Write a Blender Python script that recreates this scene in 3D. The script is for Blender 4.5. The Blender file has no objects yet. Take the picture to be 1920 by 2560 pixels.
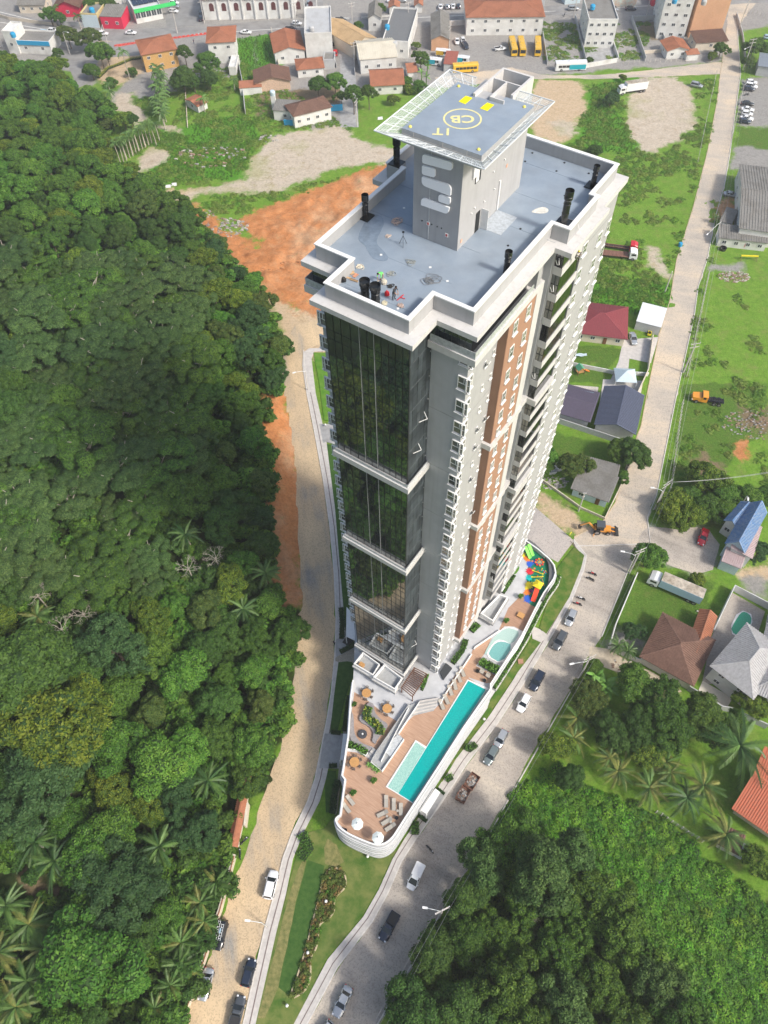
import bpy,bmesh,math,random
import numpy as np
from mathutils import Vector,Matrix,noise
random.seed(7);RN=np.random.default_rng(7)
S=bpy.context.scene
R=math.radians
# ---------------- camera ----------------
FX,TH,RO,PH,HC=1891.385,.969523807,.0239893690,-.612109368,140.0
FWD=np.array([0,math.cos(TH),-math.sin(TH)]);RT=np.array([1.,0,0]);DN=np.cross(FWD,RT)
R2=RT*math.cos(RO)+DN*math.sin(RO);D2=-RT*math.sin(RO)+DN*math.cos(RO)
cam=bpy.data.cameras.new('camera');co=bpy.data.objects.new('camera',cam);S.collection.objects.link(co)
cam.sensor_fit='VERTICAL';cam.sensor_height=36;cam.lens=FX/2560*36;cam.clip_end=4000;cam.clip_start=1
co.matrix_world=Matrix(((R2[0],-D2[0],-FWD[0],0),(R2[1],-D2[1],-FWD[1],0),(R2[2],-D2[2],-FWD[2],HC),(0,0,0,1)))
S.camera=co
# ---------------- light ----------------
SUN_AZ=(math.cos(PH)*.985+math.sin(PH)*-.0,math.sin(PH)*.985)
SUN_EL=R(43)
w=bpy.data.worlds.new('World');S.world=w;w.use_nodes=True
nt=w.node_tree;nt.nodes.clear()
sk=nt.nodes.new('ShaderNodeTexSky');sk.sky_type='NISHITA';sk.sun_disc=False
sk.sun_elevation=SUN_EL;sk.sun_rotation=math.atan2(SUN_AZ[0],SUN_AZ[1]);sk.air_density=1.3;sk.dust_density=4;sk.ozone_density=1.0
bg=nt.nodes.new('ShaderNodeBackground');bg.inputs[1].default_value=.15
ou=nt.nodes.new('ShaderNodeOutputWorld');nt.links.new(sk.outputs[0],bg.inputs[0]);nt.links.new(bg.outputs[0],ou.inputs[0])
sl=bpy.data.lights.new('sun','SUN');sl.energy=3.05;sl.angle=R(8);sl.color=(1,.955,.88)
so=bpy.data.objects.new('sun',sl);S.collection.objects.link(so)
sd=Vector((SUN_AZ[0]*math.cos(SUN_EL),SUN_AZ[1]*math.cos(SUN_EL),math.sin(SUN_EL)))
so.rotation_euler=sd.to_track_quat('Z','Y').to_euler();so.location=(60,-60,200)
S.view_settings.view_transform='Standard';S.view_settings.look='None';S.view_settings.gamma=1
S.view_settings.exposure=0.36;S.view_settings.use_curve_mapping=False
S.render.engine='CYCLES';S.cycles.max_bounces=6;S.cycles.diffuse_bounces=3;S.cycles.glossy_bounces=3
S.cycles.transparent_max_bounces=8;S.cycles.use_denoising=True
HAZE=True
# ---------------- pixel to ground ----------------
def g(px,py,z=0.):
 d=FWD*FX+R2*(px-960)+D2*(py-1280);t=(z-HC)/d[2]
 return np.array([d[0]*t,d[1]*t,z])
def crop(x0,y0,s):return lambda a,b,z=0.:g(x0+a*s,y0+b*s,z)
FV=crop(0,0,1920/1659)
k_=640/1659
K1=crop(0,0,k_);K2=crop(640,0,k_);K3=crop(1280,0,k_);K4=crop(1280,480,k_);K5=crop(1280,960,k_)
K6=crop(1280,1440,k_);K7=crop(1280,1920,k_)
L1=crop(320,320,540/1659);L2=crop(560,860,340/1175);L3=crop(560,1500,340/1393);L4=crop(420,2000,580/1659);L5=crop(900,2000,500/1659)
L0=crop(0,0,330/1659);LB=crop(0,1860,560/1659);LM=crop(0,1180,700/1659)
C6=crop(840,1280,420/1659);C7=crop(1100,1280,480/1659);C8=crop(820,1700,420/1659)
D4=crop(780,1560,300/1659);D5=crop(1160,1320,300/1659);C2=crop(740,520,480/1659);C3=crop(1140,340,480/1659);D1=crop(900,150,520/1659)
AX=np.array([math.cos(PH),math.sin(PH),0]);BX=np.array([-math.sin(PH),math.cos(PH),0])
# ---------------- objects ----------------
COL=S.collection.objects
def tag(o,label=None,cat=None,group=None,kind=None):
 if label:o['label']=label
 if cat:o['category']=cat
 if group:o['group']=group
 if kind:o['kind']=kind
 return o
def empty(name,loc=(0,0,0),rz=0.,label=None,cat=None,group=None):
 o=bpy.data.objects.new(name,None);COL.link(o);o.location=loc;o.rotation_euler=(0,0,rz);o.empty_display_size=.5
 return tag(o,label,cat,group)
def inst(name,me,parent=None,loc=(0,0,0),rz=0.,sc=1.,rot=None):
 o=bpy.data.objects.new(name,me);COL.link(o);o.parent=parent;o.location=loc
 o.rotation_euler=rot if rot is not None else(0,0,rz)
 o.scale=(sc,sc,sc)if not hasattr(sc,'__len__')else sc
 return o
def copy_tree(o,parent=None):
 c=o.copy();COL.link(c);c.parent=parent
 for ch in o.children:copy_tree(ch,c)
 return c
class MB:
 def __init__(s):s.v=[];s.f=[];s.m=[];s.k=0
 def add(s,vs,fs,m=None):
  n=len(s.v);s.v+=[tuple(map(float,p))for p in vs];s.f+=[tuple(i+n for i in f)for f in fs];s.m+=[s.k if m is None else m]*len(fs);return s
 def box(s,x0,x1,y0,y1,z0,z1,m=None):
  return s.add([(x0,y0,z0),(x1,y0,z0),(x1,y1,z0),(x0,y1,z0),(x0,y0,z1),(x1,y0,z1),(x1,y1,z1),(x0,y1,z1)],[(0,3,2,1),(4,5,6,7),(0,1,5,4),(1,2,6,5),(2,3,7,6),(3,0,4,7)],m)
 def bar(s,p,q,w,h=None,m=None,up=(0,0,1)):
  p=Vector(p);q=Vector(q);d=(q-p)
  if d.length<1e-6:return s
  d.normalize();u=Vector(up)
  if abs(d.dot(u))>.99:u=Vector((1,0,0))
  x=d.cross(u).normalized();y=x.cross(d);h=h or w
  x=x*w/2;y=y*h/2
  return s.add([p-x-y,p+x-y,p+x+y,p-x+y,q-x-y,q+x-y,q+x+y,q-x+y],[(0,3,2,1),(4,5,6,7),(0,1,5,4),(1,2,6,5),(2,3,7,6),(3,0,4,7)],m)
 def tube(s,pts,r,n=8,m=None,cap=True):
  pts=[Vector(p)for p in pts];rs=r if hasattr(r,'__len__')else[r]*len(pts);rings=[];vs=[]
  for i,p in enumerate(pts):
   d=(pts[min(i+1,len(pts)-1)]-pts[max(i-1,0)]).normalized()
   u=Vector((0,0,1))if abs(d.z)<.95 else Vector((1,0,0))
   x=d.cross(u).normalized();y=x.cross(d)
   for k in range(n):
    a=2*math.pi*k/n;vs.append(p+x*math.cos(a)*rs[i]+y*math.sin(a)*rs[i])
  fs=[(i*n+k,i*n+(k+1)%n,(i+1)*n+(k+1)%n,(i+1)*n+k)for i in range(len(pts)-1)for k in range(n)]
  if cap:fs+=[tuple(range(n))[::-1],tuple((len(pts)-1)*n+k for k in range(n))]
  return s.add(vs,fs,m)
 def lathe(s,prof,c=(0,0,0),n=16,m=None):
  vs=[(c[0]+r*math.cos(2*math.pi*k/n),c[1]+r*math.sin(2*math.pi*k/n),c[2]+z)for r,z in prof for k in range(n)]
  fs=[(i*n+k,i*n+(k+1)%n,(i+1)*n+(k+1)%n,(i+1)*n+k)for i in range(len(prof)-1)for k in range(n)]
  fs+=[tuple((len(prof)-1)*n+k for k in range(n))]
  return s.add(vs,fs,m)
 def prism(s,pts,z0,z1,m=None):
  n=len(pts);return s.add([(p[0],p[1],z0)for p in pts]+[(p[0],p[1],z1)for p in pts],[tuple(range(n))[::-1],tuple(range(n,2*n))]+[(i,(i+1)%n,n+(i+1)%n,n+i)for i in range(n)],m)
 def loft(s,secs,m=None,caps=True):
  n=len(secs[0]);vs=[p for sec in secs for p in sec]
  fs=[(i*n+k,i*n+(k+1)%n,(i+1)*n+(k+1)%n,(i+1)*n+k)for i in range(len(secs)-1)for k in range(n)]
  if caps:fs+=[tuple(range(n))[::-1],tuple((len(secs)-1)*n+k for k in range(n))]
  return s.add(vs,fs,m)
 def mesh(s,name,mats,smooth=False):
  me=bpy.data.meshes.new(name);me.from_pydata(s.v,[],s.f)
  for mm in(mats if isinstance(mats,(list,tuple))else[mats]):me.materials.append(mm)
  if any(s.m):me.polygons.foreach_set('material_index',s.m)
  bm=bmesh.new();bm.from_mesh(me);bmesh.ops.recalc_face_normals(bm,faces=bm.faces);bm.to_mesh(me);bm.free()
  if smooth:me.polygons.foreach_set('use_smooth',[True]*len(me.polygons));
  me.update();return me
 def build(s,name,mats,parent=None,smooth=False,loc=(0,0,0),rz=0.):
  return inst(name,s.mesh(name,mats,smooth),parent,loc,rz)
def shade_auto(me,ang=35):
 try:me.set_sharp_from_angle(angle=R(ang))
 except Exception:pass
 # ---------------- materials ----------------
MATS={}
def mat(name,col,rough=.6,metal=0.,spec=.4,var=.12,scale=3.,bump=0.,bscale=30.,col2=None,dirt=0.,objvar=0.,coat=0.,contrast=(.35,.65),extra=None):
 if name in MATS:return MATS[name]
 m=bpy.data.materials.new(name);m.use_nodes=True;t=m.node_tree;N=t.nodes;L=t.links;b=N['Principled BSDF']
 b.inputs['Roughness'].default_value=rough;b.inputs['Metallic'].default_value=metal;b.inputs['Specular IOR Level'].default_value=spec
 if coat:b.inputs['Coat Weight'].default_value=coat;b.inputs['Coat Roughness'].default_value=.08
 tc=N.new('ShaderNodeNewGeometry');n1=N.new('ShaderNodeTexNoise');n1.inputs['Scale'].default_value=scale;n1.inputs['Detail'].default_value=6
 n1.inputs['Roughness'].default_value=.65;L.new(tc.outputs['Position'],n1.inputs['Vector'])
 mx=N.new('ShaderNodeMix');mx.data_type='RGBA'
 c2=col2 or tuple(c*(1-var*2)for c in col);c1=col if col2 else tuple(min(1,c*(1+var))for c in col)
 mx.inputs[6].default_value=(*c1,1);mx.inputs[7].default_value=(*c2,1)
 mr=N.new('ShaderNodeMapRange');mr.inputs[1].default_value=contrast[0];mr.inputs[2].default_value=contrast[1]
 L.new(n1.outputs[0],mr.inputs[0]);L.new(mr.outputs[0],mx.inputs[0]);out=mx.outputs[2]
 if dirt:
  n2=N.new('ShaderNodeTexNoise');n2.inputs['Scale'].default_value=.35;n2.inputs['Detail'].default_value=8;L.new(tc.outputs['Position'],n2.inputs['Vector'])
  m2=N.new('ShaderNodeMix');m2.data_type='RGBA';m2.blend_type='MULTIPLY'
  r2=N.new('ShaderNodeMapRange');r2.inputs[1].default_value=.45;r2.inputs[2].default_value=.75;r2.inputs[4].default_value=dirt
  L.new(n2.outputs[0],r2.inputs[0]);L.new(r2.outputs[0],m2.inputs[0]);L.new(out,m2.inputs[6]);m2.inputs[7].default_value=(.45,.4,.33,1);out=m2.outputs[2]
 if objvar:
  oi=N.new('ShaderNodeObjectInfo');hs=N.new('ShaderNodeHueSaturation');r3=N.new('ShaderNodeMapRange')
  r3.inputs[3].default_value=1-objvar;r3.inputs[4].default_value=1+objvar;L.new(oi.outputs['Random'],r3.inputs[0]);L.new(r3.outputs[0],hs.inputs['Value']);L.new(out,hs.inputs['Color']);out=hs.outputs[0]
 L.new(out,b.inputs['Base Color'])
 if bump:
  n3=N.new('ShaderNodeTexNoise');n3.inputs['Scale'].default_value=bscale;n3.inputs['Detail'].default_value=4;L.new(tc.outputs['Position'],n3.inputs['Vector'])
  bp=N.new('ShaderNodeBump');bp.inputs['Strength'].default_value=bump;bp.inputs['Distance'].default_value=.1;L.new(n3.outputs[0],bp.inputs['Height']);L.new(bp.outputs[0],b.inputs['Normal'])
 MATS[name]=m;return m
def facade(name,col,stripe=None):
 m=mat(name,col,.75,var=.03,scale=.6);
 t=m.node_tree;N=t.nodes;L=t.links;b=N['Principled BSDF'];src=b.inputs['Base Color'].links[0].from_socket
 tc=N.new('ShaderNodeNewGeometry');mp=N.new('ShaderNodeMapping');mp.inputs['Scale'].default_value=(1.6,1.6,.06);L.new(tc.outputs['Position'],mp.inputs['Vector'])
 n=N.new('ShaderNodeTexNoise');n.inputs['Detail'].default_value=6;n.inputs['Scale'].default_value=1.5;L.new(mp.outputs[0],n.inputs['Vector'])
 r=N.new('ShaderNodeMapRange');r.inputs[1].default_value=.5;r.inputs[2].default_value=.8;r.inputs[4].default_value=.3;L.new(n.outputs[0],r.inputs[0])
 x=N.new('ShaderNodeMix');x.data_type='RGBA';x.blend_type='MULTIPLY';x.inputs[7].default_value=(.6,.58,.54,1)
 L.new(r.outputs[0],x.inputs[0]);L.new(src,x.inputs[6]);L.new(x.outputs[2],b.inputs['Base Color']);return m
 # ================= terrain =================
FOREST=[(-60,125),(60,130),(130,165),(185,190),(235,215),(243,250),(210,290),(215,320),(245,355),(330,368),(350,400),(365,430),(410,450),(440,480),(470,510),(510,560),(555,600),(580,640),(600,690),(617,740),(612,790),(605,830),(575,860),(575,905),(590,990),(582,1080),(588,1180),(592,1290),(640,1310),(655,1350),(648,1400),(625,1440),(625,1500),(610,1560),(590,1620),(568,1690),(530,1700),(505,1790),(495,1870),(465,1960),(430,2080),(385,2212),(350,2330)]
FB=[FV(x,y,5)[:2]for x,y in FOREST]
FPOLY=np.array(FB+[(-60.,-60.),(-230.,-60.),(-330.,330.)])
TOE=np.array([FV(x,y,0)[:2]for x,y in[(-60,175),(150,200),(215,250),(190,300),(210,350),(330,400),(400,470),(440,500),(500,570),(570,660),(600,750),(612,850),(625,920),(636,1000),(642,1150),(648,1300),(640,1400),(625,1520),(600,1620),(560,1720),(500,1830),(480,1880),(455,1990),(400,2130),(370,2212),(330,2330)]])
def pip(poly,P):
 poly=np.asarray(poly)[:,:2];x,y=P[:,0],P[:,1];ins=np.zeros(len(P),bool);j=len(poly)-1
 for i in range(len(poly)):
  xi,yi=poly[i];xj,yj=poly[j]
  with np.errstate(divide='ignore',invalid='ignore'):
   c=((yi>y)!=(yj>y))&(x<(xj-xi)*(y-yi)/((yj-yi)if yj!=yi else 1e-9)+xi)
  ins^=c;j=i
 return ins
def pdist(line,P,closed=False):
 d=np.full(len(P),1e9);line=np.asarray(line)[:,:2];n=len(line)
 for i in range(n if closed else n-1):
  a=line[i];b=line[(i+1)%n];ab=b-a;t=np.clip(((P-a)@ab)/max(ab@ab,1e-9),0,1);d=np.minimum(d,np.hypot(*(P-a-t[:,None]*ab).T))
 return d
TOEP=np.vstack([TOE,[(-60,-60),(-260,-60),(-360,330)]])
def vnoise(P,s,seed=0):
 return np.array([noise.fractal(Vector((p[0]*s+seed,p[1]*s-seed,seed*.37)),1.0,2.0,4)for p in P])
def hill(P):
 P=np.atleast_2d(P)[:,:2];ins=pip(TOEP,P);d=np.where(ins,pdist(TOE,P),0)
 near=np.clip((P[:,1]-40)/60,0,1)
 h=np.where(d<9,.62*d*near+.05*d*(1-near),(5.6*near+.45*(1-near))+.33*(d-9));h=34*(1-np.exp(-h/34))
 return h
def gz(x,y):return float(hill(np.array([[x,y]]))[0])
xs=np.concatenate([np.arange(-700,-150,14),np.arange(-150,-100,3),np.arange(-100,110,.9),np.arange(110,180,2),np.arange(180,720,15)])
ys=np.concatenate([np.arange(-120,-10,6),np.arange(-10,210,.9),np.arange(210,420,1.5),np.arange(420,1700,25)])
GX,GY=np.meshgrid(xs,ys);GP=np.column_stack([GX.ravel(),GY.ravel()])
def F(*pts,f=FV,z=0):return np.array([f(x,y,z)[:2]for x,y in pts])
wx=vnoise(GP,.12,3)*2.2+vnoise(GP,.5,9)*.8;wy=vnoise(GP,.12,17)*2.2+vnoise(GP,.5,31)*.8
GW=GP+np.column_stack([wx,wy])
def wt(*polys,soft=3.0,P=GW):
 r=np.zeros(len(P))
 for po in polys:
  bb0=po.min(0)-4;bb1=po.max(0)+4;sel=np.where((P>bb0).all(1)&(P<bb1).all(1))[0]
  if not len(sel):continue
  q=P[sel];ins=pip(po,q);d=pdist(po,q,True);r[sel]=np.maximum(r[sel],np.clip(.5+np.where(ins,d,-d)/(2*soft),0,1))
 return r
town=F((-80,-40),(1760,-40),(1700,40),(1605,70),(1560,135),(1400,150),(1180,160),(960,185),(880,200),(770,205),(740,280),(690,290),(530,130),(505,170),(330,180),(240,130),(185,190),(140,150),(-60,130))
sand=[F((450,412),(520,385),(560,330),(590,292),(690,278),(735,275),(765,298),(800,310),(900,320),(960,330),(930,352),(850,352),(760,357),(690,378),(640,402),(560,418),(480,418),(372,430),(362,418)),F((860,500),(1060,500),(1150,560),(1200,740),(1160,840),(1040,920),(960,1000),(870,990),(790,900),(760,800),(740,640),(800,560),f=K3),F((560,960),(650,940),(740,1100),(650,1090),(560,1010),f=K1),F((880,1080),(960,960),(1090,990),(1070,1040),(980,1100),(850,1120),f=K1),F((690,740),(760,600),(900,590),(860,660),(970,780),(880,830),(760,720),f=K1),F((1030,800),(1180,830),(1210,860),(1040,850),f=K1),F((250,780),(420,800),(430,880),(280,870),f=K3),F((840,360),(930,380),(1040,540),(960,530),f=K4),F((400,1300),(380,200),(440,180),(450,900),f=K4)*0]
oran=[F((520,475),(600,438),(700,397),(840,352),(900,370),(880,420),(740,560),(720,700),(705,695),(640,676),(590,645),(545,600),(480,545),(430,480),(405,445),(425,440),(480,490),(560,535)),F((590,1330),(560,1180),(575,870),(625,835),(640,920),(652,1000),(658,1150),(664,1320)),F((1450,350),(1560,330),(1560,500),(1480,490),f=K5),F((840,100),(910,130),(940,260),(850,400),(830,300),f=K5)*0,F((1200,480),(1110,600),(1000,430),(1050,310),f=K4)*0,F((1310,60),(1460,20),(1460,160),(1300,190),f=K4)]
tan=[F((150,520),(440,530),(490,680),(430,760),(400,860),(330,940),(140,880),(60,700),f=K3),F((350,405),(460,412),(400,432),(365,445),(380,470),(455,500),(500,545),(545,600),(600,650),(640,670),(690,660),(740,700),(740,760),(650,770),(610,740),(600,690),(560,640),(500,570),(430,500),(360,460)),F((1190,-40),(1320,60),(1320,20),f=K4)*0,F((630,240),(940,350),(950,480),(760,540),(640,530),f=K1),F((120,640),(390,850),(560,960),(570,1040),(440,1030),(200,840),f=K5),F((500,460),(720,560),(1080,730),(1020,800),(700,600),(490,500),f=K6),F((1490,1150),(1659,1170),(1659,1244),(1460,1240),f=K5)]
grav=[F((760,560),(830,510),(1010,480),(1110,560),(1150,600),(1080,600),(920,630),(870,590),(760,650),(680,700),f=K1),F((1490,510),(1700,500),(1700,830),(1470,800),f=K3),F((1440,950),(1700,960),(1700,1130),(1410,1090),f=K3),F((790,800),(1060,800),(1040,900),(880,990),(850,920),f=K3),F((1290,460),(1470,460),(1480,520),(1300,520),f=K4),F((830,1100),(900,920),(1060,950),(1240,960),(1330,1060),(1290,1200),(1190,1230),(1000,1160),f=K5),F((1440,-60),(1659,-60),(1659,140),(1540,120),f=K6),F((550,600),(680,320),(860,370),(800,500),(640,500),f=K6),F((1390,560),(1659,500),(1659,430),(1390,440),f=K7)*0,F((0,560),(190,500),(250,640),(160,670),f=K2)*0]
soil=[F((630,520),(820,400),(950,390),(940,480),(760,530),f=K1),F((0,610),(260,580),(560,560),(540,680),(250,660),(120,690),(60,790),(0,780),f=K2),F((1150,480),(1250,420),(1350,520),(1370,620),(1230,680),(1150,600),f=K5),F((1400,1500),(1659,1300),(1659,1500),(1420,1560),f=LB),F((800,160),(950,150),(950,260),(850,240),f=K3),F((1450,150),(1659,150),(1659,340),(1450,250),f=K5),F((300,940),(480,940),(560,1130),(540,1270),(420,1250),f=LB),F((1200,1850),(1400,1600),(1480,1700),(1300,2100),f=LB)]
lush=[F((520,540),(850,490),(860,560),(600,640),(700,760),(860,960),(700,1000),(400,940),(480,760),(490,600),f=K3),F((460,740),(500,520),(800,560),(1050,600),(1040,720),(940,800),(800,790),f=K4),F((0,230),(110,240),(160,450),(0,500),f=K2),F((1530,250),(1659,240),(1659,500),(1560,500),f=K1),F((880,870),(1250,800),(1500,760),(1659,760),(1659,880),(1560,1160),(1000,1190),(950,1060),(1100,1000),f=K1)]
lawn=[F((380,960),(700,1020),(650,1160),(370,1100),f=K4),F((340,1130),(640,1160),(600,1250),(340,1230),f=K4),F((640,300),(720,0),(1280,60),(1330,300),(1200,380),(1110,470),(860,370),(700,330),f=K6),F((240,280),(700,400),(720,560),(500,700),(240,500),f=K5),F((1460,810),(1700,830),(1700,980),(1440,950),f=K3),F((850,640),(1000,620),(1000,750),(900,740),f=K1),F((880,880),(1100,850),(1200,900),(1080,980),(950,960),f=K1),F((1040,1000),(1110,0),(1659,0),(1659,300),(1100,800),f=K5)]
AW=np.column_stack([wt(*sand),wt(*oran),wt(*tan),wt(*grav)]);AV=np.column_stack([wt(town),wt(*soil),wt(*lush,soft=2.5),wt(*lawn,soft=.8)])
fin=wt(FPOLY,soft=1.5);gh=hill(GP)
rough_z=(vnoise(GP,.35,5)*.45+np.abs(vnoise(GP,.16,15))*1.5*AW[:,1])*np.clip(AW[:,1]+fin*1.5+AV[:,2]*.5,0,1)+vnoise(GP,1.1,8)*.25*np.clip(AW[:,1]+fin,0,1)
flat=wt(*[F((560,720),(720,640),(1100,1000),(1300,1150),(1700,1150),(1700,2260),(380,2260),(560,1760),(640,1500),(650,1300),(612,860))],soft=.5,P=GP)
gzv=gh+np.where(gh>.3,rough_z,rough_z*(1-flat)*.8)-.03*(flat>.5)
me=bpy.data.meshes.new('ground');nx,ny=len(xs),len(ys)
idx=np.arange(nx*ny).reshape(ny,nx);fc=np.stack([idx[:-1,:-1],idx[:-1,1:],idx[1:,1:],idx[1:,:-1]],-1).reshape(-1,4)
me.vertices.add(nx*ny);me.vertices.foreach_set('co',np.column_stack([GP,gzv]).ravel());me.loops.add(fc.size);me.loops.foreach_set('vertex_index',fc.ravel())
me.polygons.add(len(fc));me.polygons.foreach_set('loop_start',np.arange(0,fc.size,4));me.update(calc_edges=True);me.polygons.foreach_set('use_smooth',[True]*len(fc))
for nm,W in(('wa',AW),('wb',AV)):
 a=me.color_attributes.new(nm,'FLOAT_COLOR','POINT');a.data.foreach_set('color',W.astype(np.float32).ravel())
a=me.attributes.new('wf','FLOAT','POINT');a.data.foreach_set('value',fin.astype(np.float32))
def ground_material():
 m=bpy.data.materials.new('ground_mat');m.use_nodes=True;t=m.node_tree;N=t.nodes;L=t.links;b=N['Principled BSDF'];b.inputs['Roughness'].default_value=.95;b.inputs['Specular IOR Level'].default_value=.1
 pos=N.new('ShaderNodeNewGeometry').outputs['Position']
 def nz(sc,det=6,ro=.6,sx=None):
  n=N.new('ShaderNodeTexNoise');n.inputs['Scale'].default_value=sc;n.inputs['Detail'].default_value=det;n.inputs['Roughness'].default_value=ro;L.new(pos,n.inputs['Vector']);return n.outputs[0]
 def ramp(f,cols,a=.3,bb=.7):
  r=N.new('ShaderNodeValToRGB');L.new(f,r.inputs[0]);e=r.color_ramp.elements
  for i,c in enumerate(cols):
   p=a+(bb-a)*i/(len(cols)-1)
   if i<2:e[i].position=p;e[i].color=(*c,1)
   else:q=e.new(p);q.color=(*c,1)
  return r.outputs[0]
 big=nz(.06,5);mid=nz(.45,7,.7);edge=nz(.28,10,.78);huge=nz(.035,8,.7);fine=nz(3.2,6,.75)
 def mixf(f,a,bb):
  x=N.new('ShaderNodeMix');x.data_type='RGBA';L.new(f,x.inputs[0])if not isinstance(f,float)else setattr(x.inputs[0],'default_value',f);L.new(a,x.inputs[6]);L.new(bb,x.inputs[7]);return x.outputs[2]
 def math_(op,a,bb=None):
  x=N.new('ShaderNodeMath');x.operation=op
  for i,q in enumerate((a,bb)):
   if q is None:continue
   if isinstance(q,(int,float)):x.inputs[i].default_value=q
   else:L.new(q,x.inputs[i])
  return x.outputs[0]
 def mask(w,amt=.7):
  s=math_('ADD',w,math_('MULTIPLY',math_('SUBTRACT',edge,.5),amt*2.2));r=N.new('ShaderNodeMapRange');r.interpolation_type='SMOOTHSTEP';r.inputs[1].default_value=.30;r.inputs[2].default_value=.70;L.new(s,r.inputs[0]);return r.outputs[0]
 g1=ramp(mid,[(.09,.19,.02),(.15,.28,.03),(.27,.35,.07)]);g2=ramp(fine,[(.06,.15,.016),(.125,.26,.028),(.21,.33,.05)]);grass=mixf(.5,g1,g2)
 dry=ramp(fine,[(.15,.16,.05),(.3,.26,.11)]);grass=mixf(ramp(edge,[(0,0,0),(.75,.75,.75)],.5,.72),grass,dry)
 lushc=ramp(fine,[(.04,.13,.012),(.085,.25,.02),(.16,.33,.03)],.3,.7);lawnc=ramp(fine,[(.055,.12,.018),(.085,.17,.024),(.14,.21,.04)])
 lawnc=mixf(ramp(mid,[(0,0,0),(.6,.6,.6)],.5,.75),lawnc,ramp(fine,[(.13,.14,.04),(.2,.19,.07)]))
 sandc=mixf(.4,ramp(mid,[(.33,.27,.2),(.52,.45,.36),(.6,.54,.46)]),ramp(fine,[(.40,.33,.25),(.58,.51,.42)]))
 orc=mixf(.5,ramp(mid,[(.30,.11,.035),(.48,.20,.075),(.54,.31,.16)],.28,.72),ramp(fine,[(.40,.155,.055),(.55,.25,.11)]))
 tanc=mixf(.5,ramp(mid,[(.38,.27,.16),(.55,.42,.28),(.6,.48,.36)]),ramp(fine,[(.45,.33,.2),(.56,.44,.3)]))
 grc=mixf(.5,ramp(mid,[(.2,.19,.175),(.3,.29,.275),(.38,.36,.34)]),ramp(fine,[(.22,.21,.2),(.36,.35,.33)]))
 townc=mixf(.5,ramp(mid,[(.22,.21,.2),(.31,.30,.29),(.38,.36,.34)]),ramp(big,[(.26,.25,.24),(.36,.34,.31)]))
 soilc=mixf(.5,ramp(mid,[(.1,.08,.05),(.22,.16,.09),(.3,.23,.15)]),ramp(fine,[(.14,.11,.07),(.25,.2,.12)]))
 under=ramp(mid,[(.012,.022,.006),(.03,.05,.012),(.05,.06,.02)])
 weedy=ramp(edge,[(0,0,0),(1,1,1)],.53,.62);orc=mixf(ramp(huge,[(0,0,0),(.45,.45,.45)],.48,.62),orc,tanc);orc=mixf(ramp(edge,[(0,0,0),(.6,.6,.6)],.6,.68),orc,grass);sandc=mixf(weedy,sandc,mixf(.35,tanc,grc));sandc=mixf(ramp(huge,[(.0,.0,.0),(.6,.6,.6)],.5,.6),sandc,mixf(.5,tanc,grass))
 wa=N.new('ShaderNodeAttribute');wa.attribute_name='wa';wb=N.new('ShaderNodeAttribute');wb.attribute_name='wb';wf=N.new('ShaderNodeAttribute');wf.attribute_name='wf'
 sa=N.new('ShaderNodeSeparateColor');L.new(wa.outputs['Color'],sa.inputs[0]);sb=N.new('ShaderNodeSeparateColor');L.new(wb.outputs['Color'],sb.inputs[0])
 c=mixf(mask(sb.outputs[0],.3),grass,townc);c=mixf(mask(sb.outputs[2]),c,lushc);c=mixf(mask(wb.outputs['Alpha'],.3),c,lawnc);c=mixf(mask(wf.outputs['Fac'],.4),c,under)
 c=mixf(mask(sb.outputs[1]),c,soilc);c=mixf(mask(wa.outputs['Alpha'],.5),c,grc);c=mixf(mask(sa.outputs[2]),c,tanc);c=mixf(mask(sa.outputs[1],.9),c,orc);c=mixf(mask(sa.outputs[0],.8),c,sandc)
 grit=N.new('ShaderNodeMix');grit.data_type='RGBA';grit.blend_type='MULTIPLY';grit.inputs[0].default_value=.5;L.new(c,grit.inputs[6]);L.new(ramp(nz(1.3,10,.85),[(.35,.35,.36),(1.,1.,1.),(1.35,1.3,1.25)],.36,.66),grit.inputs[7]);c=grit.outputs[2]
 rut=N.new('ShaderNodeMix');rut.data_type='RGBA';rut.blend_type='MULTIPLY';L.new(math_('MULTIPLY',sa.outputs[1],.7),rut.inputs[0]);L.new(c,rut.inputs[6]);mn=N.new('ShaderNodeTexNoise');mn.noise_type='RIDGED_MULTIFRACTAL';mn.inputs['Scale'].default_value=.22;mn.inputs['Detail'].default_value=8;L.new(pos,mn.inputs['Vector']);L.new(ramp(mn.outputs[0],[(1.1,1.1,1.1),(.5,.42,.38)],.35,.8),rut.inputs[7]);c=rut.outputs[2]
 L.new(c,b.inputs['Base Color']);bp=N.new('ShaderNodeBump');bp.inputs['Strength'].default_value=1;bp.inputs['Distance'].default_value=.25;L.new(nz(2.2,8,.8),bp.inputs['Height']);L.new(bp.outputs[0],b.inputs['Normal'])
 return m
me.materials.append(ground_material());tag(inst('ground',me),kind='structure')
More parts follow.
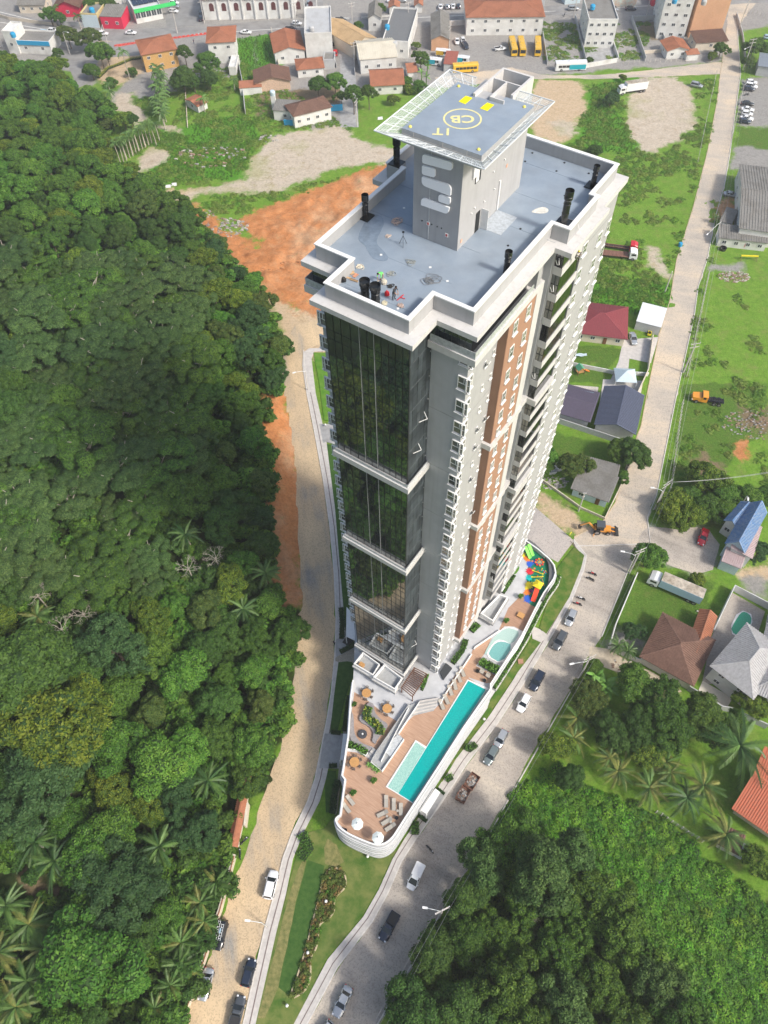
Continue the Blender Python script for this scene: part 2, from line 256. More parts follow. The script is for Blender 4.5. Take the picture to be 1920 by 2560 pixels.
# ================= sheets: roads, pavements, lawns =================
def sub(pts,step=1.5,jit=0.):
 out=[];n=len(pts)
 for i in range(n):
  a=np.array(pts[i][:2]);b=np.array(pts[(i+1)%n][:2]);k=max(1,int(np.hypot(*(b-a))/step))
  for j in range(k):
   q=a+(b-a)*j/k;
   if jit:q=q+np.array([noise.noise(Vector((q[0]*.4,q[1]*.4,1)))+.5*noise.noise(Vector((q[0]*1.7,q[1]*1.7,4))),noise.noise(Vector((q[0]*.4,q[1]*.4,7)))])*jit
   out.append(q)
 return out
def smooth(pts,it=2,closed=True):
 pts=[np.array(p[:2],float)for p in pts]
 for _ in range(it):
  out=[];n=len(pts);rng=range(n if closed else n-1)
  if not closed:out.append(pts[0])
  for i in rng:
   a,b=pts[i],pts[(i+1)%n];out+=[a*.75+b*.25,a*.25+b*.75]
  if not closed:out.append(pts[-1])
  pts=out
 return pts
def sheet(name,pts,z,m,kind='structure',thick=None,jit=0.,parent=None,step=1.5,label=None,cat=None,group=None):
 pts=sub(pts,step,jit)if jit else[p[:2]for p in pts]
 bm=bmesh.new();vs=[bm.verts.new((p[0],p[1],z))for p in pts];f=bm.faces.new(vs)
 if thick:
  r=bmesh.ops.extrude_face_region(bm,geom=[f]);[setattr(v.co,'z',z-thick)for v in r['geom']if isinstance(v,bmesh.types.BMVert)]
 bmesh.ops.recalc_face_normals(bm,faces=bm.faces);
 if not thick and f.normal.z<0:f.normal_flip()
 bmesh.ops.triangulate(bm,faces=[q for q in bm.faces if len(q.verts)>4]);me=bpy.data.meshes.new(name);bm.to_mesh(me);bm.free();me.materials.append(m)
 o=inst(name,me,parent);tag(o,label,cat,group,kind if parent is None else None);return o
def strip(line,w,closed=False):
 pts=[np.array(p[:2],float)for p in line];L_=[];R_=[]
 for i,p in enumerate(pts):
  d=pts[min(i+1,len(pts)-1)]-pts[max(i-1,0)];d=d/np.hypot(*d);n=np.array([-d[1],d[0]])*w/2;L_.append(p+n);R_.append(p-n)
 return L_+R_[::-1]
M_asph=mat('asphalt',(.2,.195,.19),.9,var=.15,scale=.35,bump=.15,bscale=8,dirt=.5)
M_conc=mat('concrete_pavement',(.52,.49,.46),.85,var=.07,scale=1.2,bump=.1,bscale=20)
M_conc2=mat('concrete_grey',(.36,.36,.36),.85,var=.1,scale=.8,bump=.1,bscale=20,dirt=.3)
M_kerb=mat('kerb_concrete',(.6,.57,.53),.85,var=.08,scale=2)
def road_mat(name,a,b,c,axis):
 m=bpy.data.materials.new(name);m.use_nodes=True;t=m.node_tree;N=t.nodes;L=t.links;s=N['Principled BSDF'];s.inputs['Roughness'].default_value=.95;s.inputs['Specular IOR Level'].default_value=.15
 pos=N.new('ShaderNodeNewGeometry').outputs['Position'];mp=N.new('ShaderNodeMapping');mp.vector_type='TEXTURE';mp.inputs['Rotation'].default_value=(0,0,axis);mp.inputs['Scale'].default_value=(1,7,1);L.new(pos,mp.inputs[0])
 n=N.new('ShaderNodeTexNoise');n.inputs['Scale'].default_value=.28;n.inputs['Detail'].default_value=8;n.inputs['Roughness'].default_value=.62;L.new(mp.outputs[0],n.inputs['Vector'])
 n2=N.new('ShaderNodeTexNoise');n2.inputs['Scale'].default_value=.09;n2.inputs['Detail'].default_value=7;L.new(pos,n2.inputs['Vector'])
 v=N.new('ShaderNodeTexVoronoi');v.inputs['Scale'].default_value=5.5;L.new(pos,v.inputs['Vector']);v.inputs['Randomness'].default_value=.7
 r=N.new('ShaderNodeValToRGB');e=r.color_ramp.elements;e[0].position=.36;e[0].color=(*a,1);e[1].position=.62;e[1].color=(*c,1);q=e.new(.48);q.color=(*b,1)
 ad=N.new('ShaderNodeMath');ad.operation='ADD';ml=N.new('ShaderNodeMath');ml.operation='MULTIPLY_ADD';ml.inputs[1].default_value=.5;ml.inputs[2].default_value=0.
 L.new(n.outputs[0],ml.inputs[0]);m2=N.new('ShaderNodeMath');m2.operation='MULTIPLY';m2.inputs[1].default_value=.5;L.new(n2.outputs[0],m2.inputs[0]);L.new(ml.outputs[0],ad.inputs[0]);L.new(m2.outputs[0],ad.inputs[1]);L.new(ad.outputs[0],r.inputs[0])
 x=N.new('ShaderNodeMix');x.data_type='RGBA';x.blend_type='MULTIPLY';x.inputs[0].default_value=.36;L.new(r.outputs[0],x.inputs[6]);rr=N.new('ShaderNodeValToRGB');rr.color_ramp.elements[0].color=(.45,.43,.4,1);rr.color_ramp.elements[1].color=(1.25,1.2,1.15,1);rr.color_ramp.elements[1].position=.5
 sep=N.new('ShaderNodeSeparateColor');L.new(v.outputs['Color'],sep.inputs[0]);L.new(sep.outputs[0],rr.inputs[0]);L.new(rr.outputs[0],x.inputs[7]);L.new(x.outputs[2],s.inputs['Base Color'])
 bp=N.new('ShaderNodeBump');bp.inputs['Strength'].default_value=.5;bp.inputs['Distance'].default_value=.05;L.new(v.outputs['Distance'],bp.inputs['Height']);L.new(bp.outputs[0],s.inputs['Normal']);return m
M_dirt=road_mat('unpaved_road',(.27,.26,.24),(.47,.37,.25),(.58,.45,.29),R(-80)+math.pi/2)
M_cob=road_mat('cobblestone',(.26,.24,.215),(.38,.345,.31),(.5,.45,.38),R(60))
M_lawn=mat('mown_lawn',(.06,.13,.022),.95,spec=.1,col2=(.19,.21,.065),scale=.3,contrast=(.36,.64),bump=.6,bscale=14)
M_lawn_d=mat('fresh_turf',(.038,.095,.02),.95,spec=.1,col2=(.065,.13,.03),scale=1.5,bump=.6,bscale=16)
M_lawn_dry=mat('dry_turf',(.13,.15,.05),.95,spec=.1,col2=(.27,.24,.1),scale=1.6,bump=.6,bscale=16)
M_mulch=mat('mulch',(.09,.06,.035),.95,var=.3,scale=5)
LK=[(655,757),(662,850),(678,930),(698,1040),(712,1140),(721,1240),(725,1340),(722,1420),(714,1500),(704,1560),(690,1630),(680,1680),(664,1730),(630,1800),(610,1855),(592,1930),(570,2010),(545,2120),(518,2240)]
LL=[(612,775),(608,850),(624,920),(636,1000),(640,1100),(646,1200),(648,1300),(636,1345),(640,1420),(632,1490),(620,1550),(600,1620),(575,1700),(558,1760),(545,1800),(520,1870),(488,1960),(440,2080),(385,2240)]
sheet('road',[FV(x,y)for x,y in[(700,690),(640,700),(615,740)]+LL+LK[::-1]+[(690,745),(720,735)]],.012,M_dirt,jit=.5)
RL=[(1240,1165),(1268,1200),(1262,1232),(1235,1300),(1195,1370),(1130,1480),(1078,1560),(1010,1650),(950,1742),(898,1815),(868,1862),(838,1932),(805,1992),(730,2090),(650,2240)]
RR=[(1420,1140),(1372,1195),(1340,1275),(1300,1375),(1262,1430),(1255,1455),(1200,1540),(1140,1640),(1098,1728),(1051,1796),(1020,1869),(965,1950),(923,2020),(890,2090),(800,2240)]
sheet('cobblestone_road',[FV(x,y)for x,y in RL+RR[::-1]],.012,M_cob,jit=.3)
NL=[(1240,1160),(1300,1130),(1330,1085),(1352,1010),(1385,920),(1402,830),(1425,720),(1447,650),(1462,560),(1497,450),(1528,330),(1549,220),(1556,160),(1570,60),(1575,-30)]
NR=[(1660,-30),(1592,60),(1600,160),(1590,230),(1577,330),(1565,400),(1545,470),(1528,560),(1508,620),(1500,680),(1478,780),(1460,860),(1440,960),(1418,1070),(1398,1118),(1405,1175),(1245,1180)]
M_cob2=road_mat('dusty_cobblestone',(.36,.33,.295),(.45,.40,.34),(.56,.47,.36),R(75))
sheet('cobblestone_road',[FV(x,y)for x,y in NL+NR],.018,M_cob2,jit=.5)
sheet('road',[FV(x,y)for x,y in[(940,168),(1106,146),(1180,163),(1300,162),(1400,152),(1480,142),(1560,133),(1562,160),(1480,163),(1400,167),(1300,170),(1180,170),(1060,178),(960,190)]],.024,M_cob2,jit=.6)
M_asph2=mat('street_asphalt',(.27,.265,.26),.9,var=.1,scale=.2,dirt=.3)
sheet('street',[FV(x,y)for x,y in[(-60,28),(0,42),(60,60),(140,82),(220,88),(300,88),(440,78),(560,68),(640,60),(800,52),(1000,44),(1200,32),(1400,25),(1600,8),(1760,0),(1760,-28),(1500,-2),(1300,6),(1100,18),(900,32),(700,40),(560,45),(440,58),(300,62),(200,62),(120,52),(0,20),(-60,5)]],.02,M_asph2)
sheet('street',[FV(x,y)for x,y in[(170,190),(150,150),(140,125),(60,118),(65,100),(140,92),(310,90),(320,118),(185,128),(190,180)]],.028,M_asph2)
sheet('street',[FV(x,y)for x,y in[(725,52),(757,52),(765,110),(770,180),(775,275),(735,275),(735,180),(735,140),(730,90)]],.028,M_conc2,jit=.2)
sheet('street',[FV(x,y)for x,y in[(360,60),(440,55),(425,-30),(350,-30)]],.03,M_asph2)
sheet('street',[FV(x,y)for x,y in[(655,45),(700,42),(695,-30),(655,-30)]],.03,M_asph2)
M_line=mat('road_paint',(.75,.74,.7),.7,var=.1,scale=6);M_red=mat('red_paint',(.6,.1,.08),.7,var=.12,scale=2)
for a,b in(((0,48),(140,70)),((420,74),(700,56)),((0,26),(130,58)),((820,42),(1200,24)),((1230,22),(1560,4))):
 sheet('road_marking',strip([FV(*a),FV(*b)],.35),.034,M_line)
sheet('cycle_lane',[FV(*p)for p in((250,96),(310,88),(445,72),(445,75),(310,92),(255,101))],.036,M_red)
def pavement(line_a,line_b,z=.12,m=M_conc,seam=True):
 pts=[FV(x,y)for x,y in line_a]+[FV(x,y)for x,y in line_b[::-1]]
 return sheet('pavement',pts,z,m,thick=.25)
LI=[(x+off,y)for(x,y),off in zip(LK,(20,20,22,25,27,28,28,30,28,27,25,25,27,25,23,26,28,28,28))]
pavement(LK[1:]+[],LI[1:])
top=[(655,850-0),(653,790),(655,762),(668,753),(700,752),(740,753),(740,760),(706,759),(678,760),(673,775),(680,850)]
sheet('pavement',[FV(x,y)for x,y in[(662,850)]+top[1:-1]+[(682,850)]],.12,M_conc,thick=.25)
def along(line,t):
 pts=[FV(x,y)for x,y in line];return pts
def offset_line(pts,d):
 pts=[np.array(p[:2],float)for p in pts];o=[]
 for i,p in enumerate(pts):
  t=pts[min(i+1,len(pts)-1)]-pts[max(i-1,0)];t=t/np.hypot(*t);o.append(p+np.array([-t[1],t[0]])*d)
 return o
LKw=[FV(x,y)for x,y in LK]
sheet('kerb',strip(offset_line(LKw,.1),.22),.15,M_kerb,thick=.2)
M_joint=mat('tactile_strip',(.2,.16,.15),.9,var=.1,scale=3)
sheet('tactile_strip',strip(offset_line(LKw[1:],1.05),.2),.126,M_joint)
RKw=[FV(x,y)for x,y in RL];RI=[(1238,1170),(1250,1195),(1243,1225),(1213,1290),(1172,1362),(1108,1470),(1056,1548),(985,1640),(928,1730),(874,1812),(848,1856),(818,1922),(785,1980),(708,2072),(620,2240)]
pavement(RL,RI)
sheet('kerb',strip(offset_line(RKw,-.1),.22),.15,M_kerb,thick=.2)
sheet('tactile_strip',strip(offset_line(RKw,-1.0),.16),.126,M_joint)
sheet('kerb',strip([FV(x,y)for x,y in NR[1:]],.2),.14,M_kerb,thick=.2);sheet('kerb',strip([FV(x,y)for x,y in NL[:-1]],.2),.1,mat('dusty_kerb',(.5,.4,.27),.9),thick=.2)
for a in((1372,1195),(1300,1375)),((1255,1455),(1098,1728)),((1098,1728),(1020,1869)),((965,1950),(800,2240)):
 sheet('kerb',strip([FV(*a[0]),FV(*a[1])],.2),.13,M_kerb,thick=.2)
sheet('entrance_paving',[FV(*p)for p in((703,1640),(752,1640),(745,1700),(712,1690),(705,1750),(692,1760),(688,1680),(700,1600))][0:0]or[FV(*p)for p in((700,1585),(760,1585),(745,1660),(690,1660))],.13,M_conc2,thick=.15)
sheet('entrance_paving',[FV(*p)for p in((690,916),(740,918),(760,1000),(722,960),(705,955),(698,958))],.13,M_conc2,thick=.15)
sheet('entrance_paving',[FV(*p)for p in((722,1385),(760,1360),(800,1390),(780,1410),(728,1425))],.13,M_conc2,thick=.15)
sheet('entrance_paving',[C8(*p)for p in((1060,1070),(1150,1140),(985,1400),(900,1300),(960,1180))],.13,M_conc2,thick=.15)
M_pav=road_mat('driveway_pavers',(.33,.31,.30),(.40,.37,.35),(.45,.41,.38),R(-35))
sheet('driveway',[FV(*p)for p in((1120,1080),(1150,1090),(1240,1168),(1205,1215),(1180,1200),(1110,1150))],.02,M_pav)
sheet('cobbled_yard',[K5(*p)for p in((820,1000),(880,925),(1000,932),(1090,945),(1160,920),(1280,950),(1345,1040),(1300,1200),(1190,1235),(1000,1170),(960,1085),(850,1090))],.03,M_cob,jit=.4)
sheet('lawn',[FV(*p)for p in((735,1700),(722,1760),(700,1790),(660,1800),(640,1850),(618,1935),(598,2010),(572,2125),(545,2240),(625,2240),(704,2072),(782,1980),(815,1922),(846,1856),(872,1812),(925,1765),(915,1740),(860,1840),(760,1820))],.10,M_lawn,thick=.15)
sheet('lawn',[L4(*p)for p in((1000,430),(1120,470),(1090,600),(1040,880),(960,1180),(880,1410),(790,1340),(850,1050),(920,720))],.106,M_lawn_d)
sheet('lawn',[L4(*p)for p in((960,430),(995,420),(920,720),(850,1050),(790,1340),(690,1560),(640,1560),(760,1100),(880,640))],.112,M_lawn_dry,jit=.25)
sheet('lawn',[L4(*p)for p in((1140,270),(1200,330),(1260,440),(1200,480),(1130,440),(1110,340))],.112,M_lawn_dry,jit=.6)
for pts in([(732,1425),(762,1418),(770,1440),(745,1510),(728,1585),(713,1583),(722,1500)],[(708,1665),(726,1665),(722,1755),(704,1755),(702,1700)],[(706,960),(728,962),(756,1100),(770,1260),(772,1360),(748,1380),(738,1270),(724,1100)]):
 sheet('lawn',[FV(*p)for p in pts],.14,M_lawn_d,thick=.15)
M_lawn_b=mat('bright_turf',(.07,.2,.02),.95,spec=.1,col2=(.14,.25,.04),scale=.8,bump=.5,bscale=14)
sheet('lawn',[FV(*p)for p in((677,762),(700,762),(728,764),(742,900),(735,912),(700,908),(690,830))],.14,M_lawn_b,thick=.15)
for pts in([(1240,1182),(1262,1200),(1255,1228),(1230,1290),(1180,1370),(1165,1358),(1195,1260),(1205,1225)],[(1150,1378),(1168,1388),(1105,1470),(1052,1548),(985,1640),(955,1690),(945,1680),(1040,1540)]):
 sheet('lawn',[FV(*p)for p in pts],.135,mat('side_turf',(.06,.14,.02),.95,spec=.1,col2=(.19,.2,.06),scale=.5,contrast=(.4,.7),bump=.5,bscale=14),thick=.15)
sheet('stepping_path',[FV(*p)for p in((1148,1352),(1166,1360),(1186,1376),(1168,1388),(1150,1380))],.145,M_conc,thick=.1)
sheet('gravel_path',smooth([FV(*p)for p in((724,1420),(745,1412),(765,1400),(775,1425),(768,1440),(758,1428),(725,1432))],1),.15,mat('stone_path',(.36,.32,.25),.9,var=.15,scale=5),thick=.1)
sheet('gravel_path',smooth([FV(*p)for p in((768,1520),(748,1545),(738,1600),(728,1700),(722,1760),(728,1760),(735,1700),(745,1600),(752,1560),(770,1535))],1),.15,MATS['stone_path'],thick=.1)
# ================= the tower =================
A0,B0=-33.2,61.8
def W(a,b,z=0):p=AX*a+BX*b;return(float(p[0]),float(p[1]),z)
class TB(MB):
 def bx(s,a0,a1,b0,b1,z0,z1,m=None):return s.box(a0-A0,a1-A0,b0-B0,b1-B0,z0,z1,m)
 def bxm(s,a0,a1,b0,b1,z0,z1,m=None):
  s.bx(a0,a1,b0,b1,z0,z1,m);return s.bx(2*A0-a1,2*A0-a0,b0,b1,z0,z1,m)
M_wall=facade('grey_render',(.385,.385,.385));M_liftgrey=facade('shade_lifted_grey',(.43,.44,.455));M_white=mat('white_paint',(.74,.74,.73),.55,var=.03,scale=2)  # front wall grey is lightened in colour to offset the weak light there
M_white2=facade('white_render',(.55,.54,.525));M_orange=facade('terracotta_render',(.36,.205,.135));M_brown=facade('brown_render',(.30,.17,.115))
M_black=mat('black_metal',(.012,.013,.014),.25,spec=.6,var=.2,scale=8)
M_roof=mat('grey_waterproof_membrane',(.235,.285,.345),.4,spec=.5,col2=(.28,.33,.39),scale=.5,contrast=(.35,.7),dirt=.25)
M_dark=mat('dark_void',(.02,.022,.024),.8)
def glass(name,col,rough=.02,metal=.9,var=.3):
 m=mat(name,col,rough,metal=metal,spec=.6,var=var,scale=.5,objvar=.12);return m
M_curt=glass('curtain_glass',(.27,.30,.315),var=.15);M_side=mat('slate_glass',(.05,.062,.068),.3,spec=.6,var=.25,scale=.6,objvar=.25);M_balg=glass('balcony_glass',(.075,.08,.085),.05)
M_win=mat('window_glass',(.2,.22,.22),.05,metal=.5,spec=.6,col2=(.35,.33,.28),scale=.25,objvar=.4)
M_mull=mat('mullion',(.02,.022,.022),.4,var=.1)
tower=empty('apartment_tower',W(A0,B0),PH,'tall grey apartment tower with dark mirrored glass front and rooftop helipad','skyscraper')
ZF=[86.2,82.7,79.2,75.8,72.6,69.4,66.2,62.95,59.7,56.4,53.1,49.9,46.9,44.0,41,37.9,34.8,31.7,28.6,25.5,22.4,19.2,15.9,12.6,9.3]
D=8.6
b=TB();b.bx(-42.4,-24.0,49.45,65.2,D,91.0);b.bx(-43.4,-23.0,65.2,78.45,0,91.0);b.bxm(-23.1,-21.95,70.1,78.4,0,91.0)
b.bx(-42.4,-24,49.45,65.2,0,D);b.build('wall',M_wall,tower)
TB().bx(-38.15,-28.55,45.45,49.5,D,90.8).build('wall',M_dark,tower)
b=TB();b.bx(-28.32,-24.0,49.38,49.445,D,87.4);b.bx(-42.4,-38.1,49.38,49.445,D,87.4);b.bxm(-24.3,-23.2,65.02,65.19,D,90.8);b.build('wall',M_liftgrey,tower)
for zj in range(8):
 z=19+9.8*zj
 for q in((-23.99,-23.985,49.5,55.6),(-28.3,-24.0,49.365,49.378),(-21.95,-21.94,70.2,78.3)):TB().bx(*q,z,z+.05).build('render_joint',mat('joint_grey',(.25,.25,.25),.8),tower)
OUT=[(-42.3,49.2),(-38.0,49.2),(-38.0,45.15),(-28.4,45.15),(-28.4,49.5),(-24.0,49.5),(-24.0,64.2),(-22.1,65.2),(-22.1,71.7),(-22.9,71.7),(-22.9,78.8),(-43.5,78.8),(-43.5,71.7),(-44.3,71.7),(-44.3,64.9),(-42.3,64.3)]
OUT=[(-42.3,49.4),(-38.0,49.4),(-38.0,45.15),(-28.4,45.15),(-28.4,49.4),(-24.0,49.4),(-24.0,65.2),(-22.1,65.2),(-22.1,72.1),(-22.8,72.1),(-22.8,78.6),(-43.6,78.6),(-43.6,72.1),(-44.3,72.1),(-44.3,65.2),(-42.3,65.2)]
def offs(poly,d):
 out=[];n=len(poly)
 for i in range(n):
  p0,p1,p2=[np.array(poly[(i+k)%n],float)for k in(-1,0,1)];e1=p1-p0;e2=p2-p1;e1/=np.hypot(*e1);e2/=np.hypot(*e2)
  n1=np.array([e1[1],-e1[0]]);n2=np.array([e2[1],-e2[0]]);den=1+n1@n2;out.append(p1+(n1+n2)*d/den if den>.2 else p1+n1*d)
 return out
def ring(name,po,pi,z0,z1,m,parent,oa=A0,ob=B0):
 n=len(po);b=MB();vs=[]
 for z in(z0,z1):
  for P_ in(po,pi):vs+=[(p[0]-oa,p[1]-ob,z)for p in P_]
 fs=[]
 for i in range(n):
  j=(i+1)%n;fs+=[(i,j,n+j,n+i),(2*n+i,2*n+j,3*n+j,3*n+i),(i,j,2*n+j,2*n+i),(n+i,n+j,3*n+j,3*n+i)]
 b.add(vs,fs);return b.build(name,m,parent)
AREA=sum(OUT[i][0]*OUT[(i+1)%16][1]-OUT[(i+1)%16][0]*OUT[i][1]for i in range(16));SG=1 if AREA>0 else-1
ring('parapet',OUT,offs(OUT,-.28*SG),91.0,93.0,M_wall,tower)
ring('parapet_coping',offs(OUT,.09*SG),offs(OUT,-.36*SG),93.0,93.13,M_white,tower)
ev=[(x,y)for x,y in offs(OUT,1.15*SG)]
ring('eave_slab',ev,offs(OUT,-.1*SG),90.75,91.35,M_white2,tower)
b=MB();pp=offs(OUT,-.2*SG);b.prism([(p[0]-A0,p[1]-B0)for p in pp],91.3,91.7);b.build('roof_floor',M_roof,tower)
cols=[-38.4,-37.45,-36.5,-35.35,-34.24,-33.35,-32.48,-31.65,-30.8,-29.95,-29.12,-28.32]
zl=[90.7]+[z+1.0 for z in ZF[:-2]]+[11.4]
BZ=[(67.1,68.0),(47.55,48.45),(28.5,29.4)]
rr=random.Random(3)
for i in range(11):
 cw=cols[i+1]-cols[i];cache={}
 for k in range(len(zl)-1):
  z1,z0=zl[k]-.03,zl[k+1]+.03;hh=round((z1-z0),2)
  if hh not in cache:cache[hh]=MB().box(-cw/2+.03,cw/2-.03,-.03,.03,0,hh).mesh('glass_pane',M_curt)
  inst('glass_pane',cache[hh],tower,((cols[i]+cols[i+1])/2-A0,45.3-B0,z0),rot=(rr.gauss(0,.0022),0,rr.gauss(0,.003)))
b=TB()
for x in cols:b.bx(x-.025,x+.025,45.22,45.42,11.2,90.75)
for z in zl:b.bx(-38.4,-28.3,45.23,45.42,z-.025,z+.025);b.bx(-38.4,-28.3,45.235,45.42,z-1.25,z-1.215)
tag(b.build('mullions',M_mull,tower),kind='stuff')
b=TB();b.bx(-34.25,-34.215,45.17,45.22,11.2,90.75);b.bx(-32.49,-32.455,45.17,45.22,11.2,90.75);b.build('white_mullion',mat('aluminium',(.4,.41,.41),.5,var=.05),tower)
sc_=[45.25,46.1,46.95,47.8,48.6,49.4];pc={}
for i in range(5):
 for k in range(len(zl)-1):
  z1,z0=zl[k]-.02,zl[k+1]+.02;hh=round(z1-z0,2);key=(i,hh)
  if key not in pc:pc[key]=MB().box(-.03,.03,-(sc_[i+1]-sc_[i])/2+.02,(sc_[i+1]-sc_[i])/2-.02,0,hh*(.55)-.02).box(-.03,.03,-(sc_[i+1]-sc_[i])/2+.02,(sc_[i+1]-sc_[i])/2-.02,hh*.55+.02,hh).mesh('side_pane',M_side)
  inst('side_pane',pc[key],tower,(-28.38-A0,(sc_[i]+sc_[i+1])/2-B0,z0),rot=(0,rr.gauss(0,.01),rr.gauss(0,.006)))
b=TB();b.bx(-28.5,-28.42,45.4,49.4,11.2,90.7)
for z in zl:b.bx(-28.42,-28.31,45.3,49.4,z-.02,z+.02)
b.build('mullions',mat('slate_joint',(.1,.115,.12),.5),tower)
for z,y in((72.6,46.9),(77.0,47.9),(66.2+.9,47.6),(17.5,48.2)):
 b=TB();b.bar((-28.3-A0,y-.5-B0,z),(-27.85-A0,y+.5-B0,z-.1),.06);b.bar((-27.85-A0,y+.5-B0,z-.1),(-28.3-A0,y+.5-B0,z+.8),.06);b.build('open_sash',M_white,tower)
for k in range(24):
 z=ZF[k]-.1;TB().bx(-28.33,-28.27,49.12,49.2,z,z+.09).build('light_fitting',M_white,tower)
for z0,z1 in BZ+[(10.7,11.4)]:
 b=TB();b.bx(-38.7,-27.75,44.55,45.24,z0,z1);b.bx(-28.3,-27.75,45.24,49.36,z0,z1);b.bx(-38.7,-38.2,45.24,49.36,z0,z1);b.build('glass_band_ledge',M_white2,tower)
 b=TB();b.bx(-38.5,-27.95,44.75,44.78,z1,z1+.5);b.bx(-27.98,-27.95,44.78,49.3,z1,z1+.5);b.build('ledge_rail',mat('clear_panel',(.45,.47,.47),.1,spec=.5),tower)
def win_mesh(w,h,d,mull=1,trans=.6,sill=.0):
 f=MB();t=.09
 f.box(-w/2,w/2,-d,0,0,t);f.box(-w/2,w/2,-d,0,h-t,h);f.box(-w/2,-w/2+t,-d,0,t,h-t);f.box(w/2-t,w/2,-d,0,t,h-t)
 if trans:f.box(-w/2+t,w/2-t,-d+.02,0,h*(1-trans)-.035,h*(1-trans)+.035)
 if mull:f.box(-.035,.035,-d+.02,0,h*(1-trans)+.035 if trans else t,h-t)
 if sill:f.box(-w/2-.05,w/2+.05,-d-.14,0,-sill,0)
 p=MB().box(-w/2+t,w/2-t,-d*.7,-d*.7+.02,t,h-t)
 return f.mesh('window',M_white),p.mesh('pane',M_win)
bf=win_mesh(1.5,1.85,.2,1,.5,.08);bs=win_mesh(1.3,1.75,.16,1,.5,.16)
def window(me2,a,b_,z,rz,name='window'):
 o=inst(name,me2[0],tower,(a-A0,b_-B0,z),rz);inst('pane',me2[1],o);return o
for k in range(25):
 z=ZF[k]-.02
 for s in(1,-1):
  ca=A0+s*(-24.2-A0)
  window(bf,ca-s*.05,49.4,z,0);window(bs,A0+s*(-24.0-A0),49.75,z,R(90)*s)
ow=win_mesh(.98,1.75,.08,1,.5,.16);sw=win_mesh(.45,.8,.06,0,0,.1)
zt=[88.4]+[z1 for z0,z1 in[(67.6,68.4),(49.6,50.4),(30.9,31.8)]]+[12.9]
for s in(1,-1):
 fa=lambda a:A0+s*(a-A0)
 def sb(b_,a0,a1,*r):x0,x1=sorted((fa(a0),fa(a1)));b_.bx(x0,x1,*r)
 b=TB();sb(b,-24.0,-22.95,55.65,61.6,12.0,87.5);b.build('terracotta_panel',M_orange,tower)
 b=TB();sb(b,-24.0,-22.98,55.6,55.66,12.0,87.5);b.build('terracotta_panel',M_brown,tower)
 b=TB();sb(b,-24.0,-22.9,61.6,63.1,D,87.9);b.build('white_pilaster',M_white2,tower)
 b=TB();sb(b,-24.3,-22.98,65.1,65.55,D,90.8);b.build('white_pilaster',M_white2,tower)
 for z0,z1 in[(67.6,68.5),(49.6,50.5),(30.9,31.8),(11.9,12.9)]:
  b=TB();sb(b,-24.0,-22.7,55.2,63.3,z0,z1);sb(b,-24.2,-22.85,63.3,65.1,z0,z1);b.build('band_ledge',M_white2,tower)
 for k in range(25):
  if k<24:
   for bb,off in((57.15,-1.15),(60.0,-1.15)):
    z=ZF[k]+off
    if not any(z-.4<z1 and z+1.9>z0 for z0,z1 in[(67.6,68.5),(49.6,50.5),(30.9,31.8),(11.9,12.9)])and z>13:window(ow,fa(-22.94),bb,z,R(90)*s)
    elif z>13:window(win_mesh(.95,1.1,.1,1,.0,.2)if 'ows' not in globals()else ows,fa(-22.94),bb,z+.75,R(90)*s)
  for j,bb in enumerate((53.2,54.95)):
   z=ZF[k]-3.2+(.25 if j else 0)
   if z>D+.5:
    window(sw,fa(-23.98),bb,z,R(90)*s)
    if s>0 and(k*7+j*3)%6==0 and k<12 or(s>0 and k in(0,3,4)and j==0):
     q=MB();
     for p_,q_ in(((0,-.25,0),(0,.25,0)),((0,-.25,0),(.42,-.25,.75)),((0,.25,0),(.42,.25,.75)),((.42,-.25,.75),(.42,.25,.75))):q.bar(p_,q_,.06)
     q.add([(0,-.25,0),(0,.25,0),(.42,.25,.75),(.42,-.25,.75)],[(0,1,2,3)],1)
     q.build('open_sash',[M_white,M_win],tower,loc=(-23.9-A0,bb-B0,z+.05))
 z_top=90.7
 for k in range(24):
  zb1=ZF[k]+2.2;zb0=zb1-1.0
  thick=k in(6,12,17)
  b=TB();sb(b,-23.1,-21.95 if not thick else-21.6,65.1 if not thick else 64.9,70.1,zb0,zb1)
  b.build('balcony_slab',M_white2,tower)
  ztop=90.75 if k==0 else ZF[k-1]+1.2
  if ztop-zb1>.5:
   b=TB();n=4
   for q in range(n):sb(b,-22.1,-22.05,65.16+4.9*q/n+.02,65.16+4.9*(q+1)/n-.02,zb1,ztop)
   b.build('balcony_glass',M_balg,tower)
   b=TB();sb(b,-22.92,-22.1,65.16,65.2,zb1,ztop);o=b.build('balcony_window',M_win if(k*5)%3 else M_balg,tower)
   b=TB();sb(b,-22.94,-22.08,65.12,65.16,(zb1+ztop)/2-.04,(zb1+ztop)/2+.02);sb(b,-22.55,-22.5,65.12,65.16,zb1,ztop);sb(b,-22.12,-22.04,65.1,65.18,zb1,ztop);b.build('frame',M_mull,o)
   if s>0 and k in(0,1,5,17,21):q=MB().bar((.0,0,0),(.3,-.3,.35),.05).bar((.3,-.3,.35),(.05,0,.9),.05).bar((0,0,0),(-.2,-.2,.7),.05);q.build('open_sash',M_white,tower,loc=(-22.6-A0,65.05-B0,zb1+.3))
 fw=win_mesh(1.2,1.5,.08,1,.5,.18)
 for k in range(25):
  window(fw,fa(-21.95),70.9,ZF[k]+.4,R(90)*s);window(fw,fa(-21.95),75.3,ZF[k]-.9,R(90)*s);window(ow,fa(-21.95),77.7,ZF[k]-.9,R(90)*s)
 b=TB();sb(b,-28.25 if s>0 else-28.2,-22.85,48.4,49.36,87.35,88.2);sb(b,-24.0,-22.85,49.36,62.6,87.35,88.2);b.build('terrace_ledge',M_white2,tower)
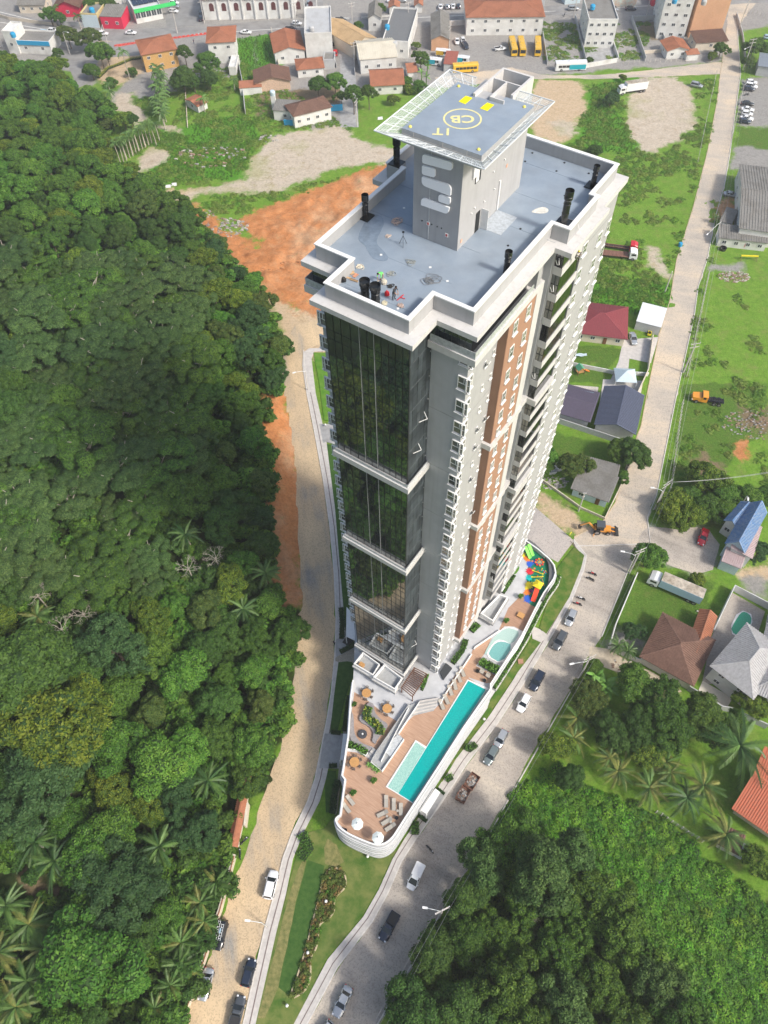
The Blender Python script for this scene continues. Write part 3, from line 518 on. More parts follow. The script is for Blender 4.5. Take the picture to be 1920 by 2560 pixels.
 b=TB();sb(b,-28.1,-23.0,48.55,48.59,88.2,89.1);sb(b,-23.04,-23.0,48.6,60.5,88.2,89.1);b.build('terrace_rail',MATS['clear_panel'],tower)
 for q in range(6):
  b=TB();x0=-28.2+q*.75;sb(b,x0+.02,x0+.73,49.0,49.05,88.2,90.75);b.build('penthouse_pane',M_curt,tower)
 for q in range(8):
  b=TB();y0=49.1+q*1.42;sb(b,-23.78,-23.72,y0+.02,y0+1.4,88.2,90.75);b.build('penthouse_pane',M_balg,tower)
 b=TB();sb(b,-24.0,-22.95,61.0,61.9,88.2,91.0);b.build('wall',M_wall,tower)
 # ---- rooftop core and helipad ----
b=TB();b.bx(-36.05,-30.75,57.75,71.0,91.6,101.7);b.build('lift_tower_wall',M_wall,tower)
b=TB();b.bx(-36.07,-30.73,57.71,57.75,91.7,101.7);b.build('lift_tower_wall',facade('core_grey',(.33,.335,.34)),tower)
b=TB();b.bx(-36.85,-28.5,56.75,66.6,101.7,103.0);b.build('helipad_deck',M_wall,tower)
b=TB()
for z in(102.1,102.55):b.bx(-36.87,-28.48,56.72,56.75,z,z+.03)
for x in(-35.6,-32.5,-30.0):b.bx(x,x+.04,56.72,56.76,101.7,103.0)
b.build('panel_joint',M_conc,tower)
TB().bx(-36.85,-28.5,56.75,65.2,103.0,103.03).bx(-36.85,-34.1,65.2,66.6,103.0,103.03).bx(-31.5,-28.5,65.2,66.6,103.0,103.03).build('helipad_surface',M_roof,tower)
b=TB()
for x0,x1,y0,y1 in((-34.2,-30.8,70.6,70.85),(-34.2,-33.95,65.0,70.6),(-31.05,-30.8,66.6,70.6),(-32.6,-32.45,65.3,68.5),(-33.95,-31.05,68.5,68.65),(-32.45,-31.05,65.25,65.4)):b.bx(x0,x1,y0,y1,100.5,103.35)
b.build('stair_shaft_wall',M_white2,tower)
M_yel=mat('yellow_paint',(.78,.66,.13),.6,var=.06,scale=6);M_yel2=mat('pale_yellow_paint',(.72,.65,.3),.6,var=.08,scale=6)
def ringflat(cx,cy,r0,r1,z,m,name,n=48):
 b=MB();vs=[(cx+r*math.cos(2*math.pi*k/n),cy+r*math.sin(2*math.pi*k/n),z+h)for h in(0,.006)for r in(r0,r1)for k in range(n)]
 fs=[]
 for k in range(n):
  j=(k+1)%n;fs+=[(2*n+k,2*n+j,3*n+j,3*n+k),(k,j,2*n+j,2*n+k),(n+k,n+j,3*n+j,3*n+k)]
 b.add(vs,fs);return b.build(name,m,tower)
ringflat(-33.0-A0,61.05-B0,1.62,1.78,103.035,M_yel2,'landing_circle')
def text(s,size,loc,rz,m,name,parent,ext=.003,rx=0,bold=.0):
 c=bpy.data.curves.new(name,'FONT');c.body=s;c.size=size;c.align_x='CENTER';c.align_y='CENTER';c.extrude=ext;c.offset=bold
 tmp=bpy.data.objects.new(name,c);COL.link(tmp);dg=bpy.context.evaluated_depsgraph_get();me=bpy.data.meshes.new_from_object(tmp.evaluated_get(dg));bpy.data.objects.remove(tmp)
 me.materials.clear();me.materials.append(m);o=bpy.data.objects.new(name,me);COL.link(o);o.parent=parent;o.location=loc;o.rotation_euler=(rx,0,rz);return o
text('CB',1.75,(-33.0-A0,61.05-B0,103.04),R(213),M_yel2,'letters',tower,bold=.035)
text('1T',1.6,(float(g(1106,329,103)@AX)-A0,float(g(1106,329,103)@BX)-B0,103.04),R(209),M_yel2,'letters',tower,bold=.03)
for pts in([(-34.87,63.5),(-34.09,63.4),(-34.08,64.75),(-34.82,64.75)],[(-32.57,63.5),(-31.75,63.45),(-31.75,64.75),(-32.5,64.75)]):
 MB().prism([(x-A0,y-B0)for x,y in pts],103.035,103.045).build('yellow_pad',mat('bright_yellow',(.85,.75,.0),.6,var=.03),tower)
for x,y in((-36.3,57.3),(-29.2,57.4),(-36.3,65.9),(-29.2,65.9)):
 MB().lathe([(.16,0),(.16,.06),(.09,.14),(0,.16)],(x-A0,y-B0,103.03),10).build('deck_light',M_yel,tower)
M_mesh=mat('net_wire',(.66,.69,.7),.5,var=.02)
net=MB();inn=[(-36.9,56.7),(-28.45,56.7),(-28.45,66.6),(-36.9,66.6)];out=[(-38.5,54.7),(-27.1,54.7),(-27.1,67.9),(-38.5,67.9)]
fr=MB()
for e in range(4):
 i0,i1,o0,o1=[Vector((*q,0))for q in(inn[e],inn[(e+1)%4],out[e],out[(e+1)%4])]
 for v in(i0,i1):v.x-=A0;v.y-=B0;v.z=102.45
 for v in(o0,o1):v.x-=A0;v.y-=B0;v.z=103.25
 skip=lambda t:e==2 and.34<t<.72
 nn=9
 for k in range(nn+1):
  t=k/nn
  if skip(t):continue
  fr.bar(i0.lerp(i1,t),o0.lerp(o1,t),.06)
  if k<nn and not skip((k+1)/nn):fr.bar(i0.lerp(i1,t),o0.lerp(o1,(k+1)/nn),.028)
 m=34
 for k in range(m):
  for aa,bb2 in((k/m,(k+1)/m),):
   if skip(aa):continue
   for lv,wd in((1.,.08),(.55,.045),(0,.06)):
    fr.bar(i0.lerp(o0,lv).lerp(i1.lerp(o1,lv),aa),i0.lerp(o0,lv).lerp(i1.lerp(o1,lv),bb2),wd)
 m=int((i1-i0).length/.16)
 for k in range(m):
  if not skip(k/m):net.bar(i0.lerp(i1,k/m),o0.lerp(o1,k/m),.01)
 for k in range(1,10):
  lv=k/10
  if e==2:
   for ta,tb in((0,.34),(.72,1)):net.bar(i0.lerp(o0,lv).lerp(i1.lerp(o1,lv),ta),i0.lerp(o0,lv).lerp(i1.lerp(o1,lv),tb),.01)
  else:net.bar(i0.lerp(o0,lv),i1.lerp(o1,lv),.01)
M_film=bpy.data.materials.new('net_cloth');M_film.use_nodes=True;nn_=M_film.node_tree;pb_=nn_.nodes['Principled BSDF'];pb_.inputs['Base Color'].default_value=(.6,.65,.67,1);pb_.inputs['Alpha'].default_value=.3;pb_.inputs['Roughness'].default_value=.8
fm=MB()
for e in range(4):
 v=[(q[0]-A0,q[1]-B0,z)for q,z in((inn[e],102.4),(inn[(e+1)%4],102.4),(out[(e+1)%4],103.2),(out[e],103.2))]
 if e!=2:fm.add(v,[(0,1,2,3)])
 else:
  V_=[Vector(q)for q in v];L3_=lambda t,u:V_[0].lerp(V_[1],t).lerp(V_[3].lerp(V_[2],t),u)
  for t0,t1 in((0,.34),(.74,1)):fm.add([L3_(t0,0),L3_(t1,0),L3_(t1,1),L3_(t0,1)],[(0,1,2,3)])
fm.build('net_cloth',M_film,tower)
tag(net.build('safety_net',M_mesh,tower),kind='stuff');fr.build('net_frame',M_mesh,tower)
def rbar(pts,name='logo_bar'):
 out=[]
 for i in range(4):
  p0,p1,p2=[np.array(pts[(i+k)%4][:2],float)for k in(-1,0,1)];r=pts[i][2];d0=(p0-p1)/np.hypot(*(p0-p1));d2=(p2-p1)/np.hypot(*(p2-p1))
  for t in np.linspace(0,1,6):out.append((1-t)**2*(p1+d0*r)+2*t*(1-t)*p1+t*t*(p1+d2*r))
 n=len(out);b=MB();vs=[(p[0]-A0,y-B0,p[1])for y in(57.7,57.52)for p in out]
 b.add(vs,[tuple(range(n)),tuple(range(n,2*n))[::-1]]+[(i,(i+1)%n,n+(i+1)%n,n+i)for i in range(n)]);return b.build(name,mat('logo_white',(.85,.86,.87),.6,spec=.2,var=0),tower)
for q in([(-35.05,100.75,.35),(-31.8,100.95,.35),(-31.8,100.1,.35),(-35.05,99.85,.2)],[(-35.05,99.6,.1),(-33.6,99.7,.3),(-33.6,98.85,.2),(-35.05,98.7,.3)],[(-35.05,98.45,.1),(-31.8,98.65,.5),(-31.8,97.55,.1),(-35.05,97.6,.5)],[(-33.1,97.3,.3),(-31.8,97.35,.1),(-31.8,96.6,.3),(-33.1,96.55,.2)],[(-35.05,96.3,.5),(-31.85,96.3,.05),(-31.95,95.55,.4),(-35.05,95.45,.05)]):rbar(q)
TB().bx(-30.72,-30.55,59.6,60.3,98.6,101.2).build('logo_bar',M_white,tower)
o=TB().bx(-30.74,-30.68,60.3,61.3,97.7,99.8).build('window',M_dark,tower);TB().bx(-30.68,-30.66,60.35,60.95,97.8,99.7).build('pane',M_white,o)
o=TB().bx(-30.74,-30.70,61.2,62.0,91.75,94.0).build('door',M_dark,tower);TB().box(-30.7-A0,-29.9-A0,62.3-B0,62.36-B0,91.75,94.0).build('door_leaf',M_white,o)
TB().bx(-30.74,-30.6,65.7,65.9,91.9,95.2).build('downpipe',M_white,tower)
for a,z in((-34.4,93.4),(-32.2,92.9)):
 o=TB().bx(a,a+.35,57.66,57.7,z,z+.4).build('fire_sign',M_white,tower);TB().bx(a+.07,a+.28,57.64,57.66,z+.07,z+.33).build('sign_symbol',M_red,o)
for a in(-35.0,-33.85,-33.2,-32.7):TB().bx(a,a+.1,57.64,57.7,93.6,93.72).build('conduit_box',M_dark,tower)
for bb,z in((58.3,92.3),(66.9,96)):TB().bx(-30.73,-30.7,bb,bb+.3,z,z+.35).build('fire_sign',mat('orange_white',(.8,.45,.3),.6),tower)
for bb,z in((60.0,94.6),(62.6,94.5),(64.6,94.8),(60.6,94.9),(66.2,97.2),(64.0,97.0)):TB().bx(-30.74,-30.62,bb,bb+.16,z,z+.12).build('wall_lamp',M_white,tower)
TB().bx(-34.2,-34.14,57.66,57.7,91.8,101.6).build('cable',mat('pale_cable',(.5,.52,.53),.6),tower)
TB().bx(-30.7,-28.3,62.4,66.0,91.7,91.72).build('wet_mat',mat('translucent_film',(.42,.46,.5),.3),tower)
# ---- chimneys on the roof ----
def chimney(a,b_,z,h,r=.34,label='',box=True,cap=True):
 p=W(a,b_,z);e=empty('roof_chimney',p,PH,label,'chimney','black flue chimneys on the tower roof')
 if box:MB().box(-.7,.7,-.7,.7,-.0,.12).build('base_plate',M_black,e,loc=(0,0,0))
 MB().lathe([(r,.1),(r,h*.3),(r+.03,h*.31),(r,h*.33),(r,h*.58),(r+.04,h*.6),(r,h*.62),(r*.95,h*.72)],n=16).build('flue',M_black,e,smooth=False)
 if cap:MB().lathe([(r*1.0,h*.7),(r*1.25,h*.75),(r*1.25,h*.82),(r*1.15,h*.83),(r*1.25,h*.84),(r*1.25,h),(r*1.1,h),(r*1.0,h*.9),(0,h*.88)],n=18).build('cowl',M_black,e)
 return e
for(a,b_,z,h,r,bx_,lb)in((-43.25,65.62,93.1,2.9,.36,1,'black metal chimney on the left wall of the roof beside the helipad'),(-41.75,57.4,91.72,2.6,.3,1,'black metal chimney inside the left parapet with a shiny base'),(-23.2,66.0,93.0,3.6,.36,1,'tallest black chimney at the notch of the right parapet'),(-24.9,57.3,91.72,2.6,.3,0,'short black chimney half hidden behind the right parapet'),(-24.1,75.4,91.72,2.4,.28,1,'black chimney in the far right corner of the roof'),(-34.3,46.6,91.72,2.3,.42,0,'left one of the two thick black chimneys by the front parapet'),(-33.1,46.6,91.72,2.3,.42,0,'right one of the two thick black chimneys by the front parapet')):
 chimney(a,b_,z,h,r,lb,bx_)
b=TB();b.bx(-24.0,-22.5,65.3,66.9,91.2,93.0);b.bx(-44.0,-42.5,64.9,66.3,91.2,93.1);b.build('flue_plinth',M_wall,tower)
for bb in(55.3,77.9-2.6,71.6):pass
for i in range(6):TB().bx(-43.2 if i>1 else-37.8,-23.0 if i>2 else-28.6,47.5+i*5.6,47.53+i*5.6,91.7,91.712).build('membrane_seam',mat('seam',(.2,.25,.3),.5),tower)
pud=smooth([C2(*p,91.705)for p in((640,60),(740,60),(760,150),(700,260),(700,320),(790,400),(800,450),(740,465),(660,440),(630,380),(600,320),(540,290),(545,230),(580,160))],2)
sheet('puddle',pud,91.715,mat('wet_roof',(.2,.25,.31),.12,spec=.6,var=.1,scale=2),kind='structure',jit=.15,step=.4)
pud=smooth([C3(*p,91.705)for p in((645,655),(690,620),(760,612),(800,635),(770,665),(700,668))],1)
sheet('dust_patch',pud,91.714,mat('pale_dust',(.62,.6,.55),.9,var=.1),jit=.25,step=.2)
for i,p in enumerate(((735,405),(1160,513),(1308,632),(880,870),(933,0))):
 q=C2(*p,91.71);tag(MB().box(-.12,.12,-.12,.12,0,.03).build('roof_drain',M_white,loc=tuple(q)),'small white square drain cover set in the grey roof floor','drain cover','drain covers on the tower roof')
for p in((660,147),(598,220),(937,232),(868,304),(1147,324),(940,517),(940,609),(557,803),(450,948)):
 q=C3(*p,91.71);tag(MB().lathe([(.12,0),(.12,.05),(0,.06)],n=8).build('roof_outlet',M_dark,loc=tuple(q)),'small dark round outlet in the grey roof floor','outlet','dark outlets on the tower roof')
def ropes(name,c,rad,n,col,lab,z=91.73,th=.025,flat_=.5):
 r=random.Random(hash(lab)%999);b=MB();c=np.array(c[:3])
 for k in range(n):
  cx,cy=r.gauss(0,rad*.25),r.gauss(0,rad*.25);ra,rb=rad*r.uniform(.3,.8),rad*r.uniform(.2,.8)*flat_*2;ph=r.uniform(0,6.3);pts=[]
  for t in range(19):
   a=t/18*2*math.pi*1.0;x=ra*math.cos(a)*(1+.15*math.sin(3*a+ph));y=rb*math.sin(a)*(1+.2*math.cos(2*a+ph));pts.append((cx+x*math.cos(ph)-y*math.sin(ph),cy+x*math.sin(ph)+y*math.cos(ph),.03+.03*r.random()))
  b.tube(pts,th,4)
 tag(b.build(name,mat('rope_'+str(round(col[0]*100))+str(round(col[1]*100)),col,.9,var=.2,scale=20),loc=(c[0],c[1],z)),lab,'rope')
ropes('rope_coil',C2(860,125,91.7),.75,9,(.6,.45,.38),'wide pinkish rope coil lying near the front face of the rooftop tower')
ropes('rope_coil',C2(800,245,91.7),.35,6,(.62,.5,.42),'small pale rope coil beside the tripod')
ropes('rope_coil',C2(550,510,91.7),.45,8,(.75,.68,.55),'cream rope coil near the notch of the left parapet')
ropes('rope_coil',C2(762,825,91.7),.3,12,(.6,.56,.42),'tight beige rope bundle beside the twin chimneys',th=.04)
ropes('rope_coil',C2(1165,635,91.7),.8,9,(.2,.21,.22),'dark tangled rope spread on the open roof floor')
ropes('rope_coil',C2(820,575,91.7),.5,6,(.3,.31,.28),'thin dark rope tangle behind the worker in green')
ropes('rope_coil',C2(910,850,91.7),.4,8,(.55,.42,.36),'brownish rope bundle near the front corner of the roof',th=.035,flat_=.2)
ropes('rope_coil',C2(690,655,91.7),.38,8,(.55,.52,.45),'grey canvas rope bag contents laid in front of the worker in green',th=.04,flat_=.15)
ropes('rope_coil',C2(1000,480,91.7),.6,4,(.3,.31,.31),'loose dark rope curls in the middle of the roof')
ropes('rope_coil',C2(820,680,91.7),.3,5,(.03,.03,.03),'black strap tangle behind the worker in dark clothes',th=.04)
M_card=mat('cardboard',(.5,.34,.2),.85,var=.1,scale=4)
for p,rz,s3,lb,mm in(((437,600),1.2,(.25,.8,.1),'long tan cardboard piece beside the black bag',M_card),((487,565),.4,(.5,.35,.12),'flat beige cardboard piece on the cardboard heap',M_card),((515,585),.9,(.6,.3,.1),'orange brown cardboard piece on the cardboard heap',mat('card2',(.55,.27,.17),.85)),((500,628),-.5,(.9,.2,.12),'long narrow cardboard strip in front of the heap',M_card)):
 tag(MB().box(-s3[0]/2,s3[0]/2,-s3[1]/2,s3[1]/2,0,.03).box(-s3[0]/2,s3[0]/2,-s3[1]/2,-s3[1]/2+.02,.03,s3[2]).box(-s3[0]/2,s3[0]/2,s3[1]/2-.02,s3[1]/2,.03,s3[2]).build('cardboard',mm,loc=tuple(C2(*p,91.72)),rz=rz),lb,'cardboard')
def blob(name,c,r,m,lab,cat,sq=.7,parent=None,seed=1):
 bm=bmesh.new();bmesh.ops.create_icosphere(bm,subdivisions=3,radius=1)
 for v in bm.verts:v.co*=1+.3*noise.noise(v.co*1.6+Vector((seed,0,0)));v.co=Vector((v.co.x*r,v.co.y*r*.85,max(v.co.z,-.55)*r*sq+.55*r*sq))
 me=bpy.data.meshes.new(name);bm.to_mesh(me);bm.free();me.materials.append(m);me.polygons.foreach_set('use_smooth',[True]*len(me.polygons))
 return tag(inst(name,me,parent,tuple(c)),lab,cat)
blob('backpack',C2(410,635,91.72),.28,M_black,'black backpack lying by the cardboard on the roof','bag',1.2)
blob('bucket_bag',C2(785,755,91.72),.25,mat('red_plastic',(.65,.02,.03),.5),'red bag on the roof beside the worker in dark clothes','bag',1.4)
blob('sack',C2(555,750,91.72),.22,mat('offwhite_sack',(.6,.58,.52),.8),'off white sack left of the twin chimneys','sack',1.0)
b=MB().bar((-.45,-.2,.05),(.4,.3,.09),.06).bar((.0,0,.1),(.35,-.25,.06),.05);tag(b.build('pole_tool',MATS['red_plastic'],loc=tuple(C2(905,780,91.72)),rz=.3),'red squeegee lying on the roof in front of the worker','tool')
e=empty('tripod',tuple(C2(925,320,91.71)),0,'black camera tripod standing on the open roof','tripod')
for k in range(3):MB().bar((.45*math.cos(k*2.09+.5),.45*math.sin(k*2.09+.5),0),(0,0,1.1),.04).build('leg',M_black,e)
MB().bar((0,0,1.05),(0,0,1.45),.05).box(-.1,.12,-.07,.07,1.45,1.6).build('head',M_black,e)
# ================= podium with pool deck =================
D=8.6;PT=9.6
def Z(f,pts,z):return[f(x,y,z)for x,y in pts]
top=Z(C8,[(245,0),(224,150),(197,550),(150,860),(135,940),(165,985),(120,1330),(70,1365),(78,1410),(110,1460),(200,1525),(350,1592),(480,1638),(560,1622),(620,1580),(660,1530),(850,1235),(1100,850),(1350,460),(1610,90)],PT)+Z(C7,[(440,1490),(600,1245),(710,1070),(820,850),(900,700),(985,580),(1003,525),(990,460),(950,405),(850,320),(740,243),(705,175),(640,300)],PT)
top+=[np.array(W(-24,78,PT)),np.array(W(-24.0,50,PT)),np.array(W(-42.4,50,PT))]+Z(D4,[(575,560)],PT)
ptop=[p[:2]for p in top]
pod=empty('podium_building',(0,0,0),0,'white banded podium with curved front end carrying the pool deck','building')
def polyoff(poly,d):
 n=len(poly);ar=sum(poly[i][0]*poly[(i+1)%n][1]-poly[(i+1)%n][0]*poly[i][1]for i in range(n));s=1 if ar>0 else-1
 return offs([tuple(p)for p in poly],d*s)
M_band=mat('band_white',(.56,.57,.58),.6,var=.03,scale=2);M_bandg=mat('band_recess',(.34,.35,.37),.7,var=.06,scale=2)
seg=ptop[:-3]
sm=smooth(seg[6:16],2,False);base_line=list(seg[:6])+[np.array(p)for p in sm]+list(seg[16:])
def wall_poly(name,line,z0,z1,thick,m,closed=False,parent=pod):
 b=MB();L_=offset_line(line,0);Rr=offset_line(line,thick);n=len(L_)
 vs=[(p[0],p[1],z)for z in(z0,z1)for q in(L_,Rr)for p in q];fs=[]
 for i in range(n-1):fs+=[(i,i+1,n+i+1,n+i),(2*n+i,2*n+i+1,3*n+i+1,3*n+i),(i,i+1,2*n+i+1,2*n+i),(n+i,n+i+1,3*n+i+1,3*n+i)]
 fs+=[(0,n,3*n,2*n),(n-1,2*n-1,4*n-1,3*n-1)];return b.add(vs,fs).build(name,m,parent)
sheet('deck_floor',base_line+[np.array(p)for p in ptop[-3:]],D,mat('deck_tiles',(.44,.45,.47),.7,col2=(.53,.54,.56),scale=.6,bump=.05,dirt=.12),parent=pod,thick=8.5)
wall_poly('parapet',base_line,D,PT,.22,M_white2)
wall_poly('parapet_coping',offset_line(base_line,-.06),PT,PT+.08,.26,M_white)
LOW=offset_line(base_line,-.02)
for i,(z0,z1,o_)in enumerate(((7.9,8.5,.3),(6.4,7.1,.34),(4.9,5.6,.3),(3.4,4.1,.34),(1.9,2.6,.3),(.4,1.1,.3))):
 wall_poly('white_band',offset_line(LOW,-o_),z0,z1,o_+.05,M_band)
wall_poly('podium_wall',offset_line(LOW,-.12),0,8.55,.14,M_bandg)
street=Z(C7,[(440,1490),(600,1245),(710,1070),(820,850),(900,700),(985,580),(1003,525)],D);street=[p[:2]for p in street]
wall_poly('planter_ledge',offset_line(street,-1.25),6.9,7.7,1.2,M_white2)
def hedge(name,line,w,z,h,m,lab,dens=26,seed=0,parent=None,leaf=.16,cat='hedge',**kw):
 r=np.random.default_rng(seed+5);line=[np.array(p[:2],float)for p in line];b=MB();tot=0
 for i in range(len(line)-1):
  a,c=line[i],line[i+1];ln=np.hypot(*(c-a));d=(c-a)/max(ln,1e-6);nrm=np.array([-d[1],d[0]]);k=int(ln*w*dens)+3
  b.box(0,0,0,0,0,0)if 0 else None
  for _ in range(k):
   t=r.random();q=a+(c-a)*t+nrm*(r.random()-.5)*w;zz=z+h*(1-abs(r.normal())*.35);s=leaf*r.uniform(.6,1.5)
   u=r.normal(size=3);u/=np.linalg.norm(u)+1e-9;v=np.cross(u,r.normal(size=3));v/=np.linalg.norm(v)+1e-9
   c0=np.array([q[0],q[1],max(z+.05,zz)]);b.add([c0-u*s,c0+v*s*.45,c0+u*s,c0-v*s*.45],[(0,1,2,3)])
 core=MB();L_=offset_line(line,w*.38);R_=offset_line(line,-w*.38)
 pts=L_+R_[::-1];core.prism([tuple(p)for p in pts],z,z+h*.62)
 b.add(core.v,core.f,1);o=b.build(name,[m,M_hcore],parent);
 return tag(o,lab,cat,**kw)if parent is None else o
def leafmat(name,c1,c2,sc=2.,objvar=.18,trans=.25):
 m=mat(name,c1,.55,spec=.25,col2=c2,scale=sc,objvar=objvar,contrast=(.3,.7));b=m.node_tree.nodes['Principled BSDF']
 return m
M_hcore=mat('hedge_core',(.02,.045,.012),.9)
M_leafA=leafmat('leaf_bright',(.05,.13,.02),(.12,.26,.035));M_leafY=leafmat('leaf_yellow',(.2,.26,.03),(.38,.36,.06));M_leafD=leafmat('leaf_dark',(.02,.055,.014),(.045,.1,.025))
hedge('hedge',offset_line(street,-.65),1.1,7.7,.75,M_leafA,'long green hedge on the street side ledge outside the pool parapet',60,1)
def wood(name,a,b,ang):
 m=mat(name,a,.6,col2=b,scale=1.0,contrast=(.3,.7));t=m.node_tree;N=t.nodes;L=t.links;bs=N['Principled BSDF'];nn=[n for n in N if n.type=='TEX_NOISE'][0]
 mp=N.new('ShaderNodeMapping');mp.vector_type='TEXTURE';mp.inputs['Rotation'].default_value=(0,0,ang);mp.inputs['Scale'].default_value=(1.6,.12,1);L.new([n for n in N if n.type=='NEW_GEOMETRY'][0].outputs[0],mp.inputs[0]);L.new(mp.outputs[0],nn.inputs['Vector']);return m
M_wood=wood('deck_boards',(.33,.19,.12),(.50,.33,.23),PH);M_woodd=wood('deck_boards_dark',(.30,.175,.115),(.42,.26,.18),PH)
def deck(name,pts,z,m,**k):return sheet(name,pts,z,m,parent=pod,**k)
deck('wood_deck',Z(C8,[(185,705),(280,715),(375,760),(425,800),(540,905),(620,770),(745,590),(720,550),(690,530),(740,450),(860,340),(1050,290),(1160,180),(1300,-30),(1330,-60),(1560,95),(1500,190),(850,1200),(640,1540),(560,1600),(480,1615),(330,1570),(180,1500),(95,1400),(140,1330),(185,985),(150,935)],D+.02),D+.02,M_wood)
deck('wood_deck',Z(C7,[(285,1185),(455,1060),(400,1200),(310,1330),(480,1410),(460,1470),(400,1480),(250,1430),(190,1500),(80,1659),(0,1659),(80,1480),(270,1225)],D+.03),D+.03,M_wood)
deck('wood_deck',Z(C7,[(740,680),(750,740),(835,830),(720,1030),(640,990),(560,985),(510,1030),(515,1005),(590,830),(680,740)],D+.02),D+.02,M_woodd)
deck('wood_deck',Z(D4,[(585,940),(700,1010),(790,1075),(860,1130),(1000,1240),(1175,1345),(1000,1600),(890,1740),(820,1690),(760,1680),(650,1650),(560,1560),(520,1600),(545,1260)],D+.02),D+.02,M_wood)
M_bench=mat('grey_bench_stone',(.27,.255,.26),.8,var=.1,scale=3)
bench=empty('curved_bench',(0,0,0),0,'curved grey bench wrapping the planting bed on the wooden terrace','bench')
MB().prism([p[:2]for p in smooth(Z(D4,[(790,1085),(860,1120),(865,1230),(950,1330),(1050,1390),(1040,1450),(900,1600),(880,1670),(825,1630),(850,1560),(840,1480),(780,1420),(660,1360),(655,1290),(700,1240),(740,1150)],D),1)],D+.03,D+.45).build('seat',M_bench,bench)
bed=empty('planting_bed',(0,0,0),0,'yellow green planting bed inside the curved bench','planting bed')
bl=Z(D4,[(790,1150),(740,1280),(830,1350),(950,1440),(940,1530)],D+.5)
hedge('foliage',bl,1.5,D+.45,.6,M_leafA,'',45,3,parent=bed,leaf=.22);hedge('foliage',bl,1.3,D+.6,.6,M_leafY,'',14,4,parent=bed,leaf=.2)
b2=empty('curved_bench',(0,0,0),0,'curved grey bench along the left parapet beside the fire pit','bench')
MB().prism([p[:2]for p in smooth(Z(D4,[(552,1210),(580,1290),(580,1450),(600,1560),(680,1650),(800,1700),(840,1720),(760,1790),(620,1690),(520,1600),(530,1400)],D),1)],D+.03,D+.42).build('seat',M_bench,b2)
hedge('planting_bed',Z(D4,[(500,1650),(580,1700),(680,1730),(755,1795)],D+.4),1.3,D,.8,M_leafA,'green planting bed between the curved bench and the round table by the left parapet',45,6,cat='planting bed',leaf=.2)
wl=[p[:2]for p in smooth(Z(D4,[(478,1745),(560,1745),(660,1780),(745,1845),(780,1790)],D),1,False)];tag(wall_poly('garden_wall',wl,D,D+.5,.15,M_white,parent=None),'low curved white wall below the planting bed','wall')
q=D4(700,1530,D);e=empty('fire_pit',(q[0],q[1],D+.03),0,'round dark fire pit table on the wooden terrace','fire pit')
MB().lathe([(.75,0),(.8,.35),(.75,.4),(.35,.4),(.3,.3),(0,.3)],n=24).build('bowl',mat('dark_slate',(.06,.06,.07),.6),e);MB().lathe([(.16,.3),(.16,.5),(0,.5)],n=10).build('burner',M_white,e)
def water(name,c1,c2,rough=.06):
 m=mat(name,c1,rough,spec=.5,col2=c2,scale=7,bump=.25,bscale=3.5,contrast=(.4,.6));return m
M_wd=water('pool_water_deep',(.0,.30,.29),(.0,.40,.37));M_ws=water('pool_water_shallow',(.22,.42,.37),(.4,.62,.55));M_wk=water('pool_water_blue',(.13,.34,.34),(.2,.45,.43));M_wl=water('pool_water_light',(.33,.48,.45),(.42,.56,.52))
pool=empty('swimming_pool',(0,0,0),0,'long turquoise lap pool with a pale shallow end on the wooden deck','swimming pool')
outer=Z(C8,[(865,592),(970,658),(1378,-5),(1610,92),(860,1225),(838,1218),(570,1055)],D+.1)
sheet('pool_coping',outer,D+.14,M_white,parent=pool,thick=.14)
sheet('water',Z(C8,[(970,672),(1385,8),(1560,95),(835,1208),(695,1120)],D+.15),D+.15,M_wd,parent=pool)
sheet('water',Z(C8,[(868,612),(962,675),(695,1118),(590,1055)],D+.152),D+.152,M_ws,parent=pool)
sheet('overflow_edge',Z(C8,[(1562,97),(1590,95),(850,1215),(835,1208)],D+.155),D+.155,mat('wet_mosaic',(.28,.36,.36),.3,var=.1,scale=8),parent=pool)
kp=empty('childrens_pool',(0,0,0),0,'round ended pale green childrens pool against the street parapet','swimming pool')
sheet('pool_coping',smooth(Z(C7,[(515,1030),(545,1000),(610,985),(720,1035),(745,1050),(640,1240),(540,1320),(380,1235),(440,1110)],D+.1),1),D+.12,M_white,parent=kp,thick=.12)
sheet('water',smooth(Z(C7,[(510,1040),(560,1008),(610,1000),(700,1040),(620,1150),(560,1110),(490,1100),(430,1170),(400,1235),(380,1225),(450,1100)],D+.13),1),D+.13,M_wl,parent=kp)
sheet('water',smooth(Z(C7,[(480,1130),(540,1115),(635,1150),(530,1310),(415,1240),(440,1180)],D+.135),1)+[],D+.135,M_wk,parent=kp)
M_ramp=mat('ramp_concrete',(.36,.37,.375),.85,var=.06,scale=2,dirt=.2)
rp=empty('ramp',(0,0,0),0,'long switchback concrete ramp with white walls beside the pool deck','ramp')
sheet('ramp_floor',Z(D4,[(1330,1125),(1470,1075),(1400,1230),(1190,1520),(1270,1590),(970,2030),(815,1920),(870,1820)],D+.3),D+.32,M_ramp,parent=rp,thick=.3)
for pts in([(1340,1100),(880,1770),(805,1905)],[(1330,1155),(950,1895)],[(805,1905),(970,2035),(1275,1590)],[(1480,1075),(1190,1510)]):
 wall_poly('ramp_wall',[p[:2]for p in Z(D4,pts,D+.8)],D,D+.85,.12,M_white if pts[0][0]!=1340 else M_ramp,parent=rp)
sheet('ramp_floor',Z(D4,[(1180,1535),(1270,1592),(1090,1840),(1000,1760),(1130,1580)],D+.6),D+.62,mat('ramp_light',(.5,.52,.53),.8),parent=rp,thick=.5)
st=empty('deck_steps',(0,0,0),0,'flight of grey steps fanning down between the paved terrace and the pool deck','steps')
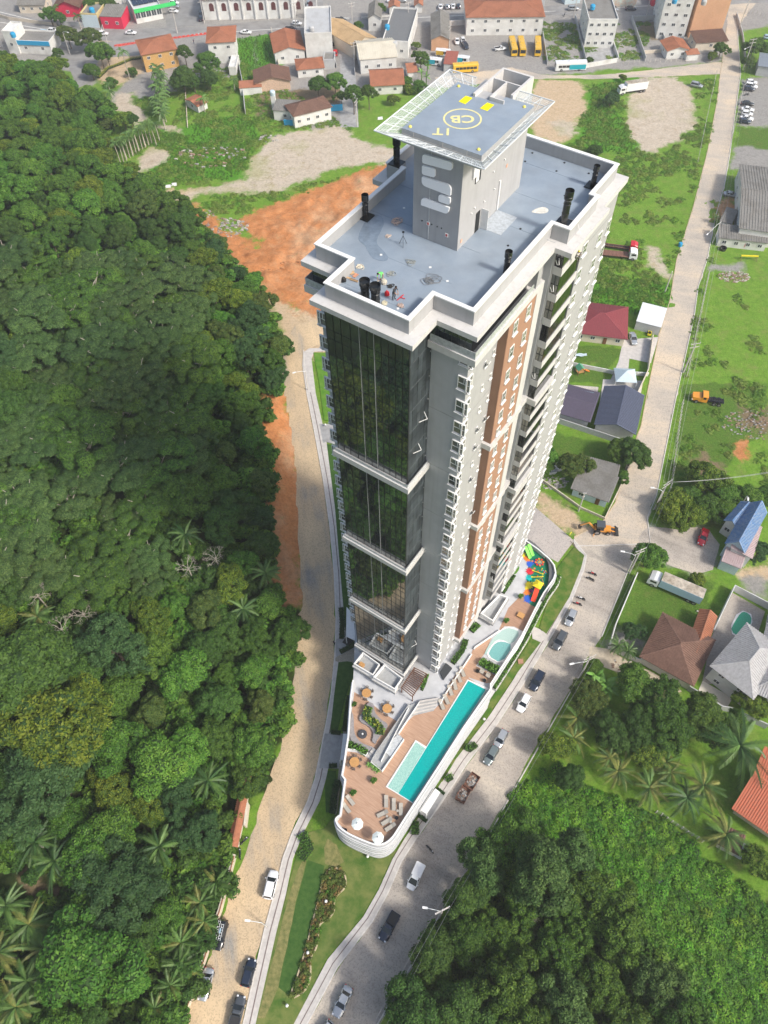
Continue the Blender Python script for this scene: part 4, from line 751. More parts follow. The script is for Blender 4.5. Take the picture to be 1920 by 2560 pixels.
for i in range(8):
 t=i/7;a=np.array(C8(905-t*70,215+t*125,D));b_=np.array(C8(1095-t*45,185+t*105,D));t2=(i+1)/7;a2=np.array(C8(905-t2*70,215+t2*125,D));b2_=np.array(C8(1095-t2*45,185+t2*105,D))
 MB().prism([a[:2],b_[:2],b2_[:2],a2[:2]],D,D+.62-.07*i).build('step',M_conc2 if i%2 else M_conc,st)
s2=empty('garden_steps',(0,0,0),0,'short grey steps beside the curved bench and the ramp end','steps')
for i in range(4):
 a=D4(845-i*22,1715+i*30,D);b_=D4(900-i*22,1765+i*30,D);a2=D4(823-i*22,1745+i*30,D);b3=D4(878-i*22,1795+i*30,D);MB().prism([a[:2],b_[:2],b3[:2],a2[:2]],D,D+.5-.1*i).build('step',M_conc if i%2 else M_conc2,s2)
for pts,lb in(([(515,1020),(300,1165),(290,1185)],'low white curb wall beside the childrens pool'),([(270,1225),(30,1590),(0,1659)],'white glazed curb beside the sun loungers')):
 tag(wall_poly('curb_wall',[p[:2]for p in Z(C7,pts,D+.3)],D,D+.45,.2,M_white,parent=None),lb,'wall')
for pts,lb in(([(580,552),(705,395),(935,560),(845,710)],'left'),([(850,735),(1000,560),(1250,750),(1145,905)],'right')):
 P_=[p[:2]for p in Z(D4,pts,11.2)];e=empty('roof_terrace',(0,0,0),0,lb+' one of two sunken terraces with white parapets at the foot of the glass front','terrace')
 sheet('terrace_floor',P_,10.4,M_ramp,parent=e,thick=1.8)
 ring('parapet',polyoff(P_,.05),polyoff(P_,-.15),10.2,11.35,M_white,e,0,0)
 ring('outer_beam',polyoff(P_,.25),polyoff(P_,.05),9.9,10.4,M_white2,e,0,0)
b=TB();b.bx(-38.2,-28.3,45.0,45.4,8.6,10.9)
b.build('wall',M_white2,tower)
for i in range(7):TB().bx(-37.4+i*1.25,-36.5+i*1.25,44.93,45.0,9.9,10.8).build('pane',M_mull,tower)
P_=[p[:2]for p in Z(D5,[(230,1180),(490,920),(605,960),(400,1285)],10.6)];e=empty('roof_terrace',(0,0,0),0,'white walled terrace at the right foot of the tower above the paved deck','terrace')
sheet('terrace_floor',P_,9.9,M_ramp,parent=e,thick=1.2);ring('parapet',polyoff(P_,.05),polyoff(P_,-.15),9.6,10.7,M_white,e,0,0);ring('outer_beam',polyoff(P_,.3),polyoff(P_,.05),9.2,9.7,M_conc2,e,0,0)
pg=empty('pergola',(0,0,0),0,'brown slatted timber pergola at the foot of the glass front','pergola')
M_perg=mat('pergola_timber',(.17,.085,.055),.6,var=.15,scale=3)
c00,c10,c11,c01=[np.array(D4(x,y,11.2))for x,y in((1405,600),(1600,700),(1395,1010),(1225,870))]
for i in range(14):
 t=i/13;a=c00*(1-t)+c01*t;b_=c10*(1-t)+c11*t;MB().bar(a,b_,.14,.18).build('slat',M_perg,pg)
for s_ in(.06,.94):MB().bar(c00*(1-s_)+c10*s_-(0,0,.18),c01*(1-s_)+c11*s_-(0,0,.18),.14,.2).build('beam',M_perg,pg)
for u,v in((.06,.03),(.94,.03),(.06,.97),(.94,.97)):
 p=(c00*(1-u)+c10*u)*(1-v)+(c01*(1-u)+c11*u)*v;MB().bar((p[0],p[1],D),(p[0],p[1],11.1),.16).build('post',M_perg,pg)
hedge('climbing_plant',Z(D4,[(1590,700),(1560,800),(1515,890)],10.5),.7,9.4,1.9,M_leafA,'green climbing plant on the right end of the pergola',130,9,cat='plant')
hedge('hedge',Z(C7,[(225,1100),(195,1190),(110,1300)],D+.6),1.2,D,1.0,M_leafA,'green hedge at the foot of the terracotta strip',60,12)
hedge('hedge',Z(C7,[(330,960),(270,1020)],D+.6),1.6,D,.9,M_leafA,'short green shrub bed beside the white pilaster foot',60,13)
hedge('hedge',Z(C7,[(640,540),(600,600),(545,690)],D+.6),1.0,D,.9,M_leafA,'narrow green hedge along the paved walk below the balconies',60,14)
hedge('planting_bed',Z(C7,[(350,1290),(430,1340),(500,1370)],D+.4),1.6,D,1.0,M_leafA,'leafy planting bed between the childrens pool and the lap pool',50,15,cat='planting bed',leaf=.3)
tag(MB().prism([p[:2]for p in Z(C7,[(0,1380),(50,1300),(105,1345),(30,1445)],D+.6)],D,D+.5).build('planter',mat('black_box',(.04,.045,.05),.6)),'black covered box beside the hedge at the tower foot','box')
sheet('artificial_turf',smooth(Z(C7,[(630,480),(640,435),(680,455),(688,490),(655,540),(625,530)],D+.03),1),D+.04,MATS['bright_turf'],parent=pod)
pgm=lambda n,c:mat(n,c,.7,var=.06,scale=3)
G_=pgm('rubber_green',(.0,.17,.085));Y_=pgm('rubber_yellow',(.75,.62,.02));O_=pgm('rubber_orange',(.75,.2,.03));B_=pgm('rubber_blue',(.02,.1,.5));R_=pgm('rubber_red',(.6,.02,.04));P_u=pgm('rubber_purple',(.1,.03,.12));T_=pgm('rubber_teal',(.0,.45,.45));LG=pgm('lime_plastic',(.25,.75,.12))
play=sheet('play_floor',smooth(Z(D5,[(735,310),(825,215),(880,260),(1060,360),(1150,460),(1180,600),(1175,800),(1060,1000),(1005,1105),(900,1050),(850,960),(860,800),(885,600),(895,480),(850,390)],D+.03),1),D+.03,G_,kind=None,label='green rubber play floor with coloured edge patches',cat='play floor')
def splat(c,r,m,seed,f=D5,sq=1.):
 rr_=random.Random(seed);q=f(*c,D);n=22;s=r*.021;pts=[]
 for k in range(n):a=2*math.pi*k/n;rad=s*(1 if k%2 else.62)*rr_.uniform(.85,1.1);pts.append((q[0]+rad*math.cos(a),q[1]+rad*math.sin(a)*sq))
 sheet('colour_patch',pts,D+.036+.003*(seed%7),m,parent=play)
for i,(c,r,m)in enumerate((((770,345),42,Y_),((810,370),38,Y_),((865,420),34,O_),((890,455),26,O_),((905,500),40,B_),((965,475),32,B_),((910,600),46,R_),((895,690),40,T_),((900,790),48,Y_),((870,830),26,Y_),((875,890),40,O_),((880,980),50,B_),((930,870),28,P_u),((945,460),12,O_),((975,560),12,O_),((985,718),12,T_),((960,762),14,Y_),((825,290),26,P_u),((870,330),20,P_u))):splat(c,r,m,i)
for x,y in((1005,640),):pass
def dp(f,x,y,z=0):return tuple(np.array(f(x,y,D+z)))
def slide(p,q,m,lab,w=.28):
 e=empty('slide',dp(D5,*p),0,lab,'slide');o=Vector(dp(D5,*p));a=Vector((0,0,1.4));c=Vector(dp(D5,*q))-o+Vector((0,0,.1));d=(c-a);d.z=0;d.normalize();n=Vector((-d.y,d.x,0))
 b=MB();b.loft([[v-n*w,v-n*w*.6-Vector((0,0,.12)),v+n*w*.6-Vector((0,0,.12)),v+n*w,v+n*w*.8-Vector((0,0,-.02)),v-n*w*.8-Vector((0,0,-.02))]for v in(a,a.lerp(c,.3)+Vector((0,0,.12)),a.lerp(c,.7),c)]);b.build('chute',m,e)
 for s in(-1,1):MB().bar(a+n*w*s+Vector((0,0,.06)),c+n*w*s+Vector((0,0,.06)),.1).build('side_rail',m,e)
 MB().bar((a.x,a.y,0),a,.12).build('ladder',P_u,e);return e
slide((835,305),(915,425),LG,'left lime green slide of the twin slides in the playground corner');slide((880,275),(955,390),LG,'right lime green slide of the twin slides in the playground corner')
e=empty('play_house',dp(D5,1005,840),PH,'small play tower with a yellow roof and a red slide','play tower')
for x in(-.6,.6):
 for y in(-.6,.6):MB().bar((x,y,0),(x,y,1.9),.1).build('post',P_u,e)
MB().add([(-.85,-.85,1.8),(.85,-.85,1.8),(.85,.85,1.8),(-.85,.85,1.8),(0,-.1,2.4),(0,.1,2.4)],[(0,1,4),(1,2,5,4),(2,3,5),(3,0,4,5),(0,3,2,1)]).build('roof',Y_,e);MB().box(-.6,.6,-.6,.6,.8,.9).build('platform',P_u,e)
slide((1000,880),(950,1020),pgm('slide_red',(.75,.07,.03)),'red slide of the yellow roofed play tower',.4)
q=dp(D5,1040,485);e=empty('roundabout',q,0,'flower shaped roundabout in red blue and yellow','roundabout')
for k in range(8):a=k*.785;MB().lathe([(.22,.3),(.22,.42),(0,.42)],(.75*math.cos(a),.75*math.sin(a),0),10).build('seat',R_ if k%2 else O_,e);MB().bar((0,0,.4),(.6*math.cos(a),.6*math.sin(a),.4),.06).build('spoke',Y_,e)
MB().lathe([(.5,.2),(.5,.25),(0,.25)],n=20).build('platform',B_,e)
for(p,q),lb in((((945,585),(1095,640)),'upper yellow seesaw on the green play floor'),(((930,680),(1095,672)),'lower yellow seesaw on the green play floor')):
 e=empty('seesaw',dp(D5,(p[0]+q[0])/2,(p[1]+q[1])/2),0,lb,'seesaw');o=Vector(e.location);a=Vector(dp(D5,*p,.5))-o;c=Vector(dp(D5,*q,.5))-o
 MB().bar(a,c,.12).build('beam',Y_,e);MB().bar((0,0,0),(0,0,.5),.2).build('pivot',R_,e)
 for v in(a.lerp(c,.05),a.lerp(c,.95)):MB().box(v.x-.15,v.x+.15,v.y-.12,v.y+.12,v.z+.06,v.z+.12).build('seat',Y_,e)
e=empty('swing',dp(D5,1055,740),0,'thin orange and blue swing frame behind the play tower','swing')
MB().bar((-.5,0,0),(0,.1,1.6),.06).bar((.5,.1,0),(0,.1,1.6),.06).bar((0,.1,1.6),(.2,-1.2,1.6),.06).bar((.2,-1.2,1.6),(.6,-1.3,0),.06).build('frame',O_,e);MB().bar((.1,-.5,1.6),(.1,-.5,.5),.03).box(-.1,.3,-.6,-.4,.45,.5).build('seat',B_,e)
for i,(x,y)in enumerate(((1080,565),(1070,585),(1090,590),(1105,600),(1115,605),(1130,598),(1110,620),(1130,628),(1145,615))):
 tag(MB().lathe([(.13,0),(.13,.12),(0,.14)],n=8).build('stepping_dot',[Y_,O_,T_,R_,B_][i%5],loc=dp(D5,x,y,.03)),'small coloured stepping dot right of the seesaws','stepping dot','coloured stepping dots in the playground')
wall_poly('inner_wall',[p[:2]for p in smooth(Z(C7,[(690,275),(740,245),(830,310),(930,420),(945,520),(930,640),(870,760)],D+.4),1,False)],D,D+.7,.5,mat('slate_ledge',(.12,.125,.13),.7),parent=pod)
M_tab=mat('orange_wood',(.5,.27,.1),.5,var=.08,scale=4);M_chair=mat('rope_chair',(.16,.13,.11),.7)
def round_table(c,lab,n=6,r=.85):
 q=dp(D4,*c,.03);e=empty('round_table',q,0,'round orange wooden table '+lab,'table','round tables on the podium deck')
 MB().lathe([(r*.98,.68),(r,.70),(r,.75),(0,.76)],n=28).build('table_top',M_tab,e);MB().lathe([(.3,0),(.3,.04),(.06,.06),(.06,.7)],n=10).build('pedestal',M_black,e)
 for k in range(n):
  a=k*2*math.pi/n+.4;ch=empty('chair',(q[0]+(r+.22)*math.cos(a),q[1]+(r+.22)*math.sin(a),q[2]),a,'dark woven chair pulled up to the round table '+lab,'chair','woven chairs at the table '+lab)
  MB().box(-.22,.22,-.22,.22,.40,.45).build('seat',M_chair,ch);bk=MB()
  for j in range(6):t=-1.2+j*.48;bk.bar((.26*math.cos(t*.8),.28*math.sin(t),.45),(.3*math.cos(t*.8),.3*math.sin(t),.8),.05)
  for j in range(5):t=-1.2+j*.48;t2=t+.48;bk.bar((.3*math.cos(t*.8),.3*math.sin(t),.8),(.3*math.cos(t2*.8),.3*math.sin(t2),.8),.05)
  bk.build('backrest',M_chair,ch)
  for sx in(-.18,.18):
   for sy in(-.18,.18):MB().bar((sx,sy,0),(sx,sy,.42),.04).build('leg',M_black,ch)
round_table((755,975),'nearest the left parapet on the grey terrace');round_table((1040,1187),'between the planting bed and the ramp');round_table((590,1925),'below the curved white wall')
for c,lab in(((690,580),'on the left sunken terrace'),):
 q=np.array(D4(*c,10.45));e=empty('picnic_table',tuple(q),PH,'small orange wooden table '+lab,'table');MB().box(-.5,.5,-.4,.4,.7,.75).build('table_top',M_tab,e);
 for sx in(-.4,.4):MB().box(sx-.04,sx+.04,-.3,.3,0,.7).build('leg',M_tab,e)
e=empty('square_table',dp(C7,697,900,.03),PH,'square orange wooden table alone on the small wooden deck','table');MB().box(-.65,.65,-.55,.55,.4,.48).build('table_top',M_tab,e)
for sx in(-.55,.55):
 for sy in(-.45,.45):MB().box(sx-.05,sx+.05,sy-.05,sy+.05,0,.4).build('leg',M_tab,e)
M_sling=mat('grey_sling_fabric',(.38,.355,.31),.85,var=.06,scale=12)
def lounger(c,ang,lab,f=C8,folded=True):
 e=empty('sun_lounger',dp(f,*c,.03),ang,'grey sling sun lounger '+lab,'sun lounger','sun loungers on the pool deck')
 MB().box(-.33,.33,-.95,.35,.3,.35).build('seat',M_sling,e);MB().add([(-.33,.35,.32),(.33,.35,.32),(.33,.98,.62),(-.33,.98,.62),(-.33,.35,.27),(.33,.35,.27),(.33,.98,.57),(-.33,.98,.57)],[(0,1,2,3),(4,7,6,5),(0,4,5,1),(2,6,7,3),(0,3,7,4),(1,5,6,2)]).build('backrest',M_sling,e)
 for sx in(-.34,.34):MB().bar((sx,-.95,.33),(sx,.4,.33),.05).build('side_rail',M_chair,e)
 for sx in(-.3,.3):
  for sy in(-.8,.3):MB().box(sx-.025,sx+.025,sy-.025,sy+.025,0,.3).build('leg',M_chair,e)
def hd(f,p,q):a=f(*p,D);b=f(*q,D);return math.atan2(b[1]-a[1],b[0]-a[0])-math.pi/2
for p,q,lb in(((575,1255),(575,1155),'left of three in the row below the shallow pool'),((650,1280),(650,1190),'middle of three in the row below the shallow pool'),((720,1335),(720,1230),'right of three in the row nearest the pool corner'),((495,1345),(580,1305),'uppermost of three slanting towards the street parapet'),((540,1425),(620,1375),'middle of three slanting towards the street parapet'),((575,1485),(655,1430),'lowest of three slanting towards the street parapet'),((255,1235),(190,1150),'upper one of two beside the left parapet'),((215,1310),(150,1225),'lower one of two beside the left parapet'),((1265,105),(1240,5),'nearest the pergola side in the row of four beside the pool'),((1225,160),(1190,60),'second in the row of four beside the pool'),((1190,245),(1145,150),'third in the row of four beside the pool'),((1145,300),(1100,200),'last in the row of four nearest the steps'),((1310,25),(1275,-60),'furthest one beside the top end of the pool'),((1345,-30),(1310,-115),'close to the potted palms by the pool')):
 lounger(((p[0]+q[0])/2,(p[1]+q[1])/2),hd(C8,p,q),lb)
for c,lb in(((583,1350),'between the slanting loungers'),((620,1407),'beside the lowest slanting loungers'),((687,1297),'between the middle and right loungers')):
 e=empty('side_table',dp(C8,*c,.03),0,'small round side table '+lb,'side table');MB().lathe([(.2,.4),(.22,.42),(.22,.45),(0,.45)],n=14).build('table_top',M_sling,e);MB().lathe([(.12,0),(.04,.05),(.04,.42)],n=8).build('stem',M_chair,e)
for c,lb in(((678,1367),'beside the slanting loungers'),((172,1490),'in the front left corner of the deck')):
 e=empty('plant_pot',dp(C8,*c,.03),0,'round black pot '+lb,'pot');MB().lathe([(.22,0),(.32,.45),(.32,.5),(.26,.5),(.24,.42),(0,.42)],n=16).build('pot',M_black,e)
for c,lb in(((322,1380),'left of the armchairs'),((382,1460),'below the armchairs')):
 e=empty('plant_pot',dp(C7,*c,.03),0,'round black side stool '+lb,'stool');MB().lathe([(.3,0),(.34,.3),(.3,.5),(0,.5)],n=16).build('pot',M_black,e)
for c,lb in(((362,1385),'upper left'),((415,1420),'lower right')):
 e=empty('armchair',dp(C7,*c,.03),1.0,lb+' one of two grey woven armchairs by the pool planting','armchair');MB().box(-.35,.35,-.35,.35,.2,.42).build('seat',M_sling,e);MB().box(-.38,.38,.3,.42,.2,.85).build('backrest',M_sling,e);MB().box(-.42,-.33,-.35,.35,.2,.6).build('armrest',M_sling,e);MB().box(.33,.42,-.35,.35,.2,.6).build('armrest',M_sling,e)
def parasol(c,lab,z=2.2,r=.98):
 e=empty('parasol',dp(C8,*c,.03),.2,lab,'parasol','white octagonal parasols on the pool deck');b=MB();n=8
 top_=(0,0,z+.45);rim=[(r*math.cos(2*math.pi*k/n),r*math.sin(2*math.pi*k/n),z)for k in range(n)];mid=[(r*.55*math.cos(2*math.pi*k/n),r*.55*math.sin(2*math.pi*k/n),z+.24)for k in range(n)]
 for k in range(n):
  j=(k+1)%n;MB().add([top_,mid[k],mid[j],rim[j],rim[k]],[(0,1,2),(1,4,3,2)]).build('canopy_panel',mat('parasol_cloth',(.74,.79,.76),.8,var=.02),e)
  MB().bar(rim[k],top_,.035).build('rib',M_white,e);MB().add([rim[k],rim[j],(rim[j][0],rim[j][1],z-.16),(rim[k][0],rim[k][1],z-.16)],[(0,1,2,3)]).build('valance',MATS['parasol_cloth'],e)
 MB().lathe([(.4,0),(.4,.08),(.04,.1),(.035,z+.4)],n=10).build('pole',M_chair,e);MB().lathe([(.07,z+.42),(.09,z+.52),(0,z+.56)],n=8).build('finial',M_black,e)
for c,lb in(((295,1450),'left white octagonal parasol on the pool deck, further from the street'),((495,1585),'right white octagonal parasol at the front tip of the pool deck')):parasol(c,lb)
def canopy(f,pts,z,lab):
 e=empty('entrance_canopy',(0,0,0),0,lab,'canopy');P_=[p[:2]for p in Z(f,pts,z)];sheet('roof',P_,z,M_white,parent=e,thick=.25)
 for p in P_[-2:]:MB().bar((p[0],p[1],0),(p[0],p[1],z-.2),.18).build('post',M_white,e)
canopy(C8,[(1060,1070),(1110,1110),(975,1325),(915,1285)],3.4,'white flat canopy over the street entrance of the podium');canopy(C8,[(150,530),(190,532),(160,790),(118,790)],3.4,'white narrow canopy over the entrance on the forest side')
canopy(L3,[(1255,70),(1345,170),(1375,430),(1250,370)],3.4,'grey roofed porch left of the tower foot')
# ================= vegetation =================
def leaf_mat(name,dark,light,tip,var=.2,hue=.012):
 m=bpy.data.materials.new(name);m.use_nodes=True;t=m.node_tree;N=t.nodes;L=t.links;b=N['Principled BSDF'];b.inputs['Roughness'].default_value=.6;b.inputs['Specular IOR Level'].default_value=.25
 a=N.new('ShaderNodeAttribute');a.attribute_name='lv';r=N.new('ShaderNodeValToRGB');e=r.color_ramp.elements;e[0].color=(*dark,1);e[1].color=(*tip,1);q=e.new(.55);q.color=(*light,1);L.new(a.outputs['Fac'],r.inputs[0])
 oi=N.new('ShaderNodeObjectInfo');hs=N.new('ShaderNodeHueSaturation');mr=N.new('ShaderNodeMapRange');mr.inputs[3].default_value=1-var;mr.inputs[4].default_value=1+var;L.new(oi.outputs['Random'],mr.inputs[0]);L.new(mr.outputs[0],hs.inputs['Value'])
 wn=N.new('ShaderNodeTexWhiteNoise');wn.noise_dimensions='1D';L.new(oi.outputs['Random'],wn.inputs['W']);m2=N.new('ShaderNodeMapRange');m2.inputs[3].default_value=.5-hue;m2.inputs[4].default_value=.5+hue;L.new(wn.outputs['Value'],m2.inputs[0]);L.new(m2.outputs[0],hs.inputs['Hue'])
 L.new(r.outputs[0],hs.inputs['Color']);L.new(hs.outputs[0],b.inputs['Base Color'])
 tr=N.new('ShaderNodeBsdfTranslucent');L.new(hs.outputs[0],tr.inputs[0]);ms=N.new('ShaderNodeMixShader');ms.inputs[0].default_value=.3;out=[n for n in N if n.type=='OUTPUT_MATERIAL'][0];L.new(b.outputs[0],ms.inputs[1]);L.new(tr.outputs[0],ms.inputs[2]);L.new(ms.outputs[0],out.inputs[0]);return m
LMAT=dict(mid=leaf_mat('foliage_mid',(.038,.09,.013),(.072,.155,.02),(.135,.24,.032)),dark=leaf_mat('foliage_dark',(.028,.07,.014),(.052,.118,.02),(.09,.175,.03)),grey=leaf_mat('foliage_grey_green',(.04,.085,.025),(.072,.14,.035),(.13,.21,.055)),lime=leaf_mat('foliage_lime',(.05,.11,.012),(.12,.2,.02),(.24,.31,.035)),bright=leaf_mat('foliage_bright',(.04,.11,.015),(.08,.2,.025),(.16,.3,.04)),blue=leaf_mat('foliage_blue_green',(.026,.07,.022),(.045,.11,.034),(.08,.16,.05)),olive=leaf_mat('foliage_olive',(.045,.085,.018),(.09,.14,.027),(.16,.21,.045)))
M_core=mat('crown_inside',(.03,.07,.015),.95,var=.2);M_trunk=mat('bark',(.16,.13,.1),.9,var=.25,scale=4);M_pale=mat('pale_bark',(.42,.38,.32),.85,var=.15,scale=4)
def np_mesh(name,V,Fq,mats,mi=None,lv=None,smooth=False):
 me=bpy.data.meshes.new(name);V=np.asarray(V,np.float32);Fq=np.asarray(Fq,np.int32);me.vertices.add(len(V));me.vertices.foreach_set('co',V.ravel());me.loops.add(Fq.size);me.loops.foreach_set('vertex_index',Fq.ravel())
 me.polygons.add(len(Fq));me.polygons.foreach_set('loop_start',np.arange(0,Fq.size,Fq.shape[1],dtype=np.int32));
 for m in mats:me.materials.append(m)
 if mi is not None:me.polygons.foreach_set('material_index',np.asarray(mi,np.int32))
 me.update(calc_edges=True)
 if lv is not None:a=me.attributes.new('lv','FLOAT','POINT');a.data.foreach_set('value',np.asarray(lv,np.float32))
 return me
def ico(sub=2):
 bm=bmesh.new();bmesh.ops.create_icosphere(bm,subdivisions=sub,radius=1);v=np.array([x.co[:]for x in bm.verts]);f=np.array([[q.index for q in x.verts]for x in bm.faces]);bm.free();return v,f
ICO1=ico(2);ICO0=ico(1)
def leaf_cloud(r,cen,rad,n,size,up=.35,squash=.8,jit=.55,asp=.5):
 d=r.normal(size=(n,3));d/=np.linalg.norm(d,axis=1)[:,None];d[:,2]=np.where(d[:,2]<-.25,-d[:,2],d[:,2])
 p=cen+d*rad*np.array([1,1,squash])*(1-.22*r.random((n,1))**2)
 nn=d+r.normal(size=(n,3))*jit+np.array([0,0,up]);nn/=np.linalg.norm(nn,axis=1)[:,None]
 u=np.cross(nn,r.normal(size=(n,3)));u/=np.linalg.norm(u,axis=1)[:,None]+1e-9;v=np.cross(nn,u);s=size*r.uniform(.6,1.35,(n,1))
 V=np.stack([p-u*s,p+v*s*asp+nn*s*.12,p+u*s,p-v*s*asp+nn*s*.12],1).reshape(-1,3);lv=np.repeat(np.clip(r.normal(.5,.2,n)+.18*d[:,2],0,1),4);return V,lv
def crown(name,seed,Rr,H,nc,cr,nl,size,m,flat=False,squash=.75,jit=.55,up=.35,core=True,asp=.5,lob=.25):
 r=np.random.default_rng(seed);VV=[];LV=[];ci=0;cores=[]
 ph=r.uniform(0,6.28,4)
 for k in range(nc):
  z=1-(k+.5)/nc*1.25;th=k*2.39996+r.normal()*.25;q=math.sqrt(max(0,1-z*z));wob=1+lob*math.sin(2*th+ph[0])+lob*.6*math.sin(3*th+ph[1])
  c=np.array([math.cos(th)*q*wob*Rr,math.sin(th)*q*wob*Rr,(z if not flat else.35*z+r.normal()*.12)*H])*r.uniform(.75,1.0)
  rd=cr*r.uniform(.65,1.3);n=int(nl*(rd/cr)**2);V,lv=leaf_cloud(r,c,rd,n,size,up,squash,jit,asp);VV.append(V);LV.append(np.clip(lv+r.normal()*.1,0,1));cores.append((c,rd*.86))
 V=np.concatenate(VV);lv=np.concatenate(LV);n4=len(V)//4;Fq=np.arange(n4*4).reshape(-1,4)
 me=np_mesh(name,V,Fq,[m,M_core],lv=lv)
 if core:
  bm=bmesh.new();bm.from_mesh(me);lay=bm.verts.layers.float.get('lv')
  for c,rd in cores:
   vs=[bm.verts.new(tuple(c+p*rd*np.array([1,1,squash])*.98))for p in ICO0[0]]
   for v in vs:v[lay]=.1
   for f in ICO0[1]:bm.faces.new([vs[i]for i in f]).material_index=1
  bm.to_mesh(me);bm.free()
 return me
def trunk_mesh(h,r0,m,limbs=5,seed=0,spread=2.5,up=.45):
 r=random.Random(seed);b=MB();b.tube([(0,0,-1),(0.1,0,h*.4),(.0,.15,h)],[r0*1.3,r0,r0*.6],7)
 for k in range(limbs):
  a=k*2.4+r.random();z0=h*r.uniform(.45,.85);e=(math.cos(a)*spread*r.uniform(.6,1),math.sin(a)*spread*r.uniform(.6,1),h+h*up*r.uniform(.1,.5));mid=(e[0]*.5,e[1]*.5,z0+(e[2]-z0)*.4);b.tube([(0,0,z0),mid,e],[r0*.55,r0*.4,r0*.15],5)
 return b.mesh('trunk',m)
P={}
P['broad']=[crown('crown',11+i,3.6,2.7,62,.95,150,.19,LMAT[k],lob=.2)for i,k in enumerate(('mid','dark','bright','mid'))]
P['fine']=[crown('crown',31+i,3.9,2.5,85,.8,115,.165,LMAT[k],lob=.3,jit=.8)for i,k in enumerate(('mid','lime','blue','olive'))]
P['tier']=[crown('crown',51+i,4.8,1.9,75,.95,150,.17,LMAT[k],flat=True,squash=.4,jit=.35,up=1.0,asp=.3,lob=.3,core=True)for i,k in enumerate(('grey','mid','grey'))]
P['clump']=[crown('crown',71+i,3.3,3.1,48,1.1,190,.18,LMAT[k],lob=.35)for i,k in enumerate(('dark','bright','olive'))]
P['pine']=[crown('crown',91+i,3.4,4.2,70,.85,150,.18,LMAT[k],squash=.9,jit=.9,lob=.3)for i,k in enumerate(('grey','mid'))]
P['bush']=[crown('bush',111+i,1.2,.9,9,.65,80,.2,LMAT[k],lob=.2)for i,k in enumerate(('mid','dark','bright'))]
TR=[trunk_mesh(6,.22,M_trunk,5,1),trunk_mesh(7,.26,M_pale,7,2,3.6,.5)]
def bare_mesh(seed,R_=2.4,h=7):
 r=random.Random(seed);b=MB();b.tube([(0,0,-1),(0,0,h)],[.16,.1],5)
 def br(p,d,l,rad,lev):
  e=p+d*l;b.tube([p,p.lerp(e,.5)+Vector((r.gauss(0,.05),r.gauss(0,.05),.05)),e],[rad,rad*.8,rad*.5],4,cap=False)
  if lev<3:
   for _ in range(3):br(e,(d+Vector((r.gauss(0,.55),r.gauss(0,.55),r.gauss(.05,.35)))).normalized(),l*.68,rad*.55,lev+1)
 for k in range(7):a=k*.9;br(Vector((0,0,h*.9)),Vector((math.cos(a),math.sin(a),.7)).normalized(),R_*.5,.07,0)
 return b.mesh('branches',M_pale)
BARE=[bare_mesh(5),bare_mesh(6)]
KIND={'broad':('round-crowned tree','tree'),'fine':('spreading tree','tree'),'tier':('flat feathery tree','tree'),'clump':('bulging clumpy tree','tree'),'pine':('tall tufted conifer','tree')}
ntree=0
def tree(x,y,kind,var,sc,h=None,label=None,group=None,rz=None,name=None,squ=1.,cat='tree'):
 global ntree;ntree+=1
 h=(6.2 if kind!='pine' else 8.5)*sc if h is None else h;z=gz(x,y)
 e=empty(name or{'pine':'pine_tree'}.get(kind,'forest_tree' if group and 'hill' in group else 'leafy_tree'),(x,y,z),(rz if rz is not None else RN.uniform(0,6.28)),label,cat,group)
 inst('trunk',TR[1 if kind=='tier' else 0],e,(0,0,0),sc=(sc,sc,max(.2,h/(7 if kind=='tier' else 6))))
 inst('crown',P[kind][var%len(P[kind])],e,(0,0,h),sc=(sc,sc,sc*squ));return e
def scatter(name,protos,pts,rots,scs,pick,label=None,cat=None,kind='stuff'):
 me=bpy.data.meshes.new(name);me.vertices.add(len(pts));me.vertices.foreach_set('co',np.asarray(pts,np.float32).ravel())
 for nm,tp,val in(('rot','FLOAT',rots),('sc','FLOAT',scs),('pick','INT',pick)):
  a=me.attributes.new(nm,tp,'POINT');a.data.foreach_set('value',np.asarray(val,np.float32 if tp=='FLOAT' else np.int32))
 o=inst(name,me);ng=bpy.data.node_groups.new(name,'GeometryNodeTree');ng.interface.new_socket('Geometry',in_out='INPUT',socket_type='NodeSocketGeometry');ng.interface.new_socket('Geometry',in_out='OUTPUT',socket_type='NodeSocketGeometry')
 N=ng.nodes;L=ng.links;gi=N.new('NodeGroupInput');go=N.new('NodeGroupOutput');jn=N.new('GeometryNodeJoinGeometry')
 def at(nm,tp):n=N.new('GeometryNodeInputNamedAttribute');n.data_type=tp;n.inputs[0].default_value=nm;return n.outputs[0]
 cx=N.new('ShaderNodeCombineXYZ');L.new(at('rot','FLOAT'),cx.inputs[2])
 for i,pm in enumerate(protos):
  po=bpy.data.objects.new(name+'_leafage',pm);oi=N.new('GeometryNodeObjectInfo');oi.inputs[0].default_value=po
  ip=N.new('GeometryNodeInstanceOnPoints');L.new(gi.outputs[0],ip.inputs['Points']);L.new(oi.outputs['Geometry'],ip.inputs['Instance'])
  c=N.new('FunctionNodeCompare');c.data_type='INT';c.operation='EQUAL';L.new(at('pick','INT'),c.inputs[2]);c.inputs[3].default_value=i;L.new(c.outputs[0],ip.inputs['Selection'])
  L.new(cx.outputs[0],ip.inputs['Rotation']);L.new(at('sc','FLOAT'),ip.inputs['Scale']);L.new(ip.outputs[0],jn.inputs[0])
 L.new(jn.outputs[0],go.inputs[0]);md=o.modifiers.new('scatter','NODES');md.node_group=ng;return tag(o,label,cat,None,kind)
